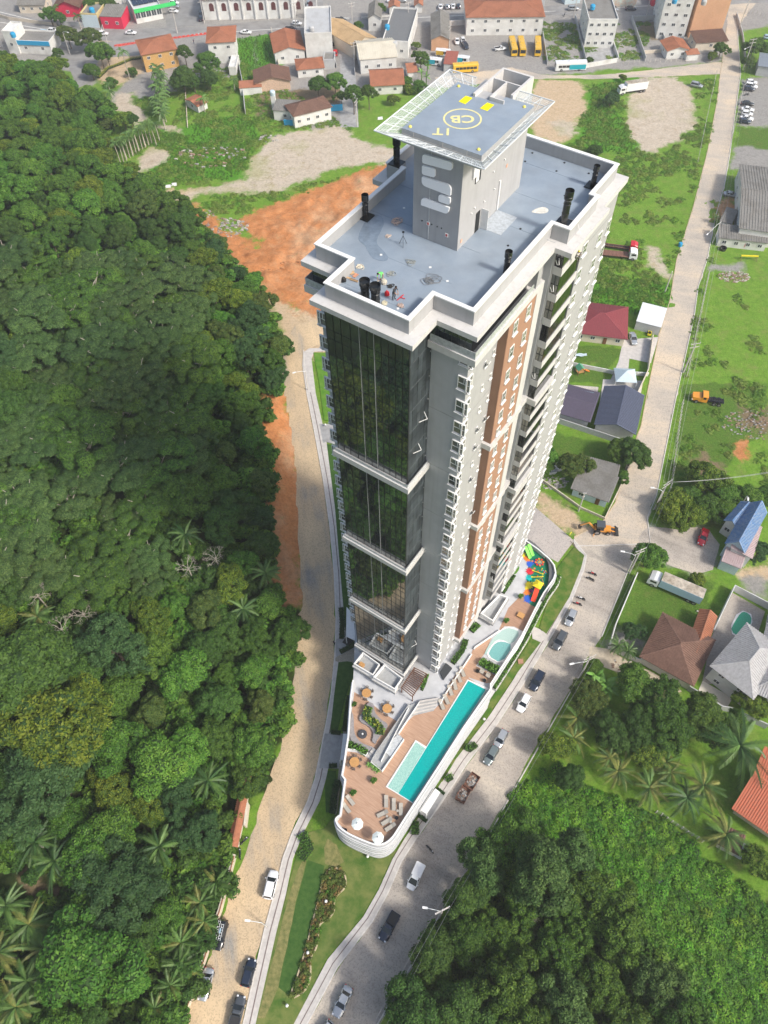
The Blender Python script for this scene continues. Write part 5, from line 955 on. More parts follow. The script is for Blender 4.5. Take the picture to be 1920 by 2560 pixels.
def proj(p):
 v=np.asarray(p,float)-(0,0,HC);w_=v@FWD;return 960+FX*(v@R2)/w_,1280+FX*(v@D2)/w_
def on_hill(f,x,y,h=6):
 z=h
 for _ in range(8):p=f(x,y,z);z=gz(p[0],p[1])+h
 return p[0],p[1]
 # --- poisson over the hill ---
def poisson(poly,rad,n,seed,mind=0.,avoid=()):
 r=np.random.default_rng(seed);lo=poly.min(0);hi=poly.max(0);C=r.uniform(lo,hi,(n,2));C=C[pip(poly,C)]
 if mind:C=C[pdist(poly,C,True)>mind]
 cell=rad;grid={};out=[]
 for x,y in avoid:grid.setdefault((int(x//cell),int(y//cell)),[]).append((x,y))
 for x,y in C:
  k=(int(x//cell),int(y//cell));ok=True
  for i in(-1,0,1):
   for j in(-1,0,1):
    for a,b in grid.get((k[0]+i,k[1]+j),()):
     if(a-x)**2+(b-y)**2<rad*rad:ok=False
  if ok:grid.setdefault(k,[]).append((x,y));out.append((x,y))
 return out
def vis(x,y,m=60):
 px,py=proj((x,y,gz(x,y)+6));return-m<px<1920+m and-m<py<2560+m
palm_sites=[]
def frond_mesh(Lg=3.2,droop=1.1,w=.7,n=26,seed=0,name='frond',wide=.032):
 r=random.Random(seed);b=MB();pts=[]
 for i in range(n+1):t=i/n;pts.append(Vector((t*Lg*(1-.12*t),0,.55*t*Lg*.5*(1-t)*1.6+.25*t-droop*t*t)))
 b.tube([pts[0],pts[n//2],pts[n]],[.05,.03,.01],4,m=0,cap=False)
 for i in range(1,n):
  t=i/n;p=pts[i];ll=w*(.45+1.1*t*(1-t)*2)*r.uniform(.85,1.1)
  for s in(-1,1):
   d=Vector((.62,s*.75,-.5-.5*r.random())).normalized()*ll;o=Vector((wide,-s*wide*.5,0));b.add([p-o,p+o,p+d*.6+o*.9,p+d,p+d*.6-o*.9],[(0,1,2,3,4)])
 return b
def palm_leaf_mat(nm,a,c):return leaf_mat(nm,a,tuple((x+y)/2 for x,y in zip(a,c)),c,.2)
M_palm=mat('palm_leaf',(.05,.12,.025),.5,col2=(.11,.19,.04),scale=1.5,objvar=.3);M_palmy=mat('palm_leaf_yellow',(.1,.15,.03),.5,col2=(.24,.23,.06),scale=1.5,objvar=.25);M_palmd=mat('palm_leaf_dark',(.03,.085,.022),.5,col2=(.055,.12,.03),scale=1.5,objvar=.2)
M_ban=mat('banana_leaf',(.08,.2,.03),.45,col2=(.16,.32,.05),scale=1.2,objvar=.2)
FR=[frond_mesh(3.2,1.6+.5*i,.68,seed=i).mesh('frond',m)for i,m in enumerate((M_palm,M_palm,M_palmy,M_palmd))]
BAN=[]
for i in range(2):
 b=MB();n=7;L0_=[];
 for k in range(n+1):t=k/n;wd=.34*math.sin(math.pi*min(1,t*.93+.06))**.6;x=t*2.3;z=.9*t-1.0*t*t*(1+.4*i);L0_.append([(x,-wd,z-.1*wd),(x,0,z+.05),(x,wd,z-.1*wd)])
 vs=[p for q in L0_ for p in q];b.add(vs,[(3*k+j,3*k+j+1,3*k+j+4,3*k+j+3)for k in range(n)for j in(0,1)]);BAN.append(b.mesh('leaf',M_ban))
PTR={}
def palm(x,y,h,sc,label,group=None,nf=20,kinds=(0,1,2),name='palm_tree',banana=False,joined=False,base=None,lean=.05,seed=None):
 r=random.Random(seed if seed is not None else int(x*13+y*7));z=gz(x,y)if base is None else base
 e=empty(name,(x,y,z),r.uniform(0,6.28),label,'banana plant' if banana else 'palm tree',group)
 key=round(h),banana
 if key not in PTR:PTR[key]=MB().tube([(0,0,-.5),(lean*h*.3,0,key[0]*.5),(lean*h,0,key[0])],[.2,.14,.12]if not banana else[.2,.18,.14],7).mesh('trunk',M_pale if not banana else M_palm)
 inst('trunk',PTR[key],e);ms=BAN if banana else FR
 if joined:
  kj=('j',kinds[0])
  if kj not in PTR:
   V=[];Fs=[]
   b=MB()
   for k in range(13):
    q=frond_mesh(3.2,1.2+.9*(k%3)/2,.85,10,k,wide=.12);M_=Matrix.Rotation(k*2.4,4,'Z')@Matrix.Rotation(-.5+.28*(k%4),4,'Y');b.add([M_@Vector(v)for v in q.v],q.f)
   PTR[kj]=b.mesh('crown',[M_palm,M_palmy,M_palmd][kinds[0]%3])
  inst('crown',PTR[kj],e,(lean*h,0,key[0]),sc=sc,rz=r.uniform(0,6));return e
 for k in range(nf):
  a=k*2.39996+r.gauss(0,.2);el=-1.0+1.35*(k/nf)+r.gauss(0,.08)
  inst('frond' if not banana else 'leaf',ms[r.choice(kinds)]if not banana else ms[k%2],e,(lean*h,0,key[0]),rot=(r.gauss(0,.15),el,a),sc=sc*r.uniform(.85,1.1))
 return e
PN=[(LB,40,1180,'beside the left picture edge, highest of the lower left palms',(0,1)),(LB,190,1350,'with a few dried brown tips in the lower left palm group',(0,1,2)),(LB,300,1530,'between the broad bright tree and the lower left palms',(0,1,2)),(LB,200,1740,'with pale trunk lying to the right in the lower left corner',(0,1)),(LB,110,1960,'in the lower left corner of the picture',(0,1,2)),(LB,-20,1560,'cut by the left picture edge',(0,2)),(LB,380,850,'large feathery one above the lower left palm group',(3,3,0)),(LB,230,720,'smaller bluish one next to the large feathery palm',(3,0)),(LB,1180,760,'half buried among trees left of the tiled garden wall',(0,3)),(LB,1540,250,'near the gate roof in dense foliage',(3,0)),(LM,1100,360,'long-leaved one in the middle of the forest',(0,3)),(LM,1440,790,'star shaped one below the round pale tree',(0,3)),(LM,520,980,'spreading one beside the leafless grey trees',(0,3)),(LM,200,850,'with a yellow patch on the left side of the forest',(0,2)),(LM,1560,590,'thin-trunked one at the edge of the red earth bank',(0,0)),(LM,130,30,'dim one near the left picture edge in the upper forest',(3,3))]
trees_xy=[]
for f,x,y,lb,kd in PN:
 q=on_hill(f,x,y,7);trees_xy.append(q);palm(q[0],q[1],6.5,1.15 if f is LB else 1.05,'palm tree '+lb,'palms growing on the forest slope',24,kd)
for i,(x,y,s,yy)in enumerate(((1600,1020,.85,'uppermost, touching the wall'),(1490,1180,.95,'second from the top'),(1520,1310,.75,'small one beside the wall opposite the car with ladders'),(1350,1480,1.0,'largest, left of the car with ladders'),(1330,1640,.95,'below the largest, opposite the silver sedan'),(1260,1780,.8,'above the bare earth strip'),(1150,1950,.8,'lowest, at the bottom picture edge'))):
 q=on_hill(LB,x,y,4);trees_xy.append(q);palm(q[0],q[1],3.6,s,'roadside palm behind the low wall, '+yy,'palms behind the roadside wall',19,(0,0,0,2))
for x,y,lb in((500,850,'right one of two leafless grey trees in the forest'),(370,940,'left one of two leafless grey trees in the forest'),(1120,580,'pale twiggy bush shaped tree in a forest gap'),(1280,520,'dead pale trunk standing in the dark forest gap'),(230,740,'thin half leafless tree near the left picture edge')):
 q=on_hill(LM,x,y,6);trees_xy.append(q);e=empty('bare_tree',(q[0],q[1],gz(*q)),0,lb,'tree');inst('trunk',BARE[len(lb)%2],e)
sp=[(LM,120,1180,'broad',1,1.9,'broad dark blue green tree at the left picture edge below the palms'),(LM,300,1500,'fine',1,2.0,'broad yellow green tree at the lower left of the forest'),(LM,500,1400,'fine',1,1.3,'yellow green tree right of the broad yellow green one'),(LB,650,1600,'clump',1,1.75,'big bright green round tree just above the bottom edge on the left'),(LM,1440,540,'broad',2,.75,'small round pale green tree on a thin trunk near the earth bank'),(LM,1100,140,'broad',0,1.3,'dense green tree in front of the dark gap in the middle of the forest'),(LM,670,1040,'fine',2,1.4,'blue green tree right of the leafless grey pair'),(LB,330,240,'fine',2,1.8,'wide dark bluish tree on the left lower slope'),(LB,820,640,'clump',1,1.0,'bulging light green tree above the dark dotted tree'),(LB,880,1050,'fine',2,1.6,'wide dark dotted tree in the lower forest'),(LB,1080,440,'fine',1,.8,'small yellowish tree in the lower forest'),(L1,420,770,'clump',0,1.2,'dark round tree standing out at the upper forest edge by the rubble'),(L1,720,1480,'clump',1,.7,'small light tree at the forest edge facing the orange track')]
for f,x,y,kd,v,s,lb in sp:
 q=on_hill(f,x,y,6*s);trees_xy.append(q);tree(q[0],q[1],kd,v,s,label=lb,squ=.8 if s>1.5 else 1)
pts=[p for p in poisson(FPOLY,4.7,16000,5,1.6,trees_xy)if vis(*p,90)]
pts.sort(key=lambda p:np.hypot(p[0],p[1])+.0)
def species(x,y):
 px,py=proj((x,y,gz(x,y)+6));u=px/1.1573;v=py/1.1573;n=noise.noise(Vector((x*.04,y*.04,3)))+.35*noise.noise(Vector((x*.11,y*.11,9)))
 if 560<v<1260 and u<430 and n>-.3:return 'tier',int(RN.integers(3))
 if v<500-u*.25:return[('fine',1),('broad',2),('clump',1),('clump',1),('fine',0),('broad',2)][RN.integers(6)]
 if n>.22:return 'fine',int(RN.choice([0,0,1,2,3]))
 if n>.0:return 'clump',int(RN.choice([0,0,1,1,2]))
 if n>-.2:return 'broad',int(RN.integers(4))
 return('fine',int(RN.choice([0,0,2,1])))if RN.random()<.5 else('broad',int(RN.choice([0,1,3])))
COLN={('broad',0):'mid green',('broad',1):'dark green',('broad',2):'bright green',('broad',3):'mid green',('fine',0):'mid green',('fine',1):'yellow green',('fine',2):'bluish green',('fine',3):'olive',('clump',0):'dark green',('clump',1):'bright green',('clump',2):'olive',('tier',0):'grey green',('tier',1):'mid green',('tier',2):'grey green'}
rest=[];nt_=0
def zone(x,y):
 px,py=proj((x,y,gz(x,y)+6));v=py/2560;u=px/750
 return('upper' if v<.28 else 'middle' if v<.58 else 'lower')+' forest slope '+('near the left picture edge' if u<.35 else 'away from both edges' if u<.7 else 'towards the road')
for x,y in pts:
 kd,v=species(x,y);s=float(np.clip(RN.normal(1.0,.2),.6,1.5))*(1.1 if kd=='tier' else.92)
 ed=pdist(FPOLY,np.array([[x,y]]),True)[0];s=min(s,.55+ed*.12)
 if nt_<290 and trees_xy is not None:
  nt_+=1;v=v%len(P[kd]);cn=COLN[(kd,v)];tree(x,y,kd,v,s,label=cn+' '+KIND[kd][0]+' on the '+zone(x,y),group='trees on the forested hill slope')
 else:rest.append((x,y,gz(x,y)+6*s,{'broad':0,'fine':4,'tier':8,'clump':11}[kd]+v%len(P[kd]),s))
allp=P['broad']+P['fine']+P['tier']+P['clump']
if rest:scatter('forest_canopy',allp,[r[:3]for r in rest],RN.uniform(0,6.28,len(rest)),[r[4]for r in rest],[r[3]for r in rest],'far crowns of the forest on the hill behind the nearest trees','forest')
ug=[p for p in poisson(FPOLY,1.9,40000,8,.2)if vis(*p)]
scatter('undergrowth',P['bush']+[FR[3]],[(x,y,gz(x,y)+.8+abs(RN.normal())*1.2)for x,y in ug],RN.uniform(0,6.28,len(ug)),RN.uniform(.8,1.9,len(ug)),RN.integers(0,3,len(ug)),'shrubs and saplings filling the forest floor','undergrowth')
# --- lower right grove ---
GR=F((1075,1800),(1150,1790),(1230,1850),(1290,1900),(1340,1960),(1420,2040),(1500,2120),(1570,2250),(840,2280),(905,2105),(975,1960),(1020,1880),z=7)
gp=[p for p in poisson(GR,5.0,4000,21,.5)if vis(*p,90)]
for i,(x,y)in enumerate(gp):
 px,py=proj((x,y,8));v='clump' if px<1350 else 'pine';kd=('fine','broad','clump')[i%3]if px<1180 else('pine' if i%3 else 'fine');var={'fine':0,'broad':i%2,'clump':0,'pine':i%2}[kd];s=float(RN.uniform(.8,1.15))
 tree(x,y,kd,var,s,h=7.5*s,label={'pine':'tall tufted conifer ','fine':'fine-leaved dark tree ','broad':'round dark tree ','clump':'bulging dark tree '}[kd]+('in the lower right grove beside the cobbled street' if px<1250 else 'in the lower right grove away from the street'),group='trees of the lower right grove')
q=K7(190,700,12);tree(q[0],q[1],'pine',0,1.25,h=11,label='tallest light green conifer with bare pale limbs in the lower right grove')
for x,y,lb in((150,900,'bare pale crooked limbs under the tall light conifer'),(300,1180,'small dead tree with rusty leaves in the lower grove')):
 q=K7(x,y,6);e=empty('bare_tree',(q[0],q[1],0),1,lb,'tree');inst('trunk',BARE[0],e)
ub=[p for p in poisson(GR,2.0,9000,9,.0)if vis(*p)]
scatter('undergrowth',P['bush'],[(x,y,.7+abs(RN.normal())*1.0)for x,y in ub],RN.uniform(0,6.28,len(ub)),RN.uniform(.8,1.8,len(ub)),RN.integers(0,3,len(ub)),'shrubs under the lower right grove','undergrowth')
WEED=F((1150,1690),(1230,1670),(1290,1720),(1350,1740),(1440,1780),(1500,1860),(1600,1920),(1700,1980),(1700,2260),(1560,2260),(1400,2040),(1300,1930),(1200,1850),(1120,1800),(1085,1790),(1110,1730))
wd=[p for p in poisson(WEED,1.15,60000,31,.0)if vis(*p)]
scatter('creeping_weeds',[crown('weed',131+i,1.0,.35,7,.5,75,.13,k,squash=.5,up=.8,core=True)for i,k in enumerate((leaf_mat('weed_bright',(.045,.13,.012),(.09,.25,.018),(.18,.36,.03)),leaf_mat('weed_mid',(.035,.1,.012),(.07,.2,.018),(.13,.28,.03)),leaf_mat('weed_lime',(.06,.14,.012),(.12,.26,.02),(.2,.35,.03))))],[(x,y,.1+.55*max(0,noise.noise(Vector((x*.15,y*.15,0)))+.3))for x,y in wd],RN.uniform(0,6.28,len(wd)),RN.uniform(.8,1.7,len(wd)),[int(np.clip(1+1.9*noise.noise(Vector((x*.12,y*.12,5)))+RN.normal()*.6,0,2))if noise.noise(Vector((x*.12,y*.12,5)))<.25 or RN.random()>.4 else 0 for x,y in wd],'bright creeping weeds covering the vacant plot at the lower right','ground cover')
WD2=F((560,1520),(700,1100),(1100,650),f=K7)
M_tuft=leaf_mat('tuft_leaf',(.06,.14,.018),(.1,.22,.025),(.17,.3,.045),.15)
def tuft(seed):
 r=np.random.default_rng(seed);n=60;a=r.uniform(0,6.28,n);rd=r.uniform(0,.7,n);p=np.stack([rd*np.cos(a),rd*np.sin(a),np.zeros(n)],1);t=r.normal(size=(n,3))*.3+[0,0,.5];s=np.stack([np.cos(a+1.5),np.sin(a+1.5),0*a],1)*.05
 V=np.stack([p-s,p+s,p+t+s*.4,p+t-s*.4],1).reshape(-1,3);return np_mesh('tuft',V,np.arange(n*4).reshape(-1,4),[M_tuft],lv=np.repeat(r.random(n),4))
tf=[tuft(i)for i in range(3)]
mead=[]
for po,rad in zip(lush,(1.2,1.0,1.2,1.2,1.2)):
 mead+=[p for p in poisson(po,rad*.8,16000,41)if vis(*p)]
ma=np.array(mead);mk=np.maximum.reduce([wt(*sand,P=ma),wt(*oran,P=ma),wt(*tan,P=ma),wt(*grav,P=ma),wt(F(*(NL+NR)),soft=.6,P=ma),wt(F((1100,140),(1560,128),(1565,166),(1100,180)),P=ma)]);mead=[p for p,k in zip(mead,mk)if k<.2]
scatter('tall_grass',tf,[(x,y,0)for x,y in mead],RN.uniform(0,6.28,len(mead)),RN.uniform(.35,.8,len(mead)),RN.integers(0,3,len(mead)),'tall grass tufts in the wild meadows','grass')
mw=[]
for po,rad,th in((F((1170,185),(1545,165),(1550,230),(1500,400),(1445,650),(1270,710),(1230,600),(1240,360)),1.3,-.05),(F((1480,480),(1640,700),(1660,1080),(1430,1070)),1.5,.12),(F((300,170),(520,130),(760,280),(560,330),(500,400),(330,400),(240,330)),1.3,-.1),(F((390,430),(640,405),(800,370),(700,470),(560,500)),1.3,.0),(F((1170,50),(1400,50),(1400,150),(1180,155)),1.3,-.1)):
 mw+=[p for p in poisson(po,rad,16000,77)if vis(*p)and noise.fractal(Vector((p[0]*.09,p[1]*.09,2)),1,2,3)>th-.05*RN.random()]
ma=np.array(mw);mk=np.maximum.reduce([wt(*sand,P=ma),wt(*oran,P=ma)*.7,wt(*tan,P=ma),wt(*grav,P=ma),wt(town,P=ma)*.0,wt(F(*(NL+NR)),soft=.6,P=ma),wt(F((1100,140),(1560,126),(1570,168),(1100,182)),P=ma),wt(F((1100,-20),(1400,-20),(1400,45),(1100,45)),P=ma)]);mw=[p for p,k in zip(mw,mk)if k<.35]
scatter('meadow_weeds',[crown('weed',161+i,.8,.22,6,.42,45,.13,m,squash=.35,up=.9,core=False)for i,m in enumerate((leaf_mat('meadow_a',(.06,.15,.016),(.11,.25,.025),(.2,.33,.045)),leaf_mat('meadow_b',(.09,.17,.022),(.17,.27,.04),(.27,.34,.08))))],[(x,y,.02)for x,y in mw],RN.uniform(0,6.28,len(mw)),RN.uniform(.6,1.5,len(mw)),RN.integers(0,2,len(mw)),'low weeds growing in patches over the meadows','weeds')
# --- single trees elsewhere: crop, px, py, kind, variant, scale, height, label ---
SG_=[(K5,790,440,'broad',1,.95,4.5,'right dark tree of the pair at the road corner of the long lawn'),(K5,690,420,'broad',0,.72,4,'left dark tree of the pair at the road corner of the long lawn'),(K5,720,600,'clump',1,.42,2,'small round bush between road and metal roofed house'),(K5,410,520,'fine',3,.85,4,'olive tree behind the grey roofed house'),(K5,215,450,'broad',2,.7,4,'tree partly behind the tower above the junk yard'),(K5,200,540,'fine',0,.6,3,'low tree beside the tower above the earth track'),(K5,1270,600,'fine',1,1.0,3.5,'lone light green tree in the meadow right of the road'),(K5,890,1110,'broad',2,.85,4,'bright green tree at the corner of the truck plot'),(K5,1600,1080,'fine',2,.6,3,'dark bush right of the blue roofed house'),(K5,1560,900,'fine',0,.0,3,''),(K6,790,355,'fine',2,.5,2,'round bluish bush behind the brown tiled house'),(K6,1560,820,'fine',1,.7,3,'light green shrub below the grey tiled house'),(K6,1200,40,'fine',1,.5,2,'low bush behind the white truck'),(K6,800,700,'broad',0,.95,5,'dark round tree right of the banana plants'),(K6,1000,850,'fine',0,1.15,6,'large fine-leaved tree in front of the beige garage'),(K6,1030,1000,'fine',0,1.0,6,'mid green tree below the large fine-leaved tree'),(K6,530,590,'broad',0,.45,3,'small tree above the banana plants'),(K6,1240,900,'broad',0,1.0,6,'dark tree below the grey garage wall'),(K6,1380,1000,'fine',0,.9,6,'green tree left of the huge palm'),(K6,480,780,'fine',3,.8,4,'olive tree beside the street corner'),(K6,520,860,'fine',3,.7,4,'second olive tree beside the street corner'),(K6,640,1000,'broad',1,.85,5,'dark tree between the small palms'),(K6,820,980,'broad',1,.9,5,'dark tree in the middle of the palm garden'),(K6,290,1100,'fine',1,.7,4,'yellow green tree at the cobbled street edge'),(K6,900,1130,'fine',1,.8,4,'yellow green tree below the palm garden middle'),(K7,1620,620,'fine',1,.7,3,'light tree at the right picture edge below the red tiled house'),(K7,380,60,'broad',1,.6,4,'dark tree above the creeping weeds'),(K3,1570,300,'clump',1,.95,4,'rounded green tree right of the upper road pole'),(K3,1530,400,'broad',0,.6,3,'smaller tree below the rounded one by the upper road'),(K3,1640,310,'broad',0,.7,4,'dark tree at the right picture edge by the upper road'),(K3,1360,310,'fine',0,.7,3,'tree beside the tiled shed on the upper road'),(K3,1300,360,'fine',1,.5,1.5,'low bush below the tiled shed'),(K3,500,385,'fine',0,.35,1,'round bush in the yard of the white three storey house'),(K3,540,970,'broad',1,.55,1,'dark isolated shrub in the meadow behind the roof'),(K3,640,640,'fine',2,.7,2,'dark scrub tree left of the white box truck'),(K3,720,500,'fine',1,.35,1.5,'small bush on the verge of the dirt street'),(K2,510,530,'clump',1,.95,5,'bright green tree behind the blue and white house'),(K2,400,540,'broad',0,.8,5,'darker tree left of the bright one behind the blue and white house'),(K2,550,620,'fine',0,.6,3,'drooping tree beside the side street'),(K2,630,600,'fine',0,.85,7,'tall open tree with bare branches at the end of the side street'),(K2,730,590,'fine',0,.7,6,'right half of the open tree pair at the end of the side street'),(K2,1070,370,'fine',0,.8,4,'tree behind the white gabled building'),(K2,970,530,'clump',1,.6,2,'bush beside the red tiled bungalow'),(K2,1060,560,'clump',1,.7,2,'bush between bungalow and helipad net'),(K2,1000,580,'fine',1,.6,1,'low bush in front of the banana plants'),(K2,890,640,'fine',1,.5,2,'slim sapling in front of the red tiled bungalow'),(K2,660,165,'clump',1,.5,2,'small round bush at the head of the side street'),(K2,800,50,'broad',0,.6,4,'tree in the small square'),(K2,1040,290,'fine',1,.4,1.5,'hedge bush beside the brick shed'),(K1,1180,500,'broad',1,1.15,5,'dark broad tree right of the palm column'),(K1,1340,400,'clump',1,1.05,6,'tall bright tree beside the white house with tiled roof'),(K1,1350,500,'broad',1,.85,4,'dark tree below the tall bright tree'),(K1,1190,330,'fine',0,.75,5,'loose tree right of the tiled balcony house'),(K1,1250,520,'broad',1,.7,4,'low dark tree between the two dark trees'),(K1,855,465,'clump',1,.5,1.5,'round bush in the brown garden'),(K1,640,330,'broad',2,1.15,6,'bright spreading tree at the road junction'),(K1,590,455,'broad',0,.8,3,'green tree below the spreading one at the junction'),(K1,690,350,'fine',0,.7,4,'tree right of the spreading one at the junction'),(K1,570,235,'fine',3,1.1,5,'brownish green tree in front of the red shop'),(K1,430,215,'fine',3,1.0,5,'brownish green tree left of the one before the red shop'),(K1,330,400,'clump',0,.1,5,''),(K1,350,420,'fine',1,1.0,5,'vivid yellow green tree at the forest corner'),(K1,360,510,'fine',1,1.05,4,'lower vivid yellow green tree at the forest corner'),(K1,370,340,'fine',0,.6,3,'slim tree above the vivid yellow green ones'),(K1,318,90,'clump',1,.8,4,'green tree beside the retaining wall'),(K1,380,110,'broad',1,.7,3,'dark tree left of the red gabled house'),(K1,590,20,'broad',0,.8,4,'tree behind the blue fronted shop'),(K1,690,20,'broad',0,.8,4,'tree behind the red fronted shop'),(K1,720,530,'clump',1,.55,2,'round bush on the edge of the grey yard'),(K1,800,770,'fine',1,.8,5,'yellowish tree in the middle of the old garden'),(K1,850,770,'broad',1,.55,5,'dark tree right of the yellowish garden tree'),(K1,700,940,'fine',1,.8,3,'yellow flowered shrub beside the palm grove'),(K1,120,80,'fine',3,.0,3,''),(K1,700,800,'fine',3,.6,3,'brown dry bush in the old garden')]
for f,x,y,kd,v,s,h,lb in SG_:
 if s<.2:continue
 q=f(x,y,h+.6*s);tree(q[0],q[1],kd,v,s,h=h,label=lb,name='shrub' if s<.5 else 'garden_tree',cat='bush' if s<.5 else 'tree')
SB=F((945,790),(1090,720),(1190,690),(1300,730),(1450,720),(1659,690),(1659,780),(1580,840),(1420,850),(1290,900),(1100,890),(960,840),f=K5,z=3)
for i,(x,y)in enumerate(p for p in poisson(SB,3.6,3000,51,.5)):
 tree(x,y,('fine','clump','broad')[i%3],(1,1,0)[i%3],float(RN.uniform(.6,.9)),h=2.6,label='tree in the hedge belt between the meadow and the red car yard',group='hedge belt trees below the meadow')
PAL=[(K6,430,920,4,1.0,'small palm beside the cobbled street, upper one',(0,2)),(K6,390,1050,4,1.0,'small palm beside the cobbled street, lower one',(0,2)),(K6,740,1080,4,1.05,'palm with yellow tips in the middle of the garden',(0,2)),(K6,640,1180,4,.95,'yellowish palm left of the garden middle',(0,2)),(K6,1000,1200,4,.95,'palm right of the garden middle',(0,2)),(K6,1490,1110,8,1.9,'huge dark feathery palm at the right picture edge',(3,3,0)),(K7,690,20,4,1.0,'palm with drooping yellow leaves above the weeds',(2,0)),(K7,1020,30,4,.9,'second palm with drooping yellow leaves above the weeds',(2,0)),(K7,890,130,4.5,1.15,'star shaped palm beside the weeds',(0,2)),(K7,1230,110,5,1.2,'pale palm left of the red tiled house',(0,2)),(K7,1140,190,5,1.2,'dark palm under the pale one by the red tiled house',(3,3)),(K7,1390,430,4,1.25,'palm over the small tiled shed',(0,2)),(K6,690,455,3,.7,'short palm at the sandy house corner, left',(0,0)),(K6,755,480,3,.7,'short palm at the sandy house corner, right',(0,0)),(K4,1325,165,2,.5,'tiny palm beside the white walled factory',(0,0)),(K1,790,330,10,.9,'tall single palm beside the balcony house',(0,0)),(K1,710,590,6,.9,'palm at the edge of the grey yard, lower',(3,0)),(K1,700,540,5,.7,'palm at the edge of the grey yard, upper',(3,0)),(K1,500,100,5,.8,'palm in front of the red gabled house',(3,0)),(K1,340,50,6,.8,'pale palm by the retaining wall',(3,0)),(K1,1310,640,5,.8,'palm beside the little white shed',(0,0)),(K1,1510,515,4,.6,'small palm near the white container',(0,0))]
for f,x,y,h,s,lb,kd in PAL:
 q=f(x,y,h);palm(q[0],q[1],h,s,lb,None,20,kd,joined=(f is K1),base=0)
for i in range(13):
 x,y=((1000+14*(i%4),400+i*24)if i<12 else(1020,690));q=K1(x+(-1)**i*12,y,8);palm(q[0],q[1],6,1.05,'palm in the vertical row beside the grey yard','row of palms beside the grey yard',12,(0,),joined=True,base=0)
for i in range(15):
 x,y=740+i*14+(i%3)*6,985-i*9;q=K1(x,y-60,7);palm(q[0],q[1],7,.68,'slender pale-trunked palm in the grove near the forest edge','slender palm grove near the forest edge',12,(0,),joined=True,base=0)
for i,(x,y)in enumerate(((985,830),(1005,800))):
 q=K1(x,y,6);palm(q[0],q[1],6,.6,'small palm right of the slender grove, number of fronds few','small palms right of the slender grove',10,(0,),joined=True,base=0)
for i,(x,y,s)in enumerate(((540,650,1.1),(600,700,1.2),(520,720,1.0),(630,730,1.0),(560,760,.9))):
 q=K6(x,y,3);palm(q[0],q[1],2.6,s,'banana plant in the clump at the street corner','banana clump at the street corner',9,(0,),'banana_plant',True)
for i,(x,y,s)in enumerate(((1075,470,.8),(1110,430,.8),(1105,500,.8))):
 q=K2(x,y,3);palm(q[0],q[1],2.6,s,'banana plant behind the helipad net','banana plants behind the helipad net',8,(0,),'banana_plant',True)
def potted(f,x,y,lb,r=.26,mt=None,ph=.4,fol=None,s=.5):
 q=f(x,y,D);e=empty('potted_plant',(q[0],q[1],D+.03),0,lb,'potted plant');MB().lathe([(r*.7,0),(r,ph),(r*.85,ph),(r*.8,ph-.06),(0,ph-.06)],n=14).build('pot',mt or M_black,e)
 if fol is None:
  for k in range(9):inst('leaf',BAN[k%2],e,(0,0,ph),rot=(0,-.7+.1*k,k*2.4),sc=.28*s/.5)
 else:inst('foliage',fol,e,(0,0,ph+.3),sc=s)
M_cream=mat('cream_pot',(.6,.55,.35),.7)
for f,x,y,lb,a in((C8,408,845,'left of three green potted palms at the ramp end',{}),(C8,457,872,'middle of three green potted palms at the ramp end',{}),(C8,488,900,'right of three green potted palms at the ramp end',{}),(C8,452,1000,'potted shrub with yellow foliage in the middle of the deck',dict(fol=P['bush'][2],s=.35,r=.4,mt=M_cream)),(C8,250,1120,'potted shrub with yellow foliage near the left parapet loungers',dict(fol=P['bush'][2],s=.35,r=.4,mt=M_cream)),(C8,262,250,'dark potted plant by the left parapet of the terrace',dict(r=.4,fol=P['bush'][0],s=.3)),(C7,693,740,'potted shrub between paving and playground deck',dict(fol=P['bush'][2],s=.35,r=.4,mt=M_cream)),(C7,570,950,'potted shrub at the corner of the small deck with the square table',dict(fol=P['bush'][2],s=.35,r=.4,mt=M_cream))):potted(f,x,y,lb,**a)
fb=smooth([L4(*p)for p in((1190,480),(1250,510),(1275,560),(1270,630),(1200,690),(1185,760),(1190,800),(1150,850),(1080,890),(1075,960),(1070,1050),(1015,1130),(1025,1240),(1000,1340),(950,1390),(890,1420),(880,1380),(930,1250),(960,1150),(1000,1030),(1020,920),(1050,820),(1080,700),(1110,560),(1150,500))],1)
fbed=empty('flower_bed',(0,0,0),0,'long winding flower bed with stone edging on the triangular lawn','flower bed');sheet('mulch',fb,.2,M_mulch,parent=fbed,thick=.2)
ring('stone_edging',[tuple(p)for p in polyoff(fb,.12)],[tuple(p)for p in polyoff(fb,-.12)],.1,.3,mat('edging_stone',(.5,.42,.27),.9,var=.2,scale=6),fbed,0,0)
fp=poisson(np.array(fb),.42,9000,61,.15);M_fl=leaf_mat('flowering',(.07,.1,.02),(.19,.19,.05),(.42,.25,.1),.3);sm_=[crown('plant',151,.3,.22,4,.2,40,.09,M_fl,core=False),crown('plant',152,.3,.25,4,.22,40,.09,LMAT['olive'],core=False),crown('plant',153,.3,.28,4,.22,40,.1,LMAT['bright'],core=False)]
o=scatter('low_plants',sm_,[(x,y,.25)for x,y in fp],RN.uniform(0,6.28,len(fp)),RN.uniform(.7,1.5,len(fp)),[int(np.clip(RN.normal(.8,.8),0,2))for _ in fp],kind='stuff');o.parent=fbed
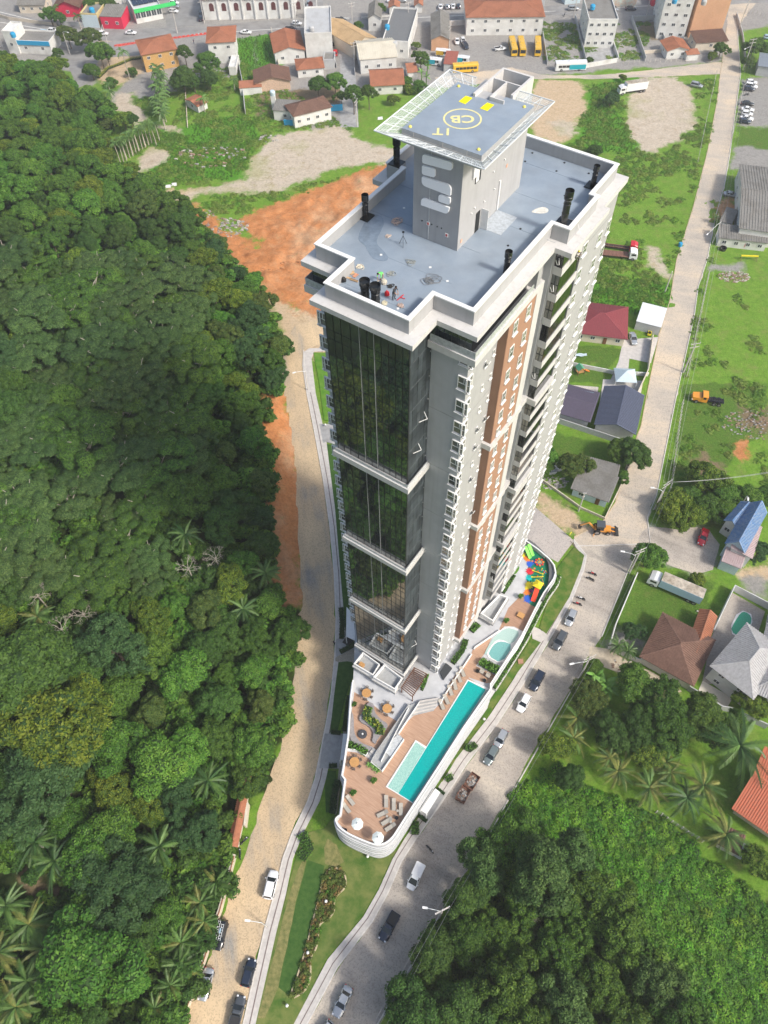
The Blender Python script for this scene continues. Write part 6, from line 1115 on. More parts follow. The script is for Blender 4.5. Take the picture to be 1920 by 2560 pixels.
for f,pts,w_,h_,mm,lb in((C8,[(1350,660),(1400,690),(1460,640)],1.4,1.0,M_leafA,'yellow green shrub group on the street side lawn'),(C8,[(1180,950),(1210,1000)],1.6,1.1,M_leafA,'rounded shrub on the street side lawn near the canopy'),(C8,[(860,1400),(860,1530)],1.6,1.0,M_leafA,'loose light shrub on the lawn below the podium front'),(L4,[(960,240),(1010,350),(950,420)],2.2,.7,M_leafA,'light green ground shrub at the bend of the pavement'),(C8,[(10,855),(90,850)],.9,.7,M_leafD,'clipped hedge at the lower edge of the forest side entrance'),(C8,[(30,520),(125,530)],.9,.7,M_leafD,'clipped hedge at the upper edge of the forest side entrance'),(C8,[(900,1340),(975,1400)],.8,.7,M_leafD,'clipped hedge below the street entrance'),(C8,[(1080,1075),(1150,1130)],.6,.6,M_leafD,'clipped hedge above the street entrance'),(L3,[(1200,90),(1215,250),(1205,400)],1.2,.8,M_leafD,'planting strip beside the grey porch'),(L3,[(1190,540),(1290,490),(1370,440)],1.1,.7,M_leafD,'planting strip below the grey porch'),(L3,[(1290,990),(1270,1130),(1240,1350)],1.4,.9,M_leafD,'dark planting strip along the podium wall, upper'),(L3,[(1170,1850),(1130,2000),(1110,2190)],1.4,.9,M_leafD,'dark planting strip along the podium wall, lower'),(K1,[(640,510),(700,450),(780,420),(850,390),(930,380)],1.2,.8,M_leafY,'yellow hedge around the brown garden')):
 hedge('shrub_row',[f(*p)for p in pts],w_,.12,h_,mm,lb,55,len(lb),leaf=.14,cat='hedge')
q=C8(60,0)
# ================= houses =================
def tilemat(nm,a,c,dirt=.5):return mat(nm,a,.8,col2=c,scale=2.2,contrast=(.3,.7),dirt=dirt)
T_or=tilemat('clay_tiles',(.42,.17,.09),(.30,.12,.07));T_br=tilemat('aged_clay_tiles',(.13,.07,.052),(.22,.125,.09));T_red=tilemat('red_tiles',(.55,.14,.07),(.45,.17,.1),.15);T_mar=tilemat('maroon_tiles',(.28,.06,.07),(.22,.05,.06),.1)
T_gr=tilemat('weathered_fibre_cement',(.26,.25,.23),(.17,.165,.155));T_wh=tilemat('bleached_tiles',(.5,.5,.5),(.33,.32,.32),.2);T_bl=tilemat('blue_tiles',(.06,.2,.45),(.3,.36,.45),.1);T_pk=tilemat('pinkish_worn_tiles',(.42,.3,.3),(.5,.42,.42),.1);T_navy=tilemat('slate_blue_tiles',(.09,.11,.17),(.07,.08,.12),.0);T_pur=tilemat('purple_grey_tiles',(.12,.1,.15),(.09,.08,.11),.1);T_tan=tilemat('tan_tiles',(.5,.36,.2),(.4,.28,.16));T_crm=mat('cream_roof',(.62,.58,.48),.8,var=.06,dirt=.3)
T_brick=mat('hollow_brick',(.55,.29,.16),.9,col2=(.62,.38,.24),scale=5,dirt=.2);W_w=mat('house_white',(.68,.68,.66),.8,var=.05,scale=.5,dirt=.35);W_c=mat('house_cream',(.62,.55,.45),.8,var=.05,dirt=.3);W_y=mat('house_ochre',(.55,.33,.12),.8,var=.08);W_g=mat('house_grey',(.45,.46,.47),.8,var=.05,dirt=.3);W_b=mat('house_blue',(.02,.3,.55),.7,var=.05);W_red=mat('house_red',(.6,.02,.07),.7,var=.05);W_lb=mat('house_pale_blue',(.5,.6,.65),.8,var=.05);M_metal=mat('white_sheet_metal',(.66,.69,.7),.5,var=.04)
HW={}
def hwin(w,h):
 if(w,h)not in HW:HW[(w,h)]=(MB().box(-w/2,w/2,-.08,0,0,.08).box(-w/2,w/2,-.08,0,h-.08,h).box(-w/2,-w/2+.08,-.08,0,.08,h-.08).box(w/2-.08,w/2,-.08,0,.08,h-.08).box(-.04,.04,-.06,0,.08,h-.08).mesh('window',M_white),MB().box(-w/2+.08,w/2-.08,-.05,-.02,.08,h-.08).mesh('pane',mat('house_glass',(.05,.06,.07),.15,spec=.6)))
 return HW[(w,h)]
def rows(planes,pitch,wd,ht,m,parent,name='tile_rows'):
 b=MB()
 for P_ in planes:
  P_=[Vector(p)for p in P_];n=(P_[1]-P_[0]).cross(P_[2]-P_[1]).normalized();n=n if n.z>0 else-n
  u=Vector((n.y,-n.x,0));u=u.normalized()if u.length>1e-3 else Vector((1,0,0));v=n.cross(u);o=P_[0];q=[((p-o).dot(u),(p-o).dot(v))for p in P_]
  x=min(a for a,_ in q)+pitch/2
  while x<max(a for a,_ in q):
   ys_=[]
   for i in range(len(q)):
    (x0,y0),(x1,y1)=q[i],q[(i+1)%len(q)]
    if(x0>x)!=(x1>x):ys_.append(y0+(x-x0)*(y1-y0)/(x1-x0))
   if len(ys_)>=2 and max(ys_)-min(ys_)>.2:b.bar(o+u*x+v*min(ys_)+n*ht*.4,o+u*x+v*max(ys_)+n*ht*.4,wd,ht,up=tuple(n))
   x+=pitch
 return tag(b.build(name,m,parent),kind='stuff')
def house(f,p0,p1,dp_,h,roof,rm,wm,label,rh=1.6,oh=.5,win=2,st=1,tiles=0,cat='house',name='house',winh=1.1,side=1,door=False,z0=0,fmat=None,winw=1.2):
 a=np.array(f(*p0,z0));c=np.array(f(*p1,z0));wd=float(np.hypot(*(c-a)[:2]));rz=math.atan2((c-a)[1],(c-a)[0]);e=empty(name,(a[0],a[1],z0),rz,label,cat);d=dp_
 MB().box(0,wd,0,d,-.3,h).build('wall',wm,e)
 if fmat:MB().box(.0,wd,-.05,0,0,h).build('facade',fmat,e)
 x0,x1,y0,y1=-oh,wd+oh,-oh,d+oh;t=.12;yc=d/2;xc=wd/2;pl=[]
 if roof=='gable':pl=[[(x0,y0,h),(x1,y0,h),(x1,yc,h+rh),(x0,yc,h+rh)],[(x0,yc,h+rh),(x1,yc,h+rh),(x1,y1,h),(x0,y1,h)]];gv=[(0,0,h),(0,d,h),(0,yc,h+rh-.12),(wd,0,h),(wd,d,h),(wd,yc,h+rh-.12)];MB().add(gv,[(0,1,2),(3,5,4),(0,2,5,3),(1,4,5,2)]).build('gable_wall',wm,e)
 elif roof=='gabley':pl=[[(x0,y0,h),(xc,y0,h+rh),(xc,y1,h+rh),(x0,y1,h)],[(xc,y0,h+rh),(x1,y0,h),(x1,y1,h),(xc,y1,h+rh)]];gv=[(0,0,h),(wd,0,h),(xc,0,h+rh-.12),(0,d,h),(wd,d,h),(xc,d,h+rh-.12)];MB().add(gv,[(0,1,2),(3,5,4),(0,2,5,3),(1,4,5,2)]).build('gable_wall',wm,e)
 elif roof=='hip':
  k=min(wd,d)/2+oh
  if wd>=d:r0,r1=(x0+k,yc,h+rh),(x1-k,yc,h+rh);pl=[[(x0,y0,h),(x1,y0,h),r1,r0],[(x1,y1,h),(x0,y1,h),r0,r1],[(x0,y1,h),(x0,y0,h),r0],[(x1,y0,h),(x1,y1,h),r1]]
  else:r0,r1=(xc,y0+k,h+rh),(xc,y1-k,h+rh);pl=[[(x0,y0,h),(x1,y0,h),r0],[(x1,y0,h),(x1,y1,h),r1,r0],[(x1,y1,h),(x0,y1,h),r1],[(x0,y1,h),(x0,y0,h),r0,r1]]
 elif roof=='shed':pl=[[(x0,y0,h),(x1,y0,h),(x1,y1,h+rh),(x0,y1,h+rh)]];MB().add([(0,0,h-.2),(wd,0,h-.2),(wd,d,h-.2),(0,d,h-.2),(0,d,h+rh*.9),(wd,d,h+rh*.9)],[(0,3,4),(1,5,2),(2,5,4,3)]).build('gable_wall',wm,e)
 elif roof=='flat':
  MB().box(.0,wd,0,d,h,h+.06).build('roof',rm,e)
  MB().box(-.05,wd+.05,-.05,.2,h,h+.6).box(-.05,wd+.05,d-.2,d+.05,h,h+.6).box(-.05,.2,.2,d-.2,h,h+.6).box(wd-.2,wd+.05,.2,d-.2,h,h+.6).build('parapet',wm,e)
 for P_ in pl:
  n=len(P_);b=MB();b.add([tuple(p)for p in P_]+[(p[0],p[1],p[2]+t)for p in P_],[tuple(range(n))[::-1],tuple(range(n,2*n))]+[(i,(i+1)%n,n+(i+1)%n,n+i)for i in range(n)]);b.build('roof_slope',rm,e)
 if tiles and pl:rows([[(p[0],p[1],p[2]+t)for p in P_]for P_ in pl],tiles,tiles*.45,.12,rm,e)
 if roof in('hip','gable','gabley'):
  b=MB();seen=set()
  for P_ in pl:
   for i in range(len(P_)):
    p,q=P_[i],P_[(i+1)%len(P_)]
    if p[2]+q[2]>2*h+rh*.9 and(p,q)not in seen and(q,p)not in seen:seen.add((p,q));b.bar(Vector(p)+Vector((0,0,t)),Vector(q)+Vector((0,0,t)),.26,.16)
  b.build('ridge_tiles',rm,e)
 sh=h/st
 for s_ in range(st):
  for k in range(win):
   if door and s_==0 and k==win//2:MB().box(wd*(k+.5)/win-.45,wd*(k+.5)/win+.45,-.09,0,0,2.1).build('door',mat('door_brown',(.18,.08,.04),.6),e);continue
   fr,pn=hwin(winw,winh);o=inst('window',fr,e,(wd*(k+.5)/win,-.051 if fmat else 0,s_*sh+sh*.38));inst('pane',pn,o)
  if side:
   for sx in(0,wd):
    for k in range(max(1,int(d/5))):fr,pn=hwin(1.0,winh);o=inst('window',fr,e,(sx,d*(k+.5)/max(1,int(d/5)),s_*sh+sh*.38),R(90)if sx else R(-90));inst('pane',pn,o)
 return e
H=house
H(K6,(820,560),(1135,735),10.5,3.0,'hip',T_br,W_w,'white house with aged brown hipped tile roof beside the truck plot',2.0,.5,0,tiles=.42,side=0)
H(K6,(1110,520),(1200,560),9.5,2.6,'gabley',T_or,W_w,'narrow orange tiled annex attached to the brown tiled house',1.2,.4,0,tiles=.42,side=0)
H(K6,(1250,660),(1480,840),11.5,5.6,'hip',T_wh,W_w,'large two storey house with bleached grey white hipped tile roof',2.4,.7,2,2,tiles=.45)
H(K6,(1490,800),(1760,920),14,5.4,'hip',T_wh,W_w,'right wing of the large grey white tiled house at the picture edge',2.6,.7,2,2,tiles=.45)
H(K6,(1620,500),(1800,560),9,5.4,'hip',T_wh,W_g,'upper grey tiled roof at the right picture edge beside the pool yard',1.8,.5,2,tiles=.45)
H(K7,(1430,290),(1760,520),12,3.1,'gable',T_red,W_c,'house with bright red tiled gable roof at the right picture edge',2.4,.9,1,tiles=.42,side=0)
H(K7,(1320,510),(1430,570),3.0,2.2,'shed',T_br,W_c,'small shed with worn reddish tiles under a palm',.5,.3,0,tiles=.42,side=0,cat='shed',name='shed');H(K7,(1415,555),(1485,600),2.2,1.6,'shed',M_metal,W_g,'small white corrugated shelter beside the tiled shed',.2,.1,0,tiles=.3,side=0,cat='shed',name='shed')
H(K5,(1345,1110),(1440,1160),11.5,5,'gabley',T_bl,W_lb,'tall house with blue and white worn tile roof at the cobbled yard',2.6,.5,0,tiles=.42,side=0)
H(K5,(1340,960),(1400,1000),6,4.6,'gabley',T_bl,W_w,'left dormer wing of the blue tiled house',1.4,.4,1,tiles=.42,side=0);H(K5,(1330,1195),(1440,1240),7,3.2,'shed',T_pk,W_lb,'lower pale worn tile roof in front of the blue tiled house',.8,.3,0,tiles=.42,side=0)
H(K5,(1500,1190),(1560,1000),4.2,4.2,'shed',T_pk,W_w,'pinkish white worn side roof of the blue tiled house',.9,.3,0,tiles=.42,side=0)
H(K5,(385,720),(600,800),6.0,2.7,'shed',T_gr,W_lb,'pale blue timber house with patched grey fibre cement roof',.9,.5,2,tiles=.5,door=True)
H(K5,(420,640),(640,700),5.2,2.6,'shed',T_gr,W_g,'rear lean-to with light grey fibre cement roof behind the pale blue house',.7,.4,0,tiles=.5,side=0)
H(K5,(530,310),(770,370),12,3.0,'gabley',T_navy,W_g,'barn like house with slate blue tile roof and white ridge beside the road',1.9,.5,0,tiles=.42,side=0)
H(K5,(270,230),(480,290),9.5,2.8,'gable',T_pur,W_g,'low building with purple grey tile roof right of the tower',1.0,.4,0,tiles=.42,side=0);H(K5,(290,125),(500,165),2.6,2.6,'shed',mat('teal_metal',(.22,.33,.38),.5),W_g,'narrow teal grey roof strip behind the purple grey roof',.4,.2,0,tiles=.42,side=0)
H(K4,(395,960),(715,1000),11.5,2.9,'hip',T_mar,W_c,'long bungalow with maroon hipped roof right of the tower',2.2,.6,4,tiles=.42,door=True)
H(K4,(790,890),(945,930),7.5,2.8,'shed',M_metal,W_g,'white metal carport roof beside the maroon bungalow',.3,.1,0,side=0,cat='carport',name='carport')
H(K4,(1440,330),(1720,370),33,5,'gable',T_gr,W_w,'large factory hall with dark grey corrugated roof on the right edge',2.2,.4,3,tiles=.8);H(K4,(1325,350),(1630,385),5.5,2.8,'shed',T_gr,W_w,'light grey corrugated porch roof in front of the factory hall',.6,.3,4,tiles=.7,side=0);H(K4,(1330,240),(1400,260),7,2.6,'shed',T_gr,W_w,'small dark lean-to left of the factory hall',.4,.2,0,tiles=.6,side=0)
H(K3,(480,400),(640,400),0.1,.1,'flat',W_w,W_w,'flat white kerb of the yard in front of the three storey house',win=0,side=0)if 0 else None
H(K3,(465,310),(650,310),18,9.5,'flat',T_gr,W_w,'white three storey house with grey flat roofs facing its concrete yard',win=4,st=3,winw=1.3)
H(K3,(930,250),(1110,260),22,13.5,'flat',T_gr,W_w,'white four storey block beside the raw brick block',win=3,st=4,winw=1.4)
H(K3,(1140,245),(1345,240),20,16,'flat',W_w,T_brick,'tall raw brick apartment block with pale floor bands',win=0,st=5,side=0)
e=empty('floor_bands',(0,0,0));bpy.data.objects.remove(e)
H(K3,(995,385),(1130,375),7.5,3,'gabley',T_or,W_w,'small white house with faded orange tile roof below the white block',1.3,.5,2,tiles=.45);H(K3,(1180,330),(1380,315),7,2.8,'shed',T_br,W_c,'low shed with brown tiles in front of the brick block',1.0,.4,1,tiles=.45);H(K3,(1125,395),(1200,390),3,2.2,'shed',T_or,W_w,'tiny gate shelter with orange tiles',.4,.3,0,side=0)
H(K3,(-300,230),(190,225),15,6.5,'hip',T_or,W_w,'white depot building with orange tile roof and grey lean-to behind the school buses',2.2,.5,6,2,tiles=.6);H(K3,(-130,225),(10,225),6,3,'shed',T_gr,W_w,'grey lean-to at the left end of the depot building',.6,.3,0,side=0)if 0 else None
H(K3,(1575,490),(1720,510),9,3.4,'shed',mat('grey_blue_metal',(.2,.23,.27),.6),W_g,'grey shed at the right edge beside the car park',.5,.3,0,side=0,cat='shed')
H(K3,(1160,20),(1420,5),9,7,'flat',W_w,W_w,'white building behind the brick block at the top edge',win=3,st=2);H(K3,(900,40),(960,40),10,3.6,'shed',W_red,W_red,'small dark red building on the main street',.6,.2,1,side=0);H(K3,(340,30),(440,20),8,3.2,'flat',T_gr,W_lb,'pale blue shop at the top edge',win=1,side=0)
H(K3,(500,50),(800,40),.3,3.0,'flat',W_w,mat('mural',(.5,.6,.55),.8,col2=(.55,.35,.25),scale=.8),'colourful mural wall on the main street',win=0,side=0,cat='wall',name='mural_wall',oh=0)
H(K3,(0,45),(210,40),8,3.4,'shed',T_gr,W_g,'grey roofed workshop behind the depot',.5,.3,2,side=0)
H(K2,(1135,330),(1250,330),21,4.0,'gabley',T_gr,T_brick,'long brick shed with dark grey gable roof',1.6,.3,0,tiles=.9,side=0,cat='shed',name='shed')
H(K2,(820,370),(985,380),28,5.5,'flat',mat('dark_roof_felt',(.16,.165,.17),.8,var=.1),W_w,'long building with dark flat roof beside the gabled houses',win=2)
H(K2,(640,385),(775,330),20,4.5,'gabley',T_tan,W_c,'long building with tan gable roof along the side street',2,.4,0,tiles=.7,side=0)
H(K2,(680,480),(910,460),15,5.0,'gable',T_crm,W_w,'white building with cream gabled roof',2.2,.3,3,tiles=.8);H(K2,(730,200),(810,200),12,4.5,'gabley',T_gr,W_w,'small white gabled house near the main street',1.6,.3,1,tiles=.8)
H(K2,(755,615),(950,605),11,3.2,'gable',T_or,W_w,'white bungalow with two-tone red tile roof at the street end',2.4,.6,2,tiles=.5);H(K2,(985,515),(1045,510),5,2.4,'shed',T_or,W_w,'little tiled outhouse right of the bungalow',.8,.3,0,side=0)
H(K2,(130,420),(320,400),15,4.2,'gabley',T_or,W_w,'house with red tile roof and open white loggia beside the white block',1.6,.4,2,tiles=.6);H(K2,(330,392),(500,385),22,9.0,'flat',W_g,W_w,'tall blank white block with grey flat roof beside the side street',win=0,st=3,side=0)
H(K2,(275,505),(440,490),7.5,2.9,'hip',T_or,W_w,'small house with orange hipped roof in front of the blank white block',1.6,.5,2,tiles=.5);H(K2,(440,450),(510,450),6,3,'flat',T_gr,W_g,'grey annex right of the orange hipped house',win=0,side=0)
H(K2,(5,600),(225,580),9,3.2,'gabley',T_br,mat('house_peach',(.62,.44,.33),.8),'peach walled house with aged gable tile roof',1.8,.5,0,tiles=.5,side=0)
H(K2,(255,835),(490,775),7.5,4.4,'hip',T_br,W_w,'white house on blue stilts with aged red tile roof at the sandy lot',1.8,.5,4,tiles=.5,door=False);H(K2,(120,780),(265,790),6,3.6,'shed',T_gr,W_w,'grey roofed annex left of the white house on stilts',.5,.3,1,tiles=.6,side=0)
q=K2(220,815,0);tag(MB().box(-2.0,2.0,-.15,.15,0,2.0).build('blue_wall',W_b,loc=(q[0],q[1],0),rz=-.15),'blue painted wall panel in front of the house on stilts','wall')
q=K2(500,720,0);tag(MB().box(-3.4,3.4,-.1,.1,0,2.2).build('blue_fence',W_b,loc=(q[0],q[1],0),rz=.1),'blue board fence right of the house on stilts','fence')
q=K2(120,700,0);e=empty('water_tank',(q[0],q[1],0),0,'pale blue water tank on a white tower beside the grey annex','water tank');MB().box(-.8,.8,-.8,.8,0,4.5).build('tower',W_w,e);MB().lathe([(.9,4.5),(1,5.6),(.8,6),(0,6.1)],n=14).build('tank',W_lb,e)
H(K2,(865,95),(925,95),4.5,2.6,'gabley',T_or,W_w,'left small tiled kiosk on the little square',1.1,.5,0,side=0,cat='kiosk',name='kiosk');H(K2,(1030,82),(1075,82),4.5,2.6,'gabley',T_or,W_w,'right small tiled kiosk on the little square',1.1,.5,0,side=0,cat='kiosk',name='kiosk')
H(K2,(-330,130),(255,118),16,7.5,'hip',T_or,W_w,'long white church hall with arched windows and orange roof',2.5,.6,0,1,side=0,cat='church',name='church_hall')
ch=[o for o in bpy.data.objects if o.name.startswith('church_hall')][0];a=MB()
for k in range(9):
 b=MB();n=10;x=3.5+k*5.0;vs=[(x-.9,-.06,3.2),(x+.9,-.06,3.2)]+[(x+.9*math.cos(math.pi*t/n),-.06,5.2+.9*math.sin(math.pi*t/n))for t in range(n+1)];b.add(vs,[tuple(range(len(vs)))]);b.build('arched_window',mat('stained_dark',(.12,.04,.04),.3),ch)
 MB().box(x+2.2,x+2.7,-.5,0,0,7.4).build('buttress',W_w,ch)
H(K1,(950,470),(1165,430),12,6.2,'hip',T_or,W_y,'two storey ochre house with orange tile roof, balconies and satellite dish',2,.5,3,2,tiles=.5);H(K1,(1370,415),(1540,405),12,7.5,'hip',T_or,W_w,'white two storey house with orange hipped roof by the main street',2.0,.6,2,2,tiles=.5)
H(K1,(130,345),(345,355),9,4.2,'flat',T_gr,W_w,'white shop with long blue fascia at the street junction',win=2,side=0,fmat=None);q=K1(130,345,0);q2=K1(345,355,0)
e=MB().bar((q[0],q[1]-.2,4.0),(q2[0],q2[1]-.2,4.0),.2,1.5);tag(e.build('fascia_sign',W_b),'blue and white fascia board with small lettering on the white corner shop','sign')
H(K1,(65,345),(135,350),8,7.5,'flat',W_w,W_w,'white stair block left of the blue fascia shop',win=1,side=0);H(K1,(-80,330),(20,300),14,7,'flat',W_c,W_w,'white building at the left picture edge',win=0)
H(K1,(545,175),(650,180),10,4.6,'flat',T_gr,mat('house_yellow',(.6,.5,.25),.8),'yellowish shop with blue and white front and a roof water tank',win=0,fmat=W_lb,side=0);H(K1,(668,185),(805,190),9,4.4,'shed',T_gr,W_red,'bright red shop with grey corrugated roof',.8,.1,2,tiles=.7,side=0)
q=K1(598,75,5);tag(MB().lathe([(1,0),(1.1,1.3),(.8,1.7),(0,1.8)],n=14).build('water_tank',W_b,loc=(q[0],q[1],4.7)),'dark blue water tank on the yellowish shop roof','water tank')
e=H(K1,(890,155),(1060,120),17,4.6,'flat',mat('pale_metal_roof',(.6,.62,.62),.5),W_w,'white glass fronted store with green fascia and solar panels on the roof',win=5,side=0,winh=2.2,winw=2)
MB().box(-.1,17,-.3,-.06,3.9,5.3).build('green_fascia',mat('green_sign',(.05,.6,.15),.5),e);M_solar=mat('solar_cell',(.01,.02,.06),.15,spec=.6,metal=.3)
for i in range(7):
 for j in range(2):MB().box(1+i*2.1,2.9+i*2.1,4+j*4.4,8+j*4.4,5.0,5.1).build('solar_panel',M_solar,e)
H(K1,(370,110),(530,110),12,3.6,'gabley',T_br,W_red,'red walled house with maroon gable roof',2.2,.6,1,tiles=.6,side=0);H(K1,(135,85),(300,85),9,3,'gable',T_gr,W_c,'long pale house with dark weathered roof at the top left',1.6,.5,3,tiles=.6)
H(K1,(1215,690),(1290,735),4,2.4,'gabley',T_or,W_w,'little white shed with reddish roof in the garden',.8,.3,1,side=0,cat='shed',name='shed');H(K1,(1490,490),(1535,490),9,2.6,'flat',W_w,W_w,'long white container like shed beside the garden wall',win=0,side=0,cat='shed',name='shed')
H(K1,(1560,620),(1700,610),4,2.6,'shed',T_or,W_w,'white house end with clothes line at the plot corner',.5,.2,0,side=0)
H(K1,(700,70),(800,60),7,4,'flat',T_gr,W_w,'white building strip behind the red shop',win=2,side=0)
H(L4,(462,335),(508,340),11.0,2.4,'gabley',T_or,W_c,'long narrow gate roof with orange tiles on the roadside wall',.6,.3,0,tiles=.35,side=0,cat='gate roof',name='gate_roof')
# ---- walls and fences ----
def wall(f,pts,h,t,m,label,cat='wall',cop=None,name='garden_wall',z=0):
 ln=[f(*p)[:2]for p in pts];e=empty(name,(0,0,0),0,label,cat);wall_poly('wall',ln,z-.3,h+z,t,m,parent=e)
 if cop:wall_poly('coping',offset_line(ln,-.06),h+z,h+z+.12,t+.12,cop,parent=e)
 return e
wall(L4,[(575,40),(555,200)],2.0,.3,W_c,'cream roadside wall above the gate roof',cop=T_crm);wall(L4,[(478,400),(452,500),(415,640),(375,790),(330,920),(270,1120),(190,1350),(95,1602)],1.7,.35,W_c,'long cream roadside wall with red tile coping on the forest side',cop=T_crm)
b=MB();ln=[np.array(L4(x,y,1.9))for x,y in((478,400),(452,500),(415,640),(375,790),(330,920),(270,1120),(190,1350),(95,1602))]
for i in range(len(ln)-1):b.bar(ln[i]+(-.12,0,0),ln[i+1]+(-.12,0,0),.14,.1)
tag(b.build('coping_tiles',T_or),'thin red tile edge along the cream roadside wall','coping')
for pts,h,m,lb,f in(([(175,700-80),(440,810),(600,880),(690,700),(760,540)],.8,W_c,'low concrete kerb wall around the junk yard plot',K5),([(250,240),(520,330),(700,390)],1.8,W_g,'grey panel wall between purple roof and green lawn',K5),([(900,960),(870,1180),(800,1330),(790,1500)],2.0,W_c,'concrete wall along the road beside the maroon bungalow',K4),([(1140,470),(1120,380),(1190,200)],.0,W_c,'',K4),([(350,1120),(650,1180),(880,1195)],1.2,W_w,'low white wall between the two play lawns',K4),([(800,0),(660,330),(620,470),(740,530),(830,570)],1.6,W_w,'white wall along the truck plot and its drive',K6),([(1290,380),(1425,95),(1700,240)],2.2,W_w,'white wall around the pool yard at the right edge',K6),([(1130,740),(1340,870),(1400,880),(1640,990)],2.0,W_g,'grey front wall with beige garage entrance',K6),([(1140,700),(840,555)],.0,W_w,'',K6),([(480,440),(680,405)],1.6,W_w,'white front wall of the three storey house yard',K3),([(405,120),(480,430)],1.6,W_g,'left boundary wall of the three storey house',K3),([(650,290),(685,400)],1.6,W_w,'right boundary wall of the three storey house yard',K3),([(770,130),(860,400)],1.8,W_g,'long concrete panel wall between green plots',K3),([(930,140),(980,270)],1.8,W_g,'white panel wall beside the four storey block',K3),([(780,140),(930,130)],2,W_g,'pale wall behind the brown plot',K3),([(850,350),(980,340)],1.2,W_c,'low wall at the foot of the brown plot',K3),([(195,230),(225,420)],1.6,W_g,'grey wall between bus yard and green plot',K3),([(1450,100),(1490,240),(1510,420)],1.2,W_g,'dark fence wall right of the upper road',K3),([(0,110),(60,130),(290,160),(370,170)],1.2,W_c,'retaining wall along the curving street',K1),([(340,160),(560,175)],1.6,W_g,'grey wall below the red gabled house',K1),([(1545,420),(1570,540),(1590,740)],2,W_g,'grey plot wall beside the bright meadow',K1),([(1200,580),(1215,830)],.6,W_c,'thin fence line in the old garden',K1),([(100,210),(150,450)],2,W_c,'side wall left of the tiled loggia house',K2),([(425,120),(520,440)],1.5,W_g,'wall at the right side of the blank white block',K2),([(615,160),(640,490)],1.6,W_g,'grey wall along the side street',K2),([(1205,175),(1500,150)],2,W_w,'blue and white bus yard wall on the main street',K2),([(940,120),(1000,350)],1.8,W_g,'wall beside the narrow passage',K2),([(445,120),(605,125)],.5,W_w,'left white kerb wall of the little square',K2),([(680,120),(1040,95)],.5,W_w,'right white kerb wall of the little square',K2)):
 if h>.1:wall(f,pts,h,.2,m,lb)
q0=K2(1205,172,0);q1=K2(1500,148,0);tag(MB().bar((q0[0],q0[1]-.2,.5),(q1[0],q1[1]-.2,.5),.1,.9).build('blue_band',W_b),'blue painted band along the bus yard wall','wall band')
def fence(f,a,b_,n,h,label,m=None,lean=0.,wires=3):
 p=np.array(f(*a));q=np.array(f(*b_));e=empty('wire_fence',(0,0,0),0,label,'fence');r=random.Random(n);tops=[]
 for k in range(n+1):c=p+(q-p)*k/n;t_=c+np.array([r.gauss(0,.04)+lean,r.gauss(0,.1),h]);MB().bar(c-(0,0,.2),t_,.13).build('post',m or M_conc,e);tops.append((c,t_))
 b=MB()
 for k in range(n):
  for w_ in range(wires):u=(w_+1)/wires;b.bar(tops[k][0]*(1-u)+tops[k][1]*u,tops[k+1][0]*(1-u)+tops[k+1][1]*u,.025)
 b.build('wire',M_conc2,e)
fence(K3,(1325,480),(1205,1050),14,1.6,'leaning white post fence left of the upper road',lean=-.3);fence(K5,(1100,130),(1020,700),22,1.7,'wire fence along the right meadow, lower stretch');fence(K4,(1270,540),(1130,1200),26,1.7,'wire fence along the right meadow, middle stretch');fence(K3,(1500,560),(1400,1000),16,1.7,'wire fence beside the car park on the upper road');fence(K7,(930,290),(1230,480),9,1.4,'sagging wire fence above the weeds');fence(K3,(1530,80),(1659,130),5,1.6,'short fence at the top right corner');fence(L5,(1000,560),(160,1850),24,1.4,'wire fence between cobbled street and grove');fence(K3,(720,415),(1130,400),12,1.5,'post fence along the dirt street')
sheet('yard_floor',[K3(*p)for p in((480,405),(485,300),(640,300),(680,400))],.05,M_conc2);sheet('yard_floor',[K4(*p)for p in((720,960),(950,940),(900,1110),(760,1080),(740,1300),(620,1260),(690,1100))],.05,M_conc);sheet('yard_floor',[K5(*p)for p in((590,-30),(850,-20),(810,200),(570,110))],.055,M_conc);sheet('driveway',[K6(*p)for p in((1235,680),(1430,790),(1390,860),(1200,760))],.06,mat('beige_concrete',(.58,.54,.46),.8,var=.04))
sheet('pool_terrace',[K6(*p)for p in((1290,400),(1430,110),(1640,230),(1560,470),(1300,700),(1230,700))],.05,mat('block_paving',(.38,.34,.3),.85,var=.12,scale=3));sheet('sandy_ground',[K6(*p)for p in((500,460),(640,480),(830,590),(1110,740),(1060,760),(880,700),(640,610),(500,560))],.03,mat('sandy_soil',(.5,.43,.33),.95,var=.1,scale=1.5),jit=.5)
def gpool(f,out_,inn,lab,c1,c2):
 e=empty('swimming_pool',(0,0,0),0,lab,'swimming pool');sheet('pool_rim',smooth([f(*p)for p in out_],1),.16,M_white,parent=e,thick=.1);sheet('water',smooth([f(*p)for p in inn],1),.175,water('w'+lab[:9],c1,c2),parent=e)
gpool(K6,[(1470,215),(1575,260),(1500,425),(1400,360)],[(1480,240),(1510,232),(1552,265),(1545,320),(1490,405),(1412,360),(1440,300)],'green round ended pool in the paved yard at the right edge',(.02,.30,.16),(.05,.38,.22));gpool(K5,[(345,5),(480,45),(475,80),(340,45)],[(352,14),(470,48),(464,72),(350,40)],'small turquoise pool right of the tower',(.1,.5,.5),(.2,.6,.58))
sheet('pool_terrace',[K5(*p)for p in((300,0),(560,20),(545,130),(310,60))],.045,mat('pale_paving',(.55,.5,.44),.85,var=.1,scale=3))
q=K4(720,1230,0);e=empty('gazebo',(q[0],q[1],0),-.1,'pale blue white pyramid canopy in the neighbour yard','gazebo')
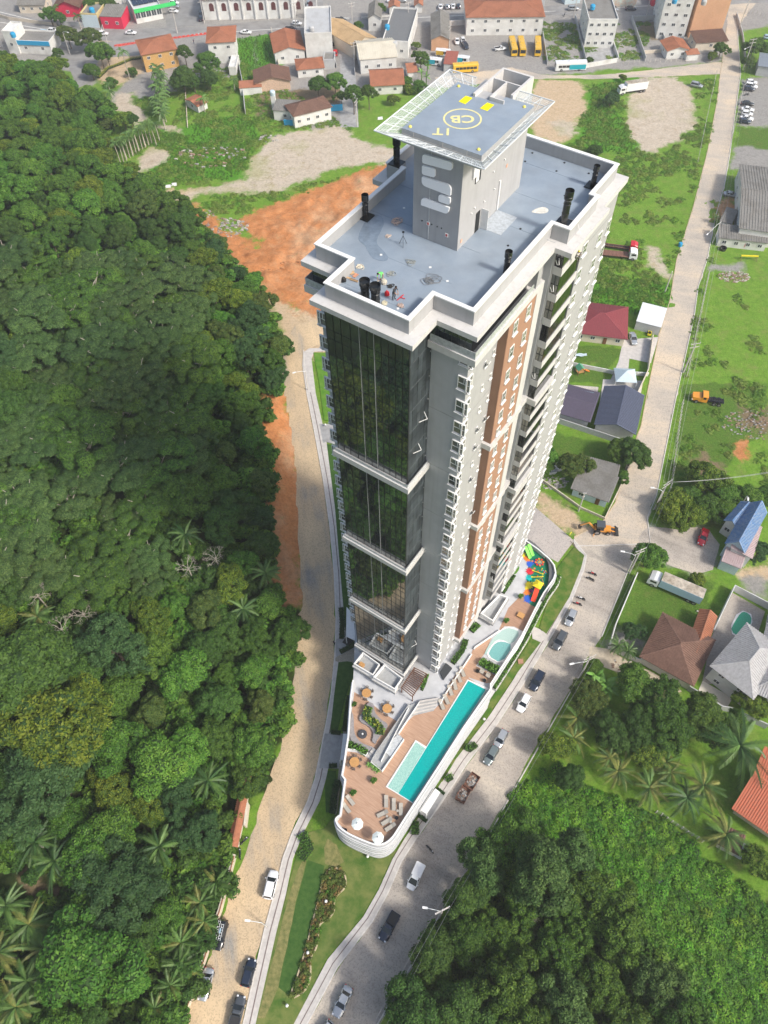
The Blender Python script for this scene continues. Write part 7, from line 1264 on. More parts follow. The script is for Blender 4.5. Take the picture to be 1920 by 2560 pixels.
for P_ in(((-2.6,-2.4),(2.6,-2.4)),((2.6,-2.4),(2.6,2.4)),((2.6,2.4),(-2.6,2.4)),((-2.6,2.4),(-2.6,-2.4))):MB().add([(P_[0][0],P_[0][1],2.3),(P_[1][0],P_[1][1],2.3),(0,0,3.9)],[(0,1,2)]).build('canopy_panel',mat('canopy_blue',(.48,.58,.64),.7,var=.03),e);MB().bar((P_[0][0],P_[0][1],0),(P_[0][0],P_[0][1],2.3),.1).build('post',M_white,e)
q=K4(435,1170,0);e=empty('play_house',(q[0],q[1],0),.3,'small wooden play house with green roof and orange slide','play house');MB().add([(-1,-1,1.6),(1,-1,1.6),(1,1,1.6),(-1,1,1.6),(0,-1,2.5),(0,1,2.5)],[(0,4,5,3),(1,2,5,4)]).build('roof',mat('green_canvas',(.1,.35,.2),.7),e);MB().bar((1,0,1),(2.6,-.5,.1),.5,.1).build('slide',O_,e)
for x in(-.9,.9):
 for y in(-.9,.9):MB().bar((x,y,0),(x,y,1.7),.12).build('post',M_perg,e)
MB().box(-.9,.9,-.9,.9,.7,.8).build('platform',M_tab,e)
for f,x,y,z,cl_,lb in((K3,520,60,10,'blue','on the white three storey house'),(K3,1050,20,14,'blue','on the white four storey block'),(K2,360,200,9.2,'grey','on the blank white block'),(K2,850,190,5.6,'blue','on the long dark flat roof'),(K3,1240,30,16.2,'grey','on the raw brick block'),(K2,900,300,5.6,'grey','at the lower end of the long dark flat roof'),(K1,90,240,7.6,'blue','on the stair block of the fascia shop')):
 q=f(x,y,z);tag(MB().lathe([(.9,0),(1,1.2),(.75,1.6),(0,1.7)],n=14).build('water_tank',W_b if cl_=='blue' else W_g,loc=(q[0],q[1],z)),cl_+' round water tank '+lb,'water tank')
 # ---- poles ----
def lamp(f,base,head,h=8,label='',m=None):
 a=np.array(f(*base));hz=np.array(f(*head,h));e=empty('street_lamp',tuple(a),0,label,'street lamp');d=hz-a
 MB().tube([(0,0,0),(0,0,h-.9)],[.11,.08],8).build('pole',m or M_kerb,e);MB().tube([(0,0,h-1),(d[0]*.3,d[1]*.3,h-.4),(d[0]*.93,d[1]*.93,h)],.05,6).build('arm',M_metal,e);u=Vector((d[0],d[1],0)).normalized()
 MB().bar(Vector((d[0],d[1],h))-u*.5,Vector((d[0],d[1],h))+u*.35,.34,.14).build('lamp_head',M_white,e)
lamp(L4,(712,912),(565,862),7.5,'street lamp on the left pavement reaching over the unpaved road');lamp(L2,(725,400),(603,248),7.5,'street lamp at the bend of the upper left pavement');lamp(K5,(745,1225),(715,1085),8,'street lamp at the road junction by the green plot');lamp(L5,(650,970),(535,893),8,'street lamp among the grove trees beside the cobbled street');lamp(K6,(445,650),(385,570),8,'street lamp at the banana plants corner');lamp(K5,(918,815),(908,672),8,'street lamp right of the long road');lamp(K5,(1455,830),(1530,748),7,'tall lamp between hedge and blue roofed house');lamp(K4,(1300,330),(1265,275),8,'street lamp beside the factory hall');lamp(K3,(1495,455),(1510,318),9,'street lamp on the upper road bend');lamp(K1,(455,355),(440,210),9,'tall white lamp at the left junction');lamp(K1,(705,305),(660,195),9,'white lamp beside the cycle lane')
def pole(f,base,h,ang,lab,arm=1.2):
 a=f(*base);e=empty('utility_pole',tuple(a),ang,lab,'utility pole');MB().tube([(0,0,0),(0,0,h)],[.19,.12],8).build('pole',M_conc,e)
 for z in(h-.3,h-1.4):MB().box(-arm,arm,-.06,.06,z,z+.12).build('crossarm',M_conc,e)
 for x in(-arm,0,arm):MB().lathe([(.07,0),(.09,.12),(.05,.25),(0,.26)],(x,0,h-.18),6).build('insulator',M_white,e)
 return(a[0],a[1],h)
pa=pole(K5,(925,810),10,.6,'concrete utility pole at the corner of the hedge belt');pb=pole(K5,(760,1225),9.5,.4,'concrete utility pole at the green truck plot corner');pc_=pole(K6,(440,655),9.5,.4,'concrete utility pole above the banana plants');pd=pole(K4,(1110,1170),10,.2,'concrete utility pole beside the long road by the meadow');pe=pole(K4,(990,650),7,1,'white leaning style post at the meadow corner',.1);pf=pole(K3,(1500,440),10,.2,'utility pole at the upper road bend');pg_=pole(L5,(660,975),9.5,.4,'utility pole among the grove trees');ph_=pole(K5,(430,825),7,0,'thin pole in front of the pale blue house',.3)
for i,(f,x,y)in enumerate(((K1,1150,215),(K1,1325,150),(K2,260,180),(K2,640,440),(K2,625,180),(K2,985,180),(K2,1480,100),(K3,400,110),(K3,870,100),(K3,1470,190),(K3,1510,90),(K2,1250,330),(K2,655,820))):pole(f,(x,y),9,.1*i,'town utility pole '+('beside the side street' if x==640 else 'in the bus yard' if x==1250 else 'at the end of the side street' if x==655 else 'near the main street, %s'%('left of the church','beside the church car park','beside the blank white block','','at the side street mouth','beside the square','behind the depot','left of the white three storey house','beside the green plots','on the upper road','at the top right corner','','')[i]))
b=MB()
for p,q in((pa,pb),(pb,pc_),(pa,pd),(pd,(K4(1290,320)[0],K4(1290,320)[1],9.5)),(pc_,pg_),(pg_,(L5(100,2000)[0],L5(100,2000)[1],9.5)),(pf,(K4(1290,320)[0],K4(1290,320)[1],9.5)),(pa,(K5(1659,720)[0],K5(1659,720)[1],9.5))):
 for dx in(-1.0,0,1.0):pts_=[Vector(p).lerp(Vector(q),t/8)+Vector((dx,0,-.9*4*(t/8)*(1-t/8)))for t in range(9)];b.tube(pts_,.022,3,cap=False)
tag(b.build('power_lines',M_conc2),'thin sagging power lines along the right hand road','power line')
# ================= vehicles =================
def paint(nm,c,metal=.0):return mat('paint_'+nm,c,.25,metal=metal,spec=.5,var=.02,coat=.6)
CP=dict(white=paint('white',(.75,.76,.77)),silver=paint('silver',(.45,.47,.49),.5),grey=paint('grey',(.1,.11,.12),.4),navy=paint('navy',(.02,.03,.055),.3),black=paint('black',(.012,.013,.016)),red=paint('red',(.5,.01,.02)),yellow=paint('yellow',(.72,.43,.02)),orange=paint('orange',(.75,.3,.03)),rust=mat('rusty_deck',(.2,.1,.07),.8,var=.2,scale=4),teal=paint('teal',(.0,.35,.45)),ltblue=paint('pale_blue',(.35,.5,.6)),sgreen=paint('greengrey',(.18,.22,.22),.4))
M_cg=mat('car_glass',(.012,.016,.02),.06,spec=.7);M_tyre=mat('tyre',(.015,.015,.016),.85);M_rim=mat('rim',(.4,.4,.42),.35,metal=.7);M_hl=mat('headlight',(.7,.72,.75),.1,spec=.8);M_tl=mat('taillight',(.4,.01,.01),.2,spec=.6);M_chas=mat('chassis',(.03,.03,.032),.7)
def rsec(x,w,z0,zb,zt):return[(x,-w*.9,z0),(x,-w,z0+.18),(x,-w*1.0,zb-.12),(x,-w*.93,zb),(x,-w*.55,zt),(x,w*.55,zt),(x,w*.93,zb),(x,w*1.0,zb-.12),(x,w,z0+.18),(x,w*.9,z0)]
VM={}
def wheels(e,xs_,w,r=.32,tw=.2):
 key=('wheel',r,tw)
 if key not in VM:
  VM[key]=MB().tube([(0,-tw/2,0),(0,tw/2,0)],r,16).mesh('wheel',M_tyre),MB().tube([(0,-tw/2-.01,0),(0,tw/2+.01,0)],r*.6,12).mesh('rim',M_rim)
 for x in xs_:
  for s in(-1,1):o=inst('wheel',VM[key][0],e,(x,s*(w-tw/2+.02),r));inst('rim',VM[key][1],o)
def car_parts(kind):
 if kind in VM:return VM[kind]
 L_,Wd,Ht=dict(hatch=(3.95,.86,1.48),sedan=(4.5,.88,1.46),suv=(4.45,.92,1.66),pickup=(4.7,.88,1.6),van=(4.3,.88,1.85))[kind];l=L_/2;zb=.95 if kind!='suv' else 1.05
 hood=zb+.02;st=[(-l,.72),(-l+.12,.86),(-l+.5,.97),(-l*.3,1),(l*.3,1),(l-.75,.96),(l-.3,.86),(l,.66)]
 body=MB();secs=[]
 for x,k in st:
  f_=(x+l)/(2*l);zt=zb+.03-(.22 if x>l-.35 else.10 if x>l-.8 else.0)-(.12 if x<-l+.1 else 0);zbb=zt-.06;secs.append(rsec(x,Wd*k,.26 if abs(x)<l-.1 else.38,zbb,zt))
 body.loft(secs)
 g0,g1,r0,r1=dict(hatch=(-l+.12,l*.42,-l+.42,l*.08),sedan=(-l+.75,l*.42,-l+1.35,l*.08),suv=(-l+.1,l*.48,-l+.35,l*.14),pickup=(-l*.2,l*.45,-l*.05,l*.12),van=(-l*.06,l*.62,l*.0,l*.22))[kind]
 zr=Ht-.06;wb=Wd*.9;wr=Wd*.72;gl=MB();gl.add([(g0,-wb,zb-.02),(g1,-wb,zb-.02),(g1,wb,zb-.02),(g0,wb,zb-.02),(r0,-wr,zr),(r1,-wr,zr),(r1,wr,zr),(r0,wr,zr)],[(0,3,2,1),(4,5,6,7),(0,1,5,4),(1,2,6,5),(2,3,7,6),(3,0,4,7)])
 roof=MB();roof.loft([[(x,-w_,zr-.01),(x,-w_*.85,zr+.05+c),(x,w_*.85,zr+.05+c),(x,w_,zr-.01)]for x,w_,c in((r0-.04,wr*.9,-.03),(r0+.15,wr+.02,.01),((r0+r1)/2,wr+.03,.03),(r1-.15,wr+.02,.01),(r1+.06,wr*.9,-.03))])
 for s in(-1,1):
  roof.bar((g1,s*wb,zb),(r1,s*wr,zr),.09).bar((g0,s*wb,zb),(r0,s*wr,zr),.16);mx_=(g0+g1)/2-.1;roof.bar((mx_,s*(wb+.005),zb),(mx_+.05,s*(wr+.005),zr),.07)
 parts=[('body',body.mesh('body',[CP['white']],True),True),('cabin_glass',gl.mesh('cabin_glass',M_cg),False),('roof',roof.mesh('roof',[CP['white']],False),True)]
 if kind=='pickup':
  bd=MB();bd.box(-l+.08,-l*.22,-Wd*.82,Wd*.82,.94,1.02);parts.append(('cargo_bed',bd.mesh('cargo_bed',M_chas),False));sd_=MB();sd_.box(-l+.03,-l*.2,-Wd*.97,-Wd*.84,.9,1.12).box(-l+.03,-l*.2,Wd*.84,Wd*.97,.9,1.12).box(-l+.02,-l+.1,-Wd*.84,Wd*.84,.9,1.12);parts.append(('bed_side',sd_.mesh('bed_side',[CP['white']]),True))
 if kind=='van':bx_=MB();bx_.loft([[(x,-w_,.5),(x,-w_,1.7),(x,-w_*.9,1.85),(x,w_*.9,1.85),(x,w_,1.7),(x,w_,.5)]for x,w_ in((-l-.05,Wd*.9),(-l+.1,Wd*1.0),(-.1,Wd*1.0),(.0,Wd*.95))]);parts.append(('cargo_box',bx_.mesh('cargo_box',[CP['white']]),True))
 for s in(-1,1):
  parts+=[('headlight',MB().box(l-.32,l-.06,s*Wd*.62-.14,s*Wd*.62+.14,.62,.80).mesh('headlight',M_hl),False),('taillight',MB().box(-l-.01,-l+.12,s*Wd*.7-.12,s*Wd*.7+.12,.7,.9).mesh('taillight',M_tl),False),('mirror',MB().box(g1-.35,g1-.2,s*(Wd+.1)-.09,s*(Wd+.1)+.09,zb,zb+.14).mesh('mirror',[CP['white']]),True)]
 parts.append(('number_plate',MB().box(-l-.02,-l+.02,-.2,.2,.55,.67).mesh('number_plate',M_white),False));VM[kind]=(parts,L_,Wd);return VM[kind]
def place(f,p,q,name,label,cat,group=None):
 a=np.array(f(*p,.6));b=np.array(f(*q,.6));c=(a+b)/2;return empty(name,(c[0],c[1],.03),math.atan2(b[1]-a[1],b[0]-a[0]),label,cat,group)
def car(f,p,q,kind,col,label,group=None,sc=1.):
 parts,L_,Wd=car_parts(kind);e=place(f,p,q,'parked_car',label,{'pickup':'pickup','van':'van'}.get(kind,'car'),group);e.scale=(sc,sc,sc)
 for nm,me_,painted in parts:
  o=inst(nm,me_,e)
  if painted and col!='white':o.material_slots[0].link='OBJECT';o.material_slots[0].material=CP[col]
 wheels(e,(-L_/2+.75,L_/2-.8),Wd);return e
LD='on the unpaved road';RD='on the cobbled street'
car(L4,(715,695),(757,520),'suv','white','white SUV beside the left pavement above the street lamp');e_l=car(L4,(400,850),(345,1080),'suv','black','black car with two ladders on the roof beside the cream wall');car(L4,(300,1200),(240,1438),'sedan','silver','silver sedan beside the cream wall');car(L4,(550,1335),(605,1135),'hatch','navy','dark hatchback by the left pavement below the street lamp');car(L4,(465,1640),(525,1405),'pickup','grey','dark grey pickup at the bottom edge by the left pavement')
for k,(x,n,w_)in enumerate(((-.35,8,3.2),(.28,6,2.4))):
 e=empty('ladder',(e_l.location.x,e_l.location.y,1.72),e_l.rotation_euler.z,('longer aluminium ladder' if k==0 else 'shorter ladder with blue pack')+' lying on the black car roof','ladder')
 for s in(-.17,.17):MB().box(-w_/2-.3,w_/2-.3,x+s-.03,x+s+.03,0,.08).build('rail',M_metal,e)
 for j in range(n):xx=-w_/2-.2+j*w_/n;MB().box(xx-.03,xx+.03,x-.17,x+.17,.02,.06).build('rung',M_metal,e)
tag(MB().box(-.9,-.2,-.12,.12,0,.14).build('blue_pack',CP['ltblue'],loc=(e_l.location.x+.1,e_l.location.y-.1,1.82),rz=e_l.rotation_euler.z),'light blue pack strapped on the shorter ladder','pack')
car(L5,(510,530),(410,750),'van','white','white compact cargo van on the cobbled street above the dark pickup');car(L5,(300,940),(180,1165),'pickup','navy','dark pickup with an open bed on the cobbled street');car(L4,(1295,1340),(1200,1545),'sedan','silver','silver sedan at the lower end of the cobbled street');car(L4,(1160,1610),(1070,1740),'hatch','silver','silver car cut by the bottom edge')
car(C8,(1659,660),(1560,830),'hatch','sgreen','grey green hatchback behind the trailers');car(K6,(110,1150-1050+0),(0,0),'hatch','silver','x')if 0 else None
car(FV,(1090,1580),(1072,1614),'hatch','silver','silver hatchback nose to tail with the grey green one');car(K6,(105,770),(45,880),'hatch','white','white hatchback with dark windscreen beside the lap pool side');car(K6,(190,625),(130,735),'suv','navy','navy SUV between the white hatchback and the dark grey car');car(K6,(335,370),(280,470),'suv','grey','dark grey SUV opposite the stepping path');car(K6,(400,225),(360,318),'hatch','silver','uppermost silver car on the cobbled street');car(K5,(1252,955),(1225,1030),'sedan','red','red car parked on the cobbled yard')
car(K4,(775,915),(795,985),'sedan','silver','silver sedan in front of the white carport');car(K4,(1380,10),(1455,22),'sedan','silver','silver car on the dirt beside the factory hall');car(K3,(1165,545),(1228,560),'suv','silver','silver car alone on the grass verge by the road')
cs=[(K3,1515,530,1590,535,'white','upper white car in the right car park'),(K3,1510,550,1590,565,'white','second white car in the right car park'),(K3,1498,572,1575,580,'navy','navy car below the two white ones in the right car park'),(K3,1485,668,1565,675,'black','black car in the lower row of the right car park'),(K3,1495,705,1558,712,'white','first white car of the lower row in the right car park'),(K3,1490,732,1556,740,'white','second white car of the lower row in the right car park'),(K3,1485,762,1556,770,'white','third white car of the lower row in the right car park'),(K3,1475,782,1545,790,'navy','lowest dark car of the right car park'),(K3,1628,240,1700,245,'ltblue','pale car cut by the right edge near the rounded tree'),(K3,370,55,425,55,'silver','silver car on the main street left of the white house'),(K3,630,52,685,62,'silver','silver car parked by the mural wall'),(K3,740,55,800,55,'navy','dark car parked by the mural wall'),(K3,625,80,665,95,'white','white car behind the three storey house'),(K3,930,55,975,60,'white','white car beside the dark red building'),(K2,340,5,340,50,'silver','silver car on the church side road'),(K2,340,120,340,85,'white','white car on the church side road'),(K2,235,148,295,152,'white','white car on the main street left of the blank block'),(K2,450,175,505,178,'white','white car at the mouth of the side street'),(K2,468,232,515,240,'white','upper white car parked along the side street'),(K2,475,258,522,268,'silver','silver car parked along the side street'),(K2,478,282,524,292,'black','black car parked along the side street'),(K2,512,362,516,322,'red','red car in the side street'),(K2,1165,88,1228,92,'silver','pale car driving on the main street'),(K2,1195,62,1197,22,'white','first car of the row above the main street'),(K2,1240,58,1240,25,'silver','second car of the row above the main street'),(K2,1276,56,1276,25,'white','third car of the row above the main street'),(K2,1311,56,1311,22,'navy','fourth car of the row above the main street'),(K2,1383,48,1383,15,'silver','first car of the right row above the main street'),(K2,1416,44,1416,12,'white','second car of the right row above the main street'),(K2,1452,42,1452,12,'grey','third car of the right row above the main street'),(K2,1492,44,1492,10,'black','fourth car of the right row above the main street'),(K2,1300,245,1305,290,'white','left white car in the bus yard'),(K2,1335,243,1348,285,'white','right white car in the bus yard'),(K2,1345,278,1370,318,'navy','dark car next to the white ones in the bus yard'),(K2,1238,175,1242,208,'silver','car by the blue wall of the bus yard'),(K2,855,5,910,5,'white','white car at the top edge above the square'),(K2,920,2,970,2,'silver','silver car at the top edge above the square'),(K1,1100,15,1160,18,'white','upper white car beside the glass fronted store'),(K1,1100,38,1160,42,'silver','silver car beside the glass fronted store'),(K1,1092,68,1160,74,'white','lower white car beside the glass fronted store'),(K1,1303,110,1303,65,'black','upper dark car beside the church'),(K1,1302,135,1302,100,'navy','lower dark car beside the church'),(K1,635,215,705,218,'white','white car in front of the red shop'),(K1,815,210,880,212,'white','white car on the main street left'),(K1,1560,207,1628,210,'white','white car on the main street in front of the church'),(K1,265,210,325,215,'ltblue','blue grey car below the retaining wall'),(K1,320,195,370,200,'white','white car beside the blue grey one')]
for f,x0,y0,x1,y1,cl,lb in cs:car(f,(x0,y0),(x1,y1),('sedan','hatch','suv')[len(lb)%3],cl,lb,None)
car(K2,(190,185),(262,190),'pickup','navy','dark pickup on the main street left of the blank block');car(K2,(515,126),(585,130),'pickup','black','black pickup at the little square');car(K2,(1550,318),(1618,312),'pickup','white','white pickup with dark stripe in the bus yard')
def boxy(f,p,q,name,label,cat,L_,W_,H_,col,band=None,win=6,group=None,vz=1.3,strip_=None,cols=None):
 e=place(f,p,q,name,label,cat,group);l=L_/2;b=MB();rs=.12
 b.loft([[(x,-w,.35),(x,-w,H_-.25),(x,-w+.2,H_),(x,w-.2,H_),(x,w,H_-.25),(x,w,.35)]for x,w in((-l,W_*.94),(-l+rs,W_),(l-.3,W_),(l,W_*.9))]);b.build('body',CP[col],e)
 for s in(-1,1):
  for k in range(win):x0=-l+.6+(L_-1.6)*k/win;MB().box(x0,x0+(L_-1.6)/win-.12,s*W_-.02,s*W_+.02,vz,vz+.85).build('window',M_cg,e)
  if strip_:MB().box(-l+.2,l*.1,s*W_-.025,s*W_+.025,.6,vz+.95).build('colour_panel',CP[strip_],e)
 MB().box(l-.05,l+.03,-W_*.8,W_*.8,vz,H_-.5).build('windscreen',M_cg,e);MB().box(-.8,.8,-.6,.6,H_,H_+.18).build('roof_hatch',CP[col],e)
 for x in(-l*.5,l*.45):MB().box(x-.4,x+.4,-.35,.35,H_,H_+.1).build('roof_vent',CP[col],e)
 wheels(e,(-l*.55,l*.6),W_,.48,.28);return e
for i,(x0,y0,x1,y1,w_)in enumerate(((-10,262,18,372,'left'),(48,262,72,372,'middle'),(162,262,166,372,'right'))):boxy(K3,(x0,y0),(x1,y1),'school_bus',w_+' one of three yellow school buses parked nose down','bus',10.5,1.2,3.0,'yellow',group='yellow school buses')
boxy(K2,(1420,450),(1290,458),'school_bus','yellow school bus parked behind the helipad beside a rusty roof','bus',9.5,1.15,3.0,'yellow');boxy(K3,(470,438),(282,445),'city_bus','white and teal bus on the dirt street','bus',11.5,1.2,3.1,'white',strip_='teal',win=7)
for(x,y,x2,lb,st_)in((1250,348,1175,'white minibus with yellow stripe in the bus yard','yellow'),(1195,405,1120,'white and blue minibus near the banana plants','teal'),(1375,392,1295,'white and blue minibus above the yellow bus','teal')):boxy(K2,(x2,y),(x,y+8),'minibus',lb,'minibus',5.6,1.0,2.4,'white',win=4,strip_=st_,vz=1.15)
H(K2,(1215,465),(1290,470),9,2.8,'shed',mat('rusty_roof',(.32,.1,.07),.8,var=.15),W_g,'rusty red roof beside the yellow school bus',.4,.2,0,side=0)
def truck(f,p,q,label,col,bed,L_=9.5,H_=3.4,bedcol='white',W_=1.25,cabl=2.2,bonnet=False,bedz=1.1):
 e=place(f,p,q,'truck',label,'truck');l=L_/2;b=MB();c0=l-cabl
 if bonnet:b.loft([[(x,-w,.7),(x,-w,z),(x,w,z),(x,w,.7)]for x,w,z in((c0,W_,2.5),(c0+1.3,W_,2.5),(c0+1.45,W_*.95,1.9),(l-.1,W_*.8,1.7),(l,W_*.7,1.4))])
 else:b.loft([[(x,-w,.6),(x,-w,z-.15),(x,-w+.15,z),(x,w-.15,z),(x,w,z-.15),(x,w,.6)]for x,w,z in((c0,W_,2.9),(c0+1.2,W_,2.9),(l-.15,W_*.97,2.5),(l,W_*.93,1.9))])
 b.build('cab',CP[col],e);MB().box(l-.25 if not bonnet else c0+1.3,l-.02 if not bonnet else c0+1.42,-W_*.85,W_*.85,1.75,2.4).build('windscreen',M_cg,e)
 for s in(-1,1):MB().box(c0+.4,l-.5 if not bonnet else c0+1.1,s*W_-.02,s*W_+.02,1.7,2.3).build('window',M_cg,e);MB().box(l-.2,l+.03,s*.85-.2,s*.85+.2,.9,1.1).build('headlight',M_hl,e)
 MB().box(-l,c0+.3,-.45,.45,.55,.95).build('chassis',M_chas,e)
 if bed=='box':MB().box(-l,c0-.15,-W_,W_,bedz,H_).build('cargo_box',CP[bedcol],e);MB().box(-l+.02,c0-.17,-W_+.05,W_-.05,H_,H_+.05).build('box_roof',mat('dirty_roof',(.45,.4,.33),.9,var=.2,scale=1.5,dirt=.8),e)
 if bed=='flat':
  MB().box(-l,c0-.2,-W_,W_,1.0,1.15).build('flatbed',CP[bedcol],e)
  for k in range(9):MB().box(-l+.1+k*(c0+l-.5)/9,-l+.25+k*(c0+l-.5)/9,-W_-.02,W_+.02,1.15,1.2).build('plank_batten',CP['rust'],e)
 if bed=='frame':
  for s in(-.5,.5):MB().box(-l,c0-.1,s-.08,s+.08,.95,1.2).build('chassis_rail',CP[bedcol],e)
  for k in range(7):MB().box(-l+k*(L_-cabl)/7,-l+.12+k*(L_-cabl)/7,-.9,.9,1.0,1.12).build('cross_member',CP[bedcol],e)
 wheels(e,(-l+1.0,-l+2.2,l-1.2),W_,.5,.3);return e
truck(K3,(862,575),(690,600),'white box truck parked at the edge of the sandy lot','white','box',10.5,3.7);truck(K6,(1195,150),(905,25),'white truck with long dirty-topped box on the green plot','white','box',11.0,3.5,'ltblue');truck(K4,(540,395),(790,420),'flatbed truck with white cab and rust red platform','white','flat',12.5,bedcol='rust');truck(K4,(530,340),(795,375),'truck chassis with red cab behind the flatbed truck','red','frame',13.0,bedcol='rust',W_=1.2);truck(K5,(1350,118),(1180,90),'old orange yellow bonneted tractor truck on the meadow','orange','frame',7.6,bedcol='black',W_=1.15,cabl=3.6,bonnet=True)
MB()
e=place(K5,(510,940),(640,950),'backhoe_loader','orange and black backhoe loader digging at the road corner','backhoe loader');e.location.z=.05
MB().box(-1.4,2.0,-.7,.7,.7,1.5).build('body',CP['orange'],e);MB().loft([[(x,-w,1.3),(x,-w,2.8),(x,w,2.8),(x,w,1.3)]for x,w in((-1.2,.7),(.4,.75))]).build('cab',M_cg,e);MB().box(-1.3,.55,-.85,.85,2.8,2.95).build('roof',CP['grey'],e)
wheels(e,(-.9,),1.1,.75,.45);wheels(e,(1.5,),1.0,.5,.35)
for s in(-.5,.5):MB().bar((1.2,s,1.5),(3.0,s,.9),.16).build('loader_arm',CP['orange'],e)
MB().add([(3.0,-1.1,.3),(3.0,1.1,.3),(3.9,1.1,.2),(3.9,-1.1,.2),(3.0,-1.1,1.1),(3.0,1.1,1.1)],[(0,1,2,3),(0,4,5,1),(0,3,4),(1,5,2)]).build('bucket',M_chas,e)
MB().bar((-1.4,0,1.0),(-3.0,0,3.0),.3).build('boom',CP['orange'],e);MB().bar((-3.0,0,3.0),(-4.6,.2,1.4),.22).build('dipper_arm',CP['orange'],e);MB().box(-4.9,-4.3,-.2,.5,.6,1.4).build('dig_bucket',M_chas,e)
for s in(-1,1):MB().bar((-1.3,s*.5,1),(-1.6,s*1.6,.1),.14).build('stabiliser',CP['orange'],e)
def rubble(nm,c,r_,n,cols,seed,sz=.22,h=.25):
 r=random.Random(seed);b=MB()
 for k in range(n):
  a=r.uniform(0,6.28);d=r_*math.sqrt(r.random());s=sz*r.uniform(.4,1.3);x,y=c[0]+d*math.cos(a),c[1]+d*math.sin(a);z=c[2]+h*(1-d/r_)*r.random();v=[Vector((x+s*q[0]*r.uniform(.6,1.1),y+s*q[1]*r.uniform(.6,1.1),z+s*.6*q[2]*r.uniform(.4,1.1)))for q in((-1,-1,-.5),(1,-1,-.5),(1,1,-.5),(-1,1,-.5),(-.8,-.7,1),(.7,-.9,1),(.9,.8,1),(-.7,.8,1))]
  b.add(v,[(0,3,2,1),(4,5,6,7),(0,1,5,4),(1,2,6,5),(2,3,7,6),(3,0,4,7)],r.randrange(len(cols)))
 return b.mesh(nm,cols)
RB=[mat('rubble_white',(.45,.42,.38),.9,var=.1),mat('rubble_grey',(.3,.29,.28),.9,var=.2),mat('rubble_brown',(.3,.2,.15),.9,var=.2)]
for i,(p,q,lb)in enumerate((((1460,940),(1385,1060),'upper'),((1370,1065),(1300,1195),'lower'))):
 e=place(C8,p,q,'rubble_skip',lb+' of two rusty skips filled with white rubble beside the street pavement','skip');MB().box(-1.35,1.35,-.85,.85,.2,.35).build('floor',CP['rust'],e)
 for x0,x1,y0,y1 in((-1.4,1.4,-.9,-.82),(-1.4,1.4,.82,.9),(-1.4,-1.32,-.82,.82),(1.32,1.4,-.82,.82)):MB().box(x0,x1,y0,y1,.2,1.0).build('side_panel',CP['rust'],e)
 tag(inst('rubble_heap',rubble('rubble',(0,0,.4),.95,110,RB,i,.2,.7),e),kind='stuff')
for f,x,y,r_,n,cl,lb,s in((L1,640,220,12,75,(0,1,2),'scattered pale boulders on the green slope',.65),(L1,720,770,9,240,(0,1,2),'pile of grey branches and rubble along the orange earth',.45),(L1,520,670,6,90,(0,1,2),'broken rubble at the forest edge',.4),(K4,1440,550,4.5,200,(2,0),'heap of tan dry straw and stems on the meadow',.3),(K5,1600,260,9,260,(1,2),'wide patch of dry cut branches on the meadow',.3),(K5,270,640,3.4,90,(0,1),'junk heap of white and blue scrap in the back yard',.35),(L1,1180,1050,10,60,(2,),'clods of orange earth on the excavated slope',.5),(K6,740,580,3,50,(0,2),'row of pale stone blocks on the sandy strip',.3),(K2,90,900,4,20,(0,1),'rubble patch beside the sandy lot',.5)):
 q=f(x,y);tag(inst('rubble_pile',rubble('rubble',(0,0,0),r_,n,[RB[c_]for c_ in cl]if 'orange' not in lb[:16]else[mat('earth_clod',(.5,.24,.11),.95,var=.15)],len(lb),s,s),None,(q[0],q[1],gz(q[0],q[1])),sc=(1,.55,1)),lb,'rubble',kind='stuff')
q=K5(300,545);
for i,(x,y,r_)in enumerate(((245,570,1.0),(268,568,.9),(300,545,1.1))):q=K5(x,y);tag(MB().lathe([(r_*.9,0),(r_,.9),(r_*.92,.9),(r_*.85,.15),(0,.12)],n=18).build('white_tub',M_white,loc=(q[0],q[1],0)),('left','middle','right')[i]+' of three round white tubs in the junk yard','tub')
q=K4(1365,375);tag(MB().lathe([(.9,0),(1,.8),(.9,.8),(.8,.1),(0,.1)],n=16).build('water_tub',CP['black'],loc=(q[0],q[1],0)),'round dark tub on the grass before the factory porch','tub')
q=K4(1530,440);e=empty('yellow_bench_frame',(q[0],q[1],0),-.1,'yellow beam on low trestles on the grass by the factory','beam');MB().box(-2.4,2.4,-.2,.2,1.2,1.5).build('beam',Y_,e)
for s in(-2.2,2.2):MB().bar((s,-.7,0),(s,0,1.3),.1).bar((s,.7,0),(s,0,1.3),.1).build('trestle',M_perg,e)
for f,x,y,cl,lb in((K4,1475,355,'yellow','yellow cloth hanging at the factory porch'),(K4,1515,365,'red','red cloth hanging at the factory porch')):q=f(x,y);tag(MB().box(-.9,.9,-.04,.04,.6,1.9).build('hanging_cloth',CP[cl],loc=(q[0],q[1]-.3,0)),lb,'cloth')
q=K4(888,925);e=empty('ride_on_mower',(q[0],q[1],0),1.2,'yellow ride-on mower under the white carport','mower');MB().box(-.8,.8,-.45,.45,.35,.8).build('body',Y_,e);MB().box(-.6,0,-.3,.3,.8,1.2).build('seat',M_black,e);wheels(e,(-.5,.6),.55,.3,.2)
q=K4(440,1075);b=MB();n=10
for i in range(n):
 for j in range(4):x0,x1=-1.6+i*.32,-1.28+i*.32;y0,y1=-.5+j*.25,-.25+j*.25;h_=lambda x,y:.3+.12*math.sin(x*3+y*4);b.add([(x0,y0,h_(x0,y0)),(x1,y0,h_(x1,y0)),(x1,y1,h_(x1,y1)),(x0,y1,h_(x0,y1))],[(0,1,2,3)])
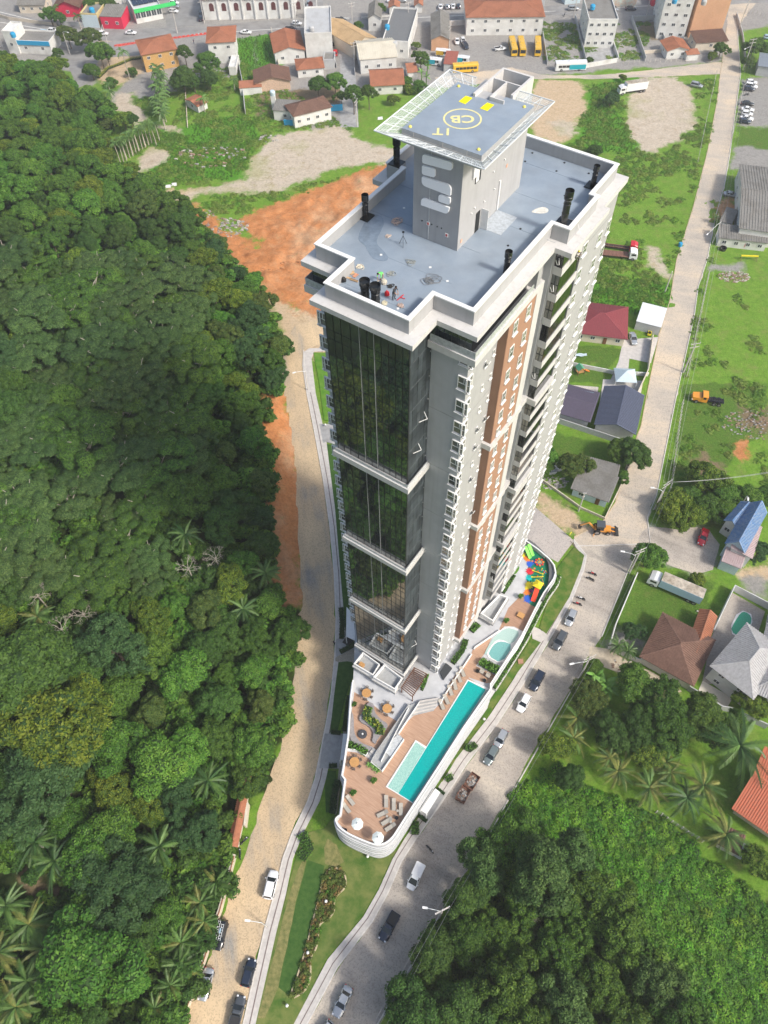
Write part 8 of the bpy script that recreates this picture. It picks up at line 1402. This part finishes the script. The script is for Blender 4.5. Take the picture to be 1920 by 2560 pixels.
tag(b.build('tarpaulin',W_lb,loc=(q[0],q[1],.8)),'crumpled pale blue sheet on the swing frame lawn','tarpaulin')
q=K4(1088,352);tag(MB().lathe([(.5,0),(.6,.9),(.5,1.2),(0,1.2)],n=12).build('barrel',W_b,loc=(q[0],q[1],0)),'small blue barrel at the roadside','barrel')
for i,(x,y)in enumerate(((1218,235),(1232,243),(1240,255),(1225,262))):q=K6(x,y);tag(MB().box(-.7,.7,-.12,.12,0,.2).build('concrete_post',M_conc,loc=(q[0],q[1],.05+.02*i),rz=-.35),'short concrete post lying in the stack beside the gravel heap','post','stack of concrete posts')
for f,x,y,lb in((L1,355,440,'white sheet standing at the forest end of the track'),(L1,310,455,'flat white plastic sheet on the grass near the track'),(L1,660,838,'white board lying on the red earth by the forest'),(K7,975,733,'small white plastic scrap in the weeds'),(K2,805,772,'small white object on the green bank')):q=f(x,y);tag(MB().add([(-.9,-.5,0),(.9,-.6,.1),(.8,.5,.5),(-.8,.6,.3),(-.9,-.5,.08),(.9,-.6,.18),(.8,.5,.58),(-.8,.6,.38)],[(0,3,2,1),(4,5,6,7),(0,1,5,4),(1,2,6,5),(2,3,7,6),(3,0,4,7)]).build('white_sheet',M_white,loc=(q[0],q[1],gz(q[0],q[1])+.05)),lb,'sheet')
b=[L4(1130,725,.5),L4(1000,1092,.5),L4(853,1470,.3),L4(1428,405,.5),C8(1541,390,.5),L2(875,702,.5)]
for q,lb in zip(b,('in the upper part of the flower bed','in the narrow part of the flower bed','on the lawn below the flower bed','on the lawn at the podium front','on the street side lawn','at the upper left entrance bed')):e=empty('garden_lamp',(q[0],q[1],.1),0,'round white garden lamp '+lb,'garden lamp','round white garden lamps');MB().tube([(0,0,0),(0,0,.5)],.05,6).build('post',M_black,e);MB().lathe([(.1,.45),(.24,.55),(.26,.7),(.16,.85),(0,.9)],n=14).build('globe',M_white,e,smooth=True)
tag(MB().box(-.5,.5,-.5,.5,.1,.35).build('planter_box',mat('terracotta',(.4,.22,.15),.8),loc=tuple(C7(695,1295))),'small square terracotta cover on the street side lawn','cover')
q=L3(1275,425);tag(MB().box(-.9,.9,-.9,.9,.13,.2).build('floor_grate',M_chas,loc=(q[0],q[1],0),rz=PH),'dark square doormat grate at the left entrance','grate')
def moto(f,p,q,col,lab):
 e=place(f,p,q,'motorcycle',lab,'motorcycle');
 for x in(-.65,.65):o=MB().tube([(0,-.05,0),(0,.05,0)],.3,14).build('wheel',M_tyre,e,loc=(x,0,.3));MB().tube([(0,-.06,0),(0,.06,0)],.16,10).build('rim',M_rim,o)
 MB().loft([[(x,-w,z),(x,0,z+.18),(x,w,z),(x,0,z-.18)]for x,w,z in((-.2,.08,.72),(.05,.15,.82),(.35,.13,.82),(.48,.05,.78))]).build('tank',CP[col],e);MB().loft([[(x,-w,.78),(x,w,.78),(x,w,.70),(x,-w,.70)]for x,w in((-.75,.08),(-.5,.14),(-.1,.12))]).build('seat',M_black,e)
 MB().bar((.65,0,.3),(.45,0,.95),.08).bar((-.65,0,.3),(0,0,.45),.08).bar((0,0,.45),(.4,0,.85),.08).box(-.15,.25,-.12,.12,.3,.6).build('frame',M_chas,e);MB().bar((.42,-.33,1.0),(.42,.33,1.0),.05).build('handlebar',M_chas,e);MB().box(.52,.66,-.08,.08,.75,.92).build('headlight',M_hl,e)
for f,p,q,cl,lb in((C7,(1345,540),(1295,520),'red','red and black motorcycle, uppermost by the street kerb'),(C7,(1330,590),(1270,560),'black','black motorcycle just below the uppermost one'),(C7,(1255,755),(1185,730),'white','white and black motorcycle by the street kerb'),(C7,(1220,800),(1160,780),'red','small red motorcycle above the uppermost silver car'),(C8,(975,1635),(1035,1700),'black','black motorcycle on the cobbled street below the canopy'),(L4,(520,315),(570,265),'navy','upper dark motorcycle by the gate roof wall'),(L4,(515,415),(515,350),'navy','second dark motorcycle by the gate roof wall'),(L4,(450,705),(435,640),'red','dark red motorcycle on the stony strip by the cream wall'),(K3,(1500,612),(1545,605),'black','motorcycle in the right car park'),(K3,(338,100),(345,85),'black','motorcycle on the main street')):moto(f,p,q,cl,lb)
for i in range(22):
 t=i/21;q=K1(750+t*580,300-t*80);e=inst('lane_block',VM.setdefault('blk',MB().box(-.5,.5,-.15,.15,0,.5).mesh('lane_block',M_red)),None,(q[0],q[1],.03),.25);tag(e,'red and white plastic block in the row along the cycle lane','barrier block','row of red blocks along the cycle lane')
 # ================= people =================
SKN=mat('skin',(.42,.24,.16),.6);HAIR=mat('dark_hair',(.015,.01,.008),.8)
def person(loc,rz,J,cols,lab,helmet=None,z=0):
 order=['pelvis','belly','chest','neck','head0','head1','sl','el','wl','sr','er','wr','hl','kl','al','tl','hr','kr','ar','tr'];rad=dict(pelvis=.14,belly=.125,chest=.15,neck=.055,head0=.09,head1=.10,sl=.07,el=.045,wl=.033,sr=.07,er=.045,wr=.033,hl=.1,kl=.07,al=.045,tl=.045,hr=.1,kr=.07,ar=.045,tr=.045)
 E_=[('pelvis','belly'),('belly','chest'),('chest','neck'),('neck','head0'),('head0','head1'),('chest','sl'),('sl','el'),('el','wl'),('chest','sr'),('sr','er'),('er','wr'),('pelvis','hl'),('hl','kl'),('kl','al'),('al','tl'),('pelvis','hr'),('hr','kr'),('kr','ar'),('ar','tr')]
 V=[Vector(J[k])for k in order];ed=[(order.index(a),order.index(b))for a,b in E_];radl=[rad[k]for k in order]
 for w_,el in(('wl','el'),('wr','er')):
  d=(Vector(J[w_])-Vector(J[el])).normalized();sd=d.cross(Vector((0,0,1)));sd=sd.normalized()if sd.length>.1 else Vector((0,1,0));wi=order.index(w_);V.append(Vector(J[w_])+d*.06);radl.append(.035);pi_=len(V)-1;ed.append((wi,pi_))
  for k,(o_,ln)in enumerate(((-.03,.075),(-.01,.085),(.01,.08),(.03,.065))):V.append(V[pi_]+sd*o_+d*ln+Vector((0,0,-.015)));radl.append(.009);ed.append((pi_,len(V)-1))
  V.append(Vector(J[w_])+d*.05+sd*.055);radl.append(.011);ed.append((wi,len(V)-1))
 me=bpy.data.meshes.new('person');me.from_pydata(V,ed,[]);o=bpy.data.objects.new('person',me);COL.link(o);md=o.modifiers.new('skin','SKIN');md.use_smooth_shade=True
 for i,sv in enumerate(me.skin_vertices[0].data):sv.radius=(radl[i],radl[i]);sv.use_root=(i==0)
 sb_=o.modifiers.new('sub','SUBSURF');sb_.levels=sb_.render_levels=1
 dg=bpy.context.evaluated_depsgraph_get();nm=bpy.data.meshes.new_from_object(o.evaluated_get(dg));bpy.data.objects.remove(o);nm.name='person';nm.materials.clear()
 for c_ in cols:nm.materials.append(c_)
 lim={('neck','head0'):0,('head0','head1'):0,('el','wl'):0,('er','wr'):0,('hl','kl'):2,('kl','al'):2,('hr','kr'):2,('kr','ar'):2,('pelvis','hl'):2,('pelvis','hr'):2,('al','tl'):3,('ar','tr'):3}
 segs=[(V[a],V[b],0 if b>=len(order)or a>=len(order)else lim.get((order[a],order[b]),1))for a,b in ed]
 for p_ in nm.polygons:
  c_=p_.center;best=9;mi_=1
  for a,b,k in segs:
   ab=b-a;t=max(0,min(1,(c_-a).dot(ab)/max(ab.dot(ab),1e-9)));dd=(c_-a-ab*t).length
   if dd<best:best=dd;mi_=k
  p_.material_index=mi_;p_.use_smooth=True
 e=tag(inst('person',nm,None,(loc[0],loc[1],loc[2]+z),rz),lab,'person')
 h=Vector(J['head1']);fw=Vector((0,-1,0));MB().lathe([(.1,-.01),(.115,.03),(.1,.09),(.05,.13),(0,.135)],tuple(h),12).build('hair' if not helmet else 'helmet',helmet or HAIR,e,smooth=True)
 MB().box(h.x-.015,h.x+.015,h.y-.125,h.y-.09,h.z-.06,h.z-.02).build('nose',SKN,e)
 for s in(-1,1):MB().box(h.x+s*.04-.012,h.x+s*.04+.012,h.y-.105,h.y-.09,h.z-.005,h.z+.012).build('eye',HAIR,e);MB().box(h.x+s*.1-.01,h.x+s*.1+.01,h.y-.02,h.y+.02,h.z-.05,h.z+.01).build('ear',SKN,e)
 return e
def pose(bend=0,arms=None,legs=None):
 t=Vector((0,-math.sin(bend),math.cos(bend)));p=Vector((0,0,.92));J=dict(pelvis=p,belly=p+t*.2,chest=p+t*.42,neck=p+t*.58,head0=p+t*.66+Vector((0,-.02,0)),head1=p+t*.76+Vector((0,-.04,0)),sl=p+t*.5+Vector((.2,0,0)),sr=p+t*.5+Vector((-.2,0,0)),hl=(.1,0,.86),hr=(-.1,0,.86),kl=(.12,-.05,.48),kr=(-.12,-.03,.48),al=(.13,.02,.08),ar=(-.13,.04,.08),tl=(.14,-.14,.04),tr=(-.14,-.12,.04))
 J['el']=J['sl']+Vector((.06,-.08,-.26));J['wl']=J['el']+Vector((-.08,-.2,-.12));J['er']=J['sr']+Vector((-.06,-.08,-.26));J['wr']=J['er']+Vector((.08,-.2,-.12))
 for k,v in(arms or{}).items():J[k]=Vector(v)
 for k,v in(legs or{}).items():J[k]=Vector(v)
 return J
cl=lambda n,c:mat('cloth_'+n,c,.85,var=.08,scale=15)
person(C2(845,790,91.72),.7,pose(.35,dict(el=(.22,-.3,1.15),wl=(.1,-.5,1.0),er=(-.18,-.3,1.1),wr=(-.02,-.48,.9))),[SKN,cl('charcoal',(.05,.055,.065)),cl('dark_trousers',(.025,.025,.03)),M_black],'roof worker in dark shirt and trousers leaning forward with a tool')
person(C2(745,625,91.72),-.6,pose(1.15,dict(el=(.22,-.55,.75),wl=(.12,-.6,.5),er=(-.2,-.55,.75),wr=(-.1,-.62,.5))),[SKN,cl('lime',(.15,.75,.15)),cl('khaki',(.35,.3,.22)),M_black],'roof worker in lime green shirt bending over a rope bag')
tag(MB().lathe([(.3,0),(.32,.25),(.2,.42),(0,.45)],n=10).build('rope_bag',cl('canvas',(.5,.46,.38)),loc=tuple(C2(760,650,91.72))),'beige rope heap held by the worker in lime green','rope heap')
person(K5(372,985),.5,pose(.1),[SKN,cl('hiviz',(.75,.75,.05)),cl('hiviz2',(.7,.7,.08)),M_black],'worker in yellow clothing standing beside the backhoe',helmet=Y_)
person(L3(1130,460,.12),2.4,pose(0,None,dict(kl=(.1,-.2,.5),al=(.12,-.28,.1),tl=(.12,-.42,.06),ar=(-.12,.3,.12),tr=(-.12,.2,.05))),[SKN,cl('black_top',(.02,.02,.025)),cl('black_trousers',(.02,.02,.02)),M_black],'pedestrian in dark clothes walking on the left pavement')
person(K1(1258,285,.1),0,pose(0,None,dict(kl=(.1,-.2,.5),al=(.12,-.28,.1),ar=(-.12,.3,.12))),[SKN,cl('navy_top',(.03,.04,.08)),cl('jeans',(.05,.08,.14)),M_black],'pedestrian crossing the street near the cycle lane')
wp=W(-21.5,67.2,87.9);person(wp,PH+R(90),pose(.2,dict(el=(.2,-.3,1.4),wl=(.1,-.45,1.6),er=(-.2,-.3,1.3),wr=(-.1,-.45,1.4)),dict(kl=(.2,-.35,.75),kr=(-.2,-.35,.7),al=(.2,-.3,.35),ar=(-.2,-.28,.3),tl=(.2,-.42,.32),tr=(-.2,-.4,.27))),[SKN,cl('grey_shirt',(.4,.38,.36)),cl('olive_trousers',(.1,.1,.07)),M_black],'rope access worker with yellow helmet hanging on the right facade',helmet=Y_)
tag(MB().tube([(wp[0],wp[1],89.2),(wp[0],wp[1],91.5),W(-22.4,67.2,93.1)],.025,5).build('climbing_rope',M_white),'rope from the parapet holding the facade worker','rope')
# ================= air =================
if HAZE:
 hm=bpy.data.materials.new('haze_air');hm.use_nodes=True;t=hm.node_tree;t.nodes.clear();o_=t.nodes.new('ShaderNodeOutputMaterial');v_=t.nodes.new('ShaderNodeVolumePrincipled');v_.inputs['Color'].default_value=(.97,.98,1,1);v_.inputs['Density'].default_value=.00035;v_.inputs['Anisotropy'].default_value=.3;t.links.new(v_.outputs[0],o_.inputs['Volume'])
 tag(MB().box(-720,740,-140,1700,-8,160).build('haze',hm),kind='stuff')
 # ================= place words for look-alikes =================
ORD='first second third fourth fifth sixth seventh eighth ninth tenth eleventh twelfth thirteenth fourteenth fifteenth sixteenth seventeenth eighteenth nineteenth twentieth'.split()
def ordw(i,n):return ORD[i]if i<20 else 'twenty-'+ORD[i-20]if i<29 else 'thirty-'+ORD[i-30]
BANDS=[(260,'the town houses'),(360,'the palm column'),(440,'the helipad front edge'),(520,'the logo bars'),(600,'the rooftop door'),(680,'the roof tripod'),(770,'the roof workers'),(860,'the front eave corner'),(950,'the top glass panes'),(1040,'the upper left lawn'),(1120,'the upper left entrance'),(1200,'the first glass ledge'),(1300,'the second glass section'),(1400,'the second glass ledge'),(1500,'the third glass ledge'),(1600,'the fourth glass ledge'),(1700,'the sunken terraces'),(1800,'the orange tables'),(1900,'the fire pit'),(2000,'the shallow pool end'),(2120,'the white parasols'),(2250,'the white SUV'),(2400,'the black laddered car'),(9999,'the lower silver sedan')]
def members(grp):
 out=[]
 for o in bpy.data.objects:
  if o.parent is None and o.get('group')==grp:px,py=proj((o.location.x,o.location.y,o.location.z+4));out.append((px,py,o))
 return out
for grp in('trees on the forested hill slope','trees of the lower right grove'):
 bd={}
 for px,py,o in members(grp):k=next(n for lim,n in BANDS if py<lim);bd.setdefault(k,[]).append((px,o))
 for k,L_ in bd.items():
  L_.sort(key=lambda t:t[0])
  for i,(px,o)in enumerate(L_):o['label']=' '.join(o['label'].split(' on the ')[0].split(' in the lower')[0].replace('tree with','tree with').split()[:9])+', '+ordw(i,len(L_))+' from left level with '+k
for grp,tpl in(('hedge belt trees below the meadow','{} tree from the left in the hedge belt between meadow and car yard'),('row of palms beside the grey yard','{} palm from the left in the tight row beside the grey yard'),('slender palm grove near the forest edge','{} pale-trunked palm from the left in the slender grove'),('small palms right of the slender grove','{} of two small palms right of the slender grove, from the left'),('banana clump at the street corner','{} banana plant from the left at the street corner'),('banana plants behind the helipad net','{} banana plant from the left behind the helipad net'),('row of red blocks along the cycle lane','{} red plastic block from the left along the cycle lane'),('dark outlets on the tower roof','{} small dark round roof outlet counted from the left'),('drain covers on the tower roof','{} white square roof drain cover counted from the left'),('coloured stepping dots in the playground','{} coloured stepping dot from the left beside the seesaws'),('stack of concrete posts','{} short concrete post from the left in the stack beside the gravel')):
 for i,(px,py,o)in enumerate(sorted(members(grp),key=lambda t:t[0])):o['label']=tpl.format(ordw(i,9))
gl_={}
for o in bpy.data.objects:
 if o.parent is None and str(o.get('group','')).startswith('woven chairs at the table'):gl_.setdefault(o['group'],[]).append(o)
for g_,L_ in gl_.items():
 for i,o in enumerate(sorted(L_,key=lambda o:proj(o.location)[0])):o['label']=ORD[i]+' chair from the left at the table '+g_.split('table ',1)[1]
print('objects',len(bpy.data.objects),'forest trees',nt_,'rest',len(rest),'ug',len(ug),'weeds',len(wd),'tufts',len(mead),'grove',len(gp),'mw',len(mw))
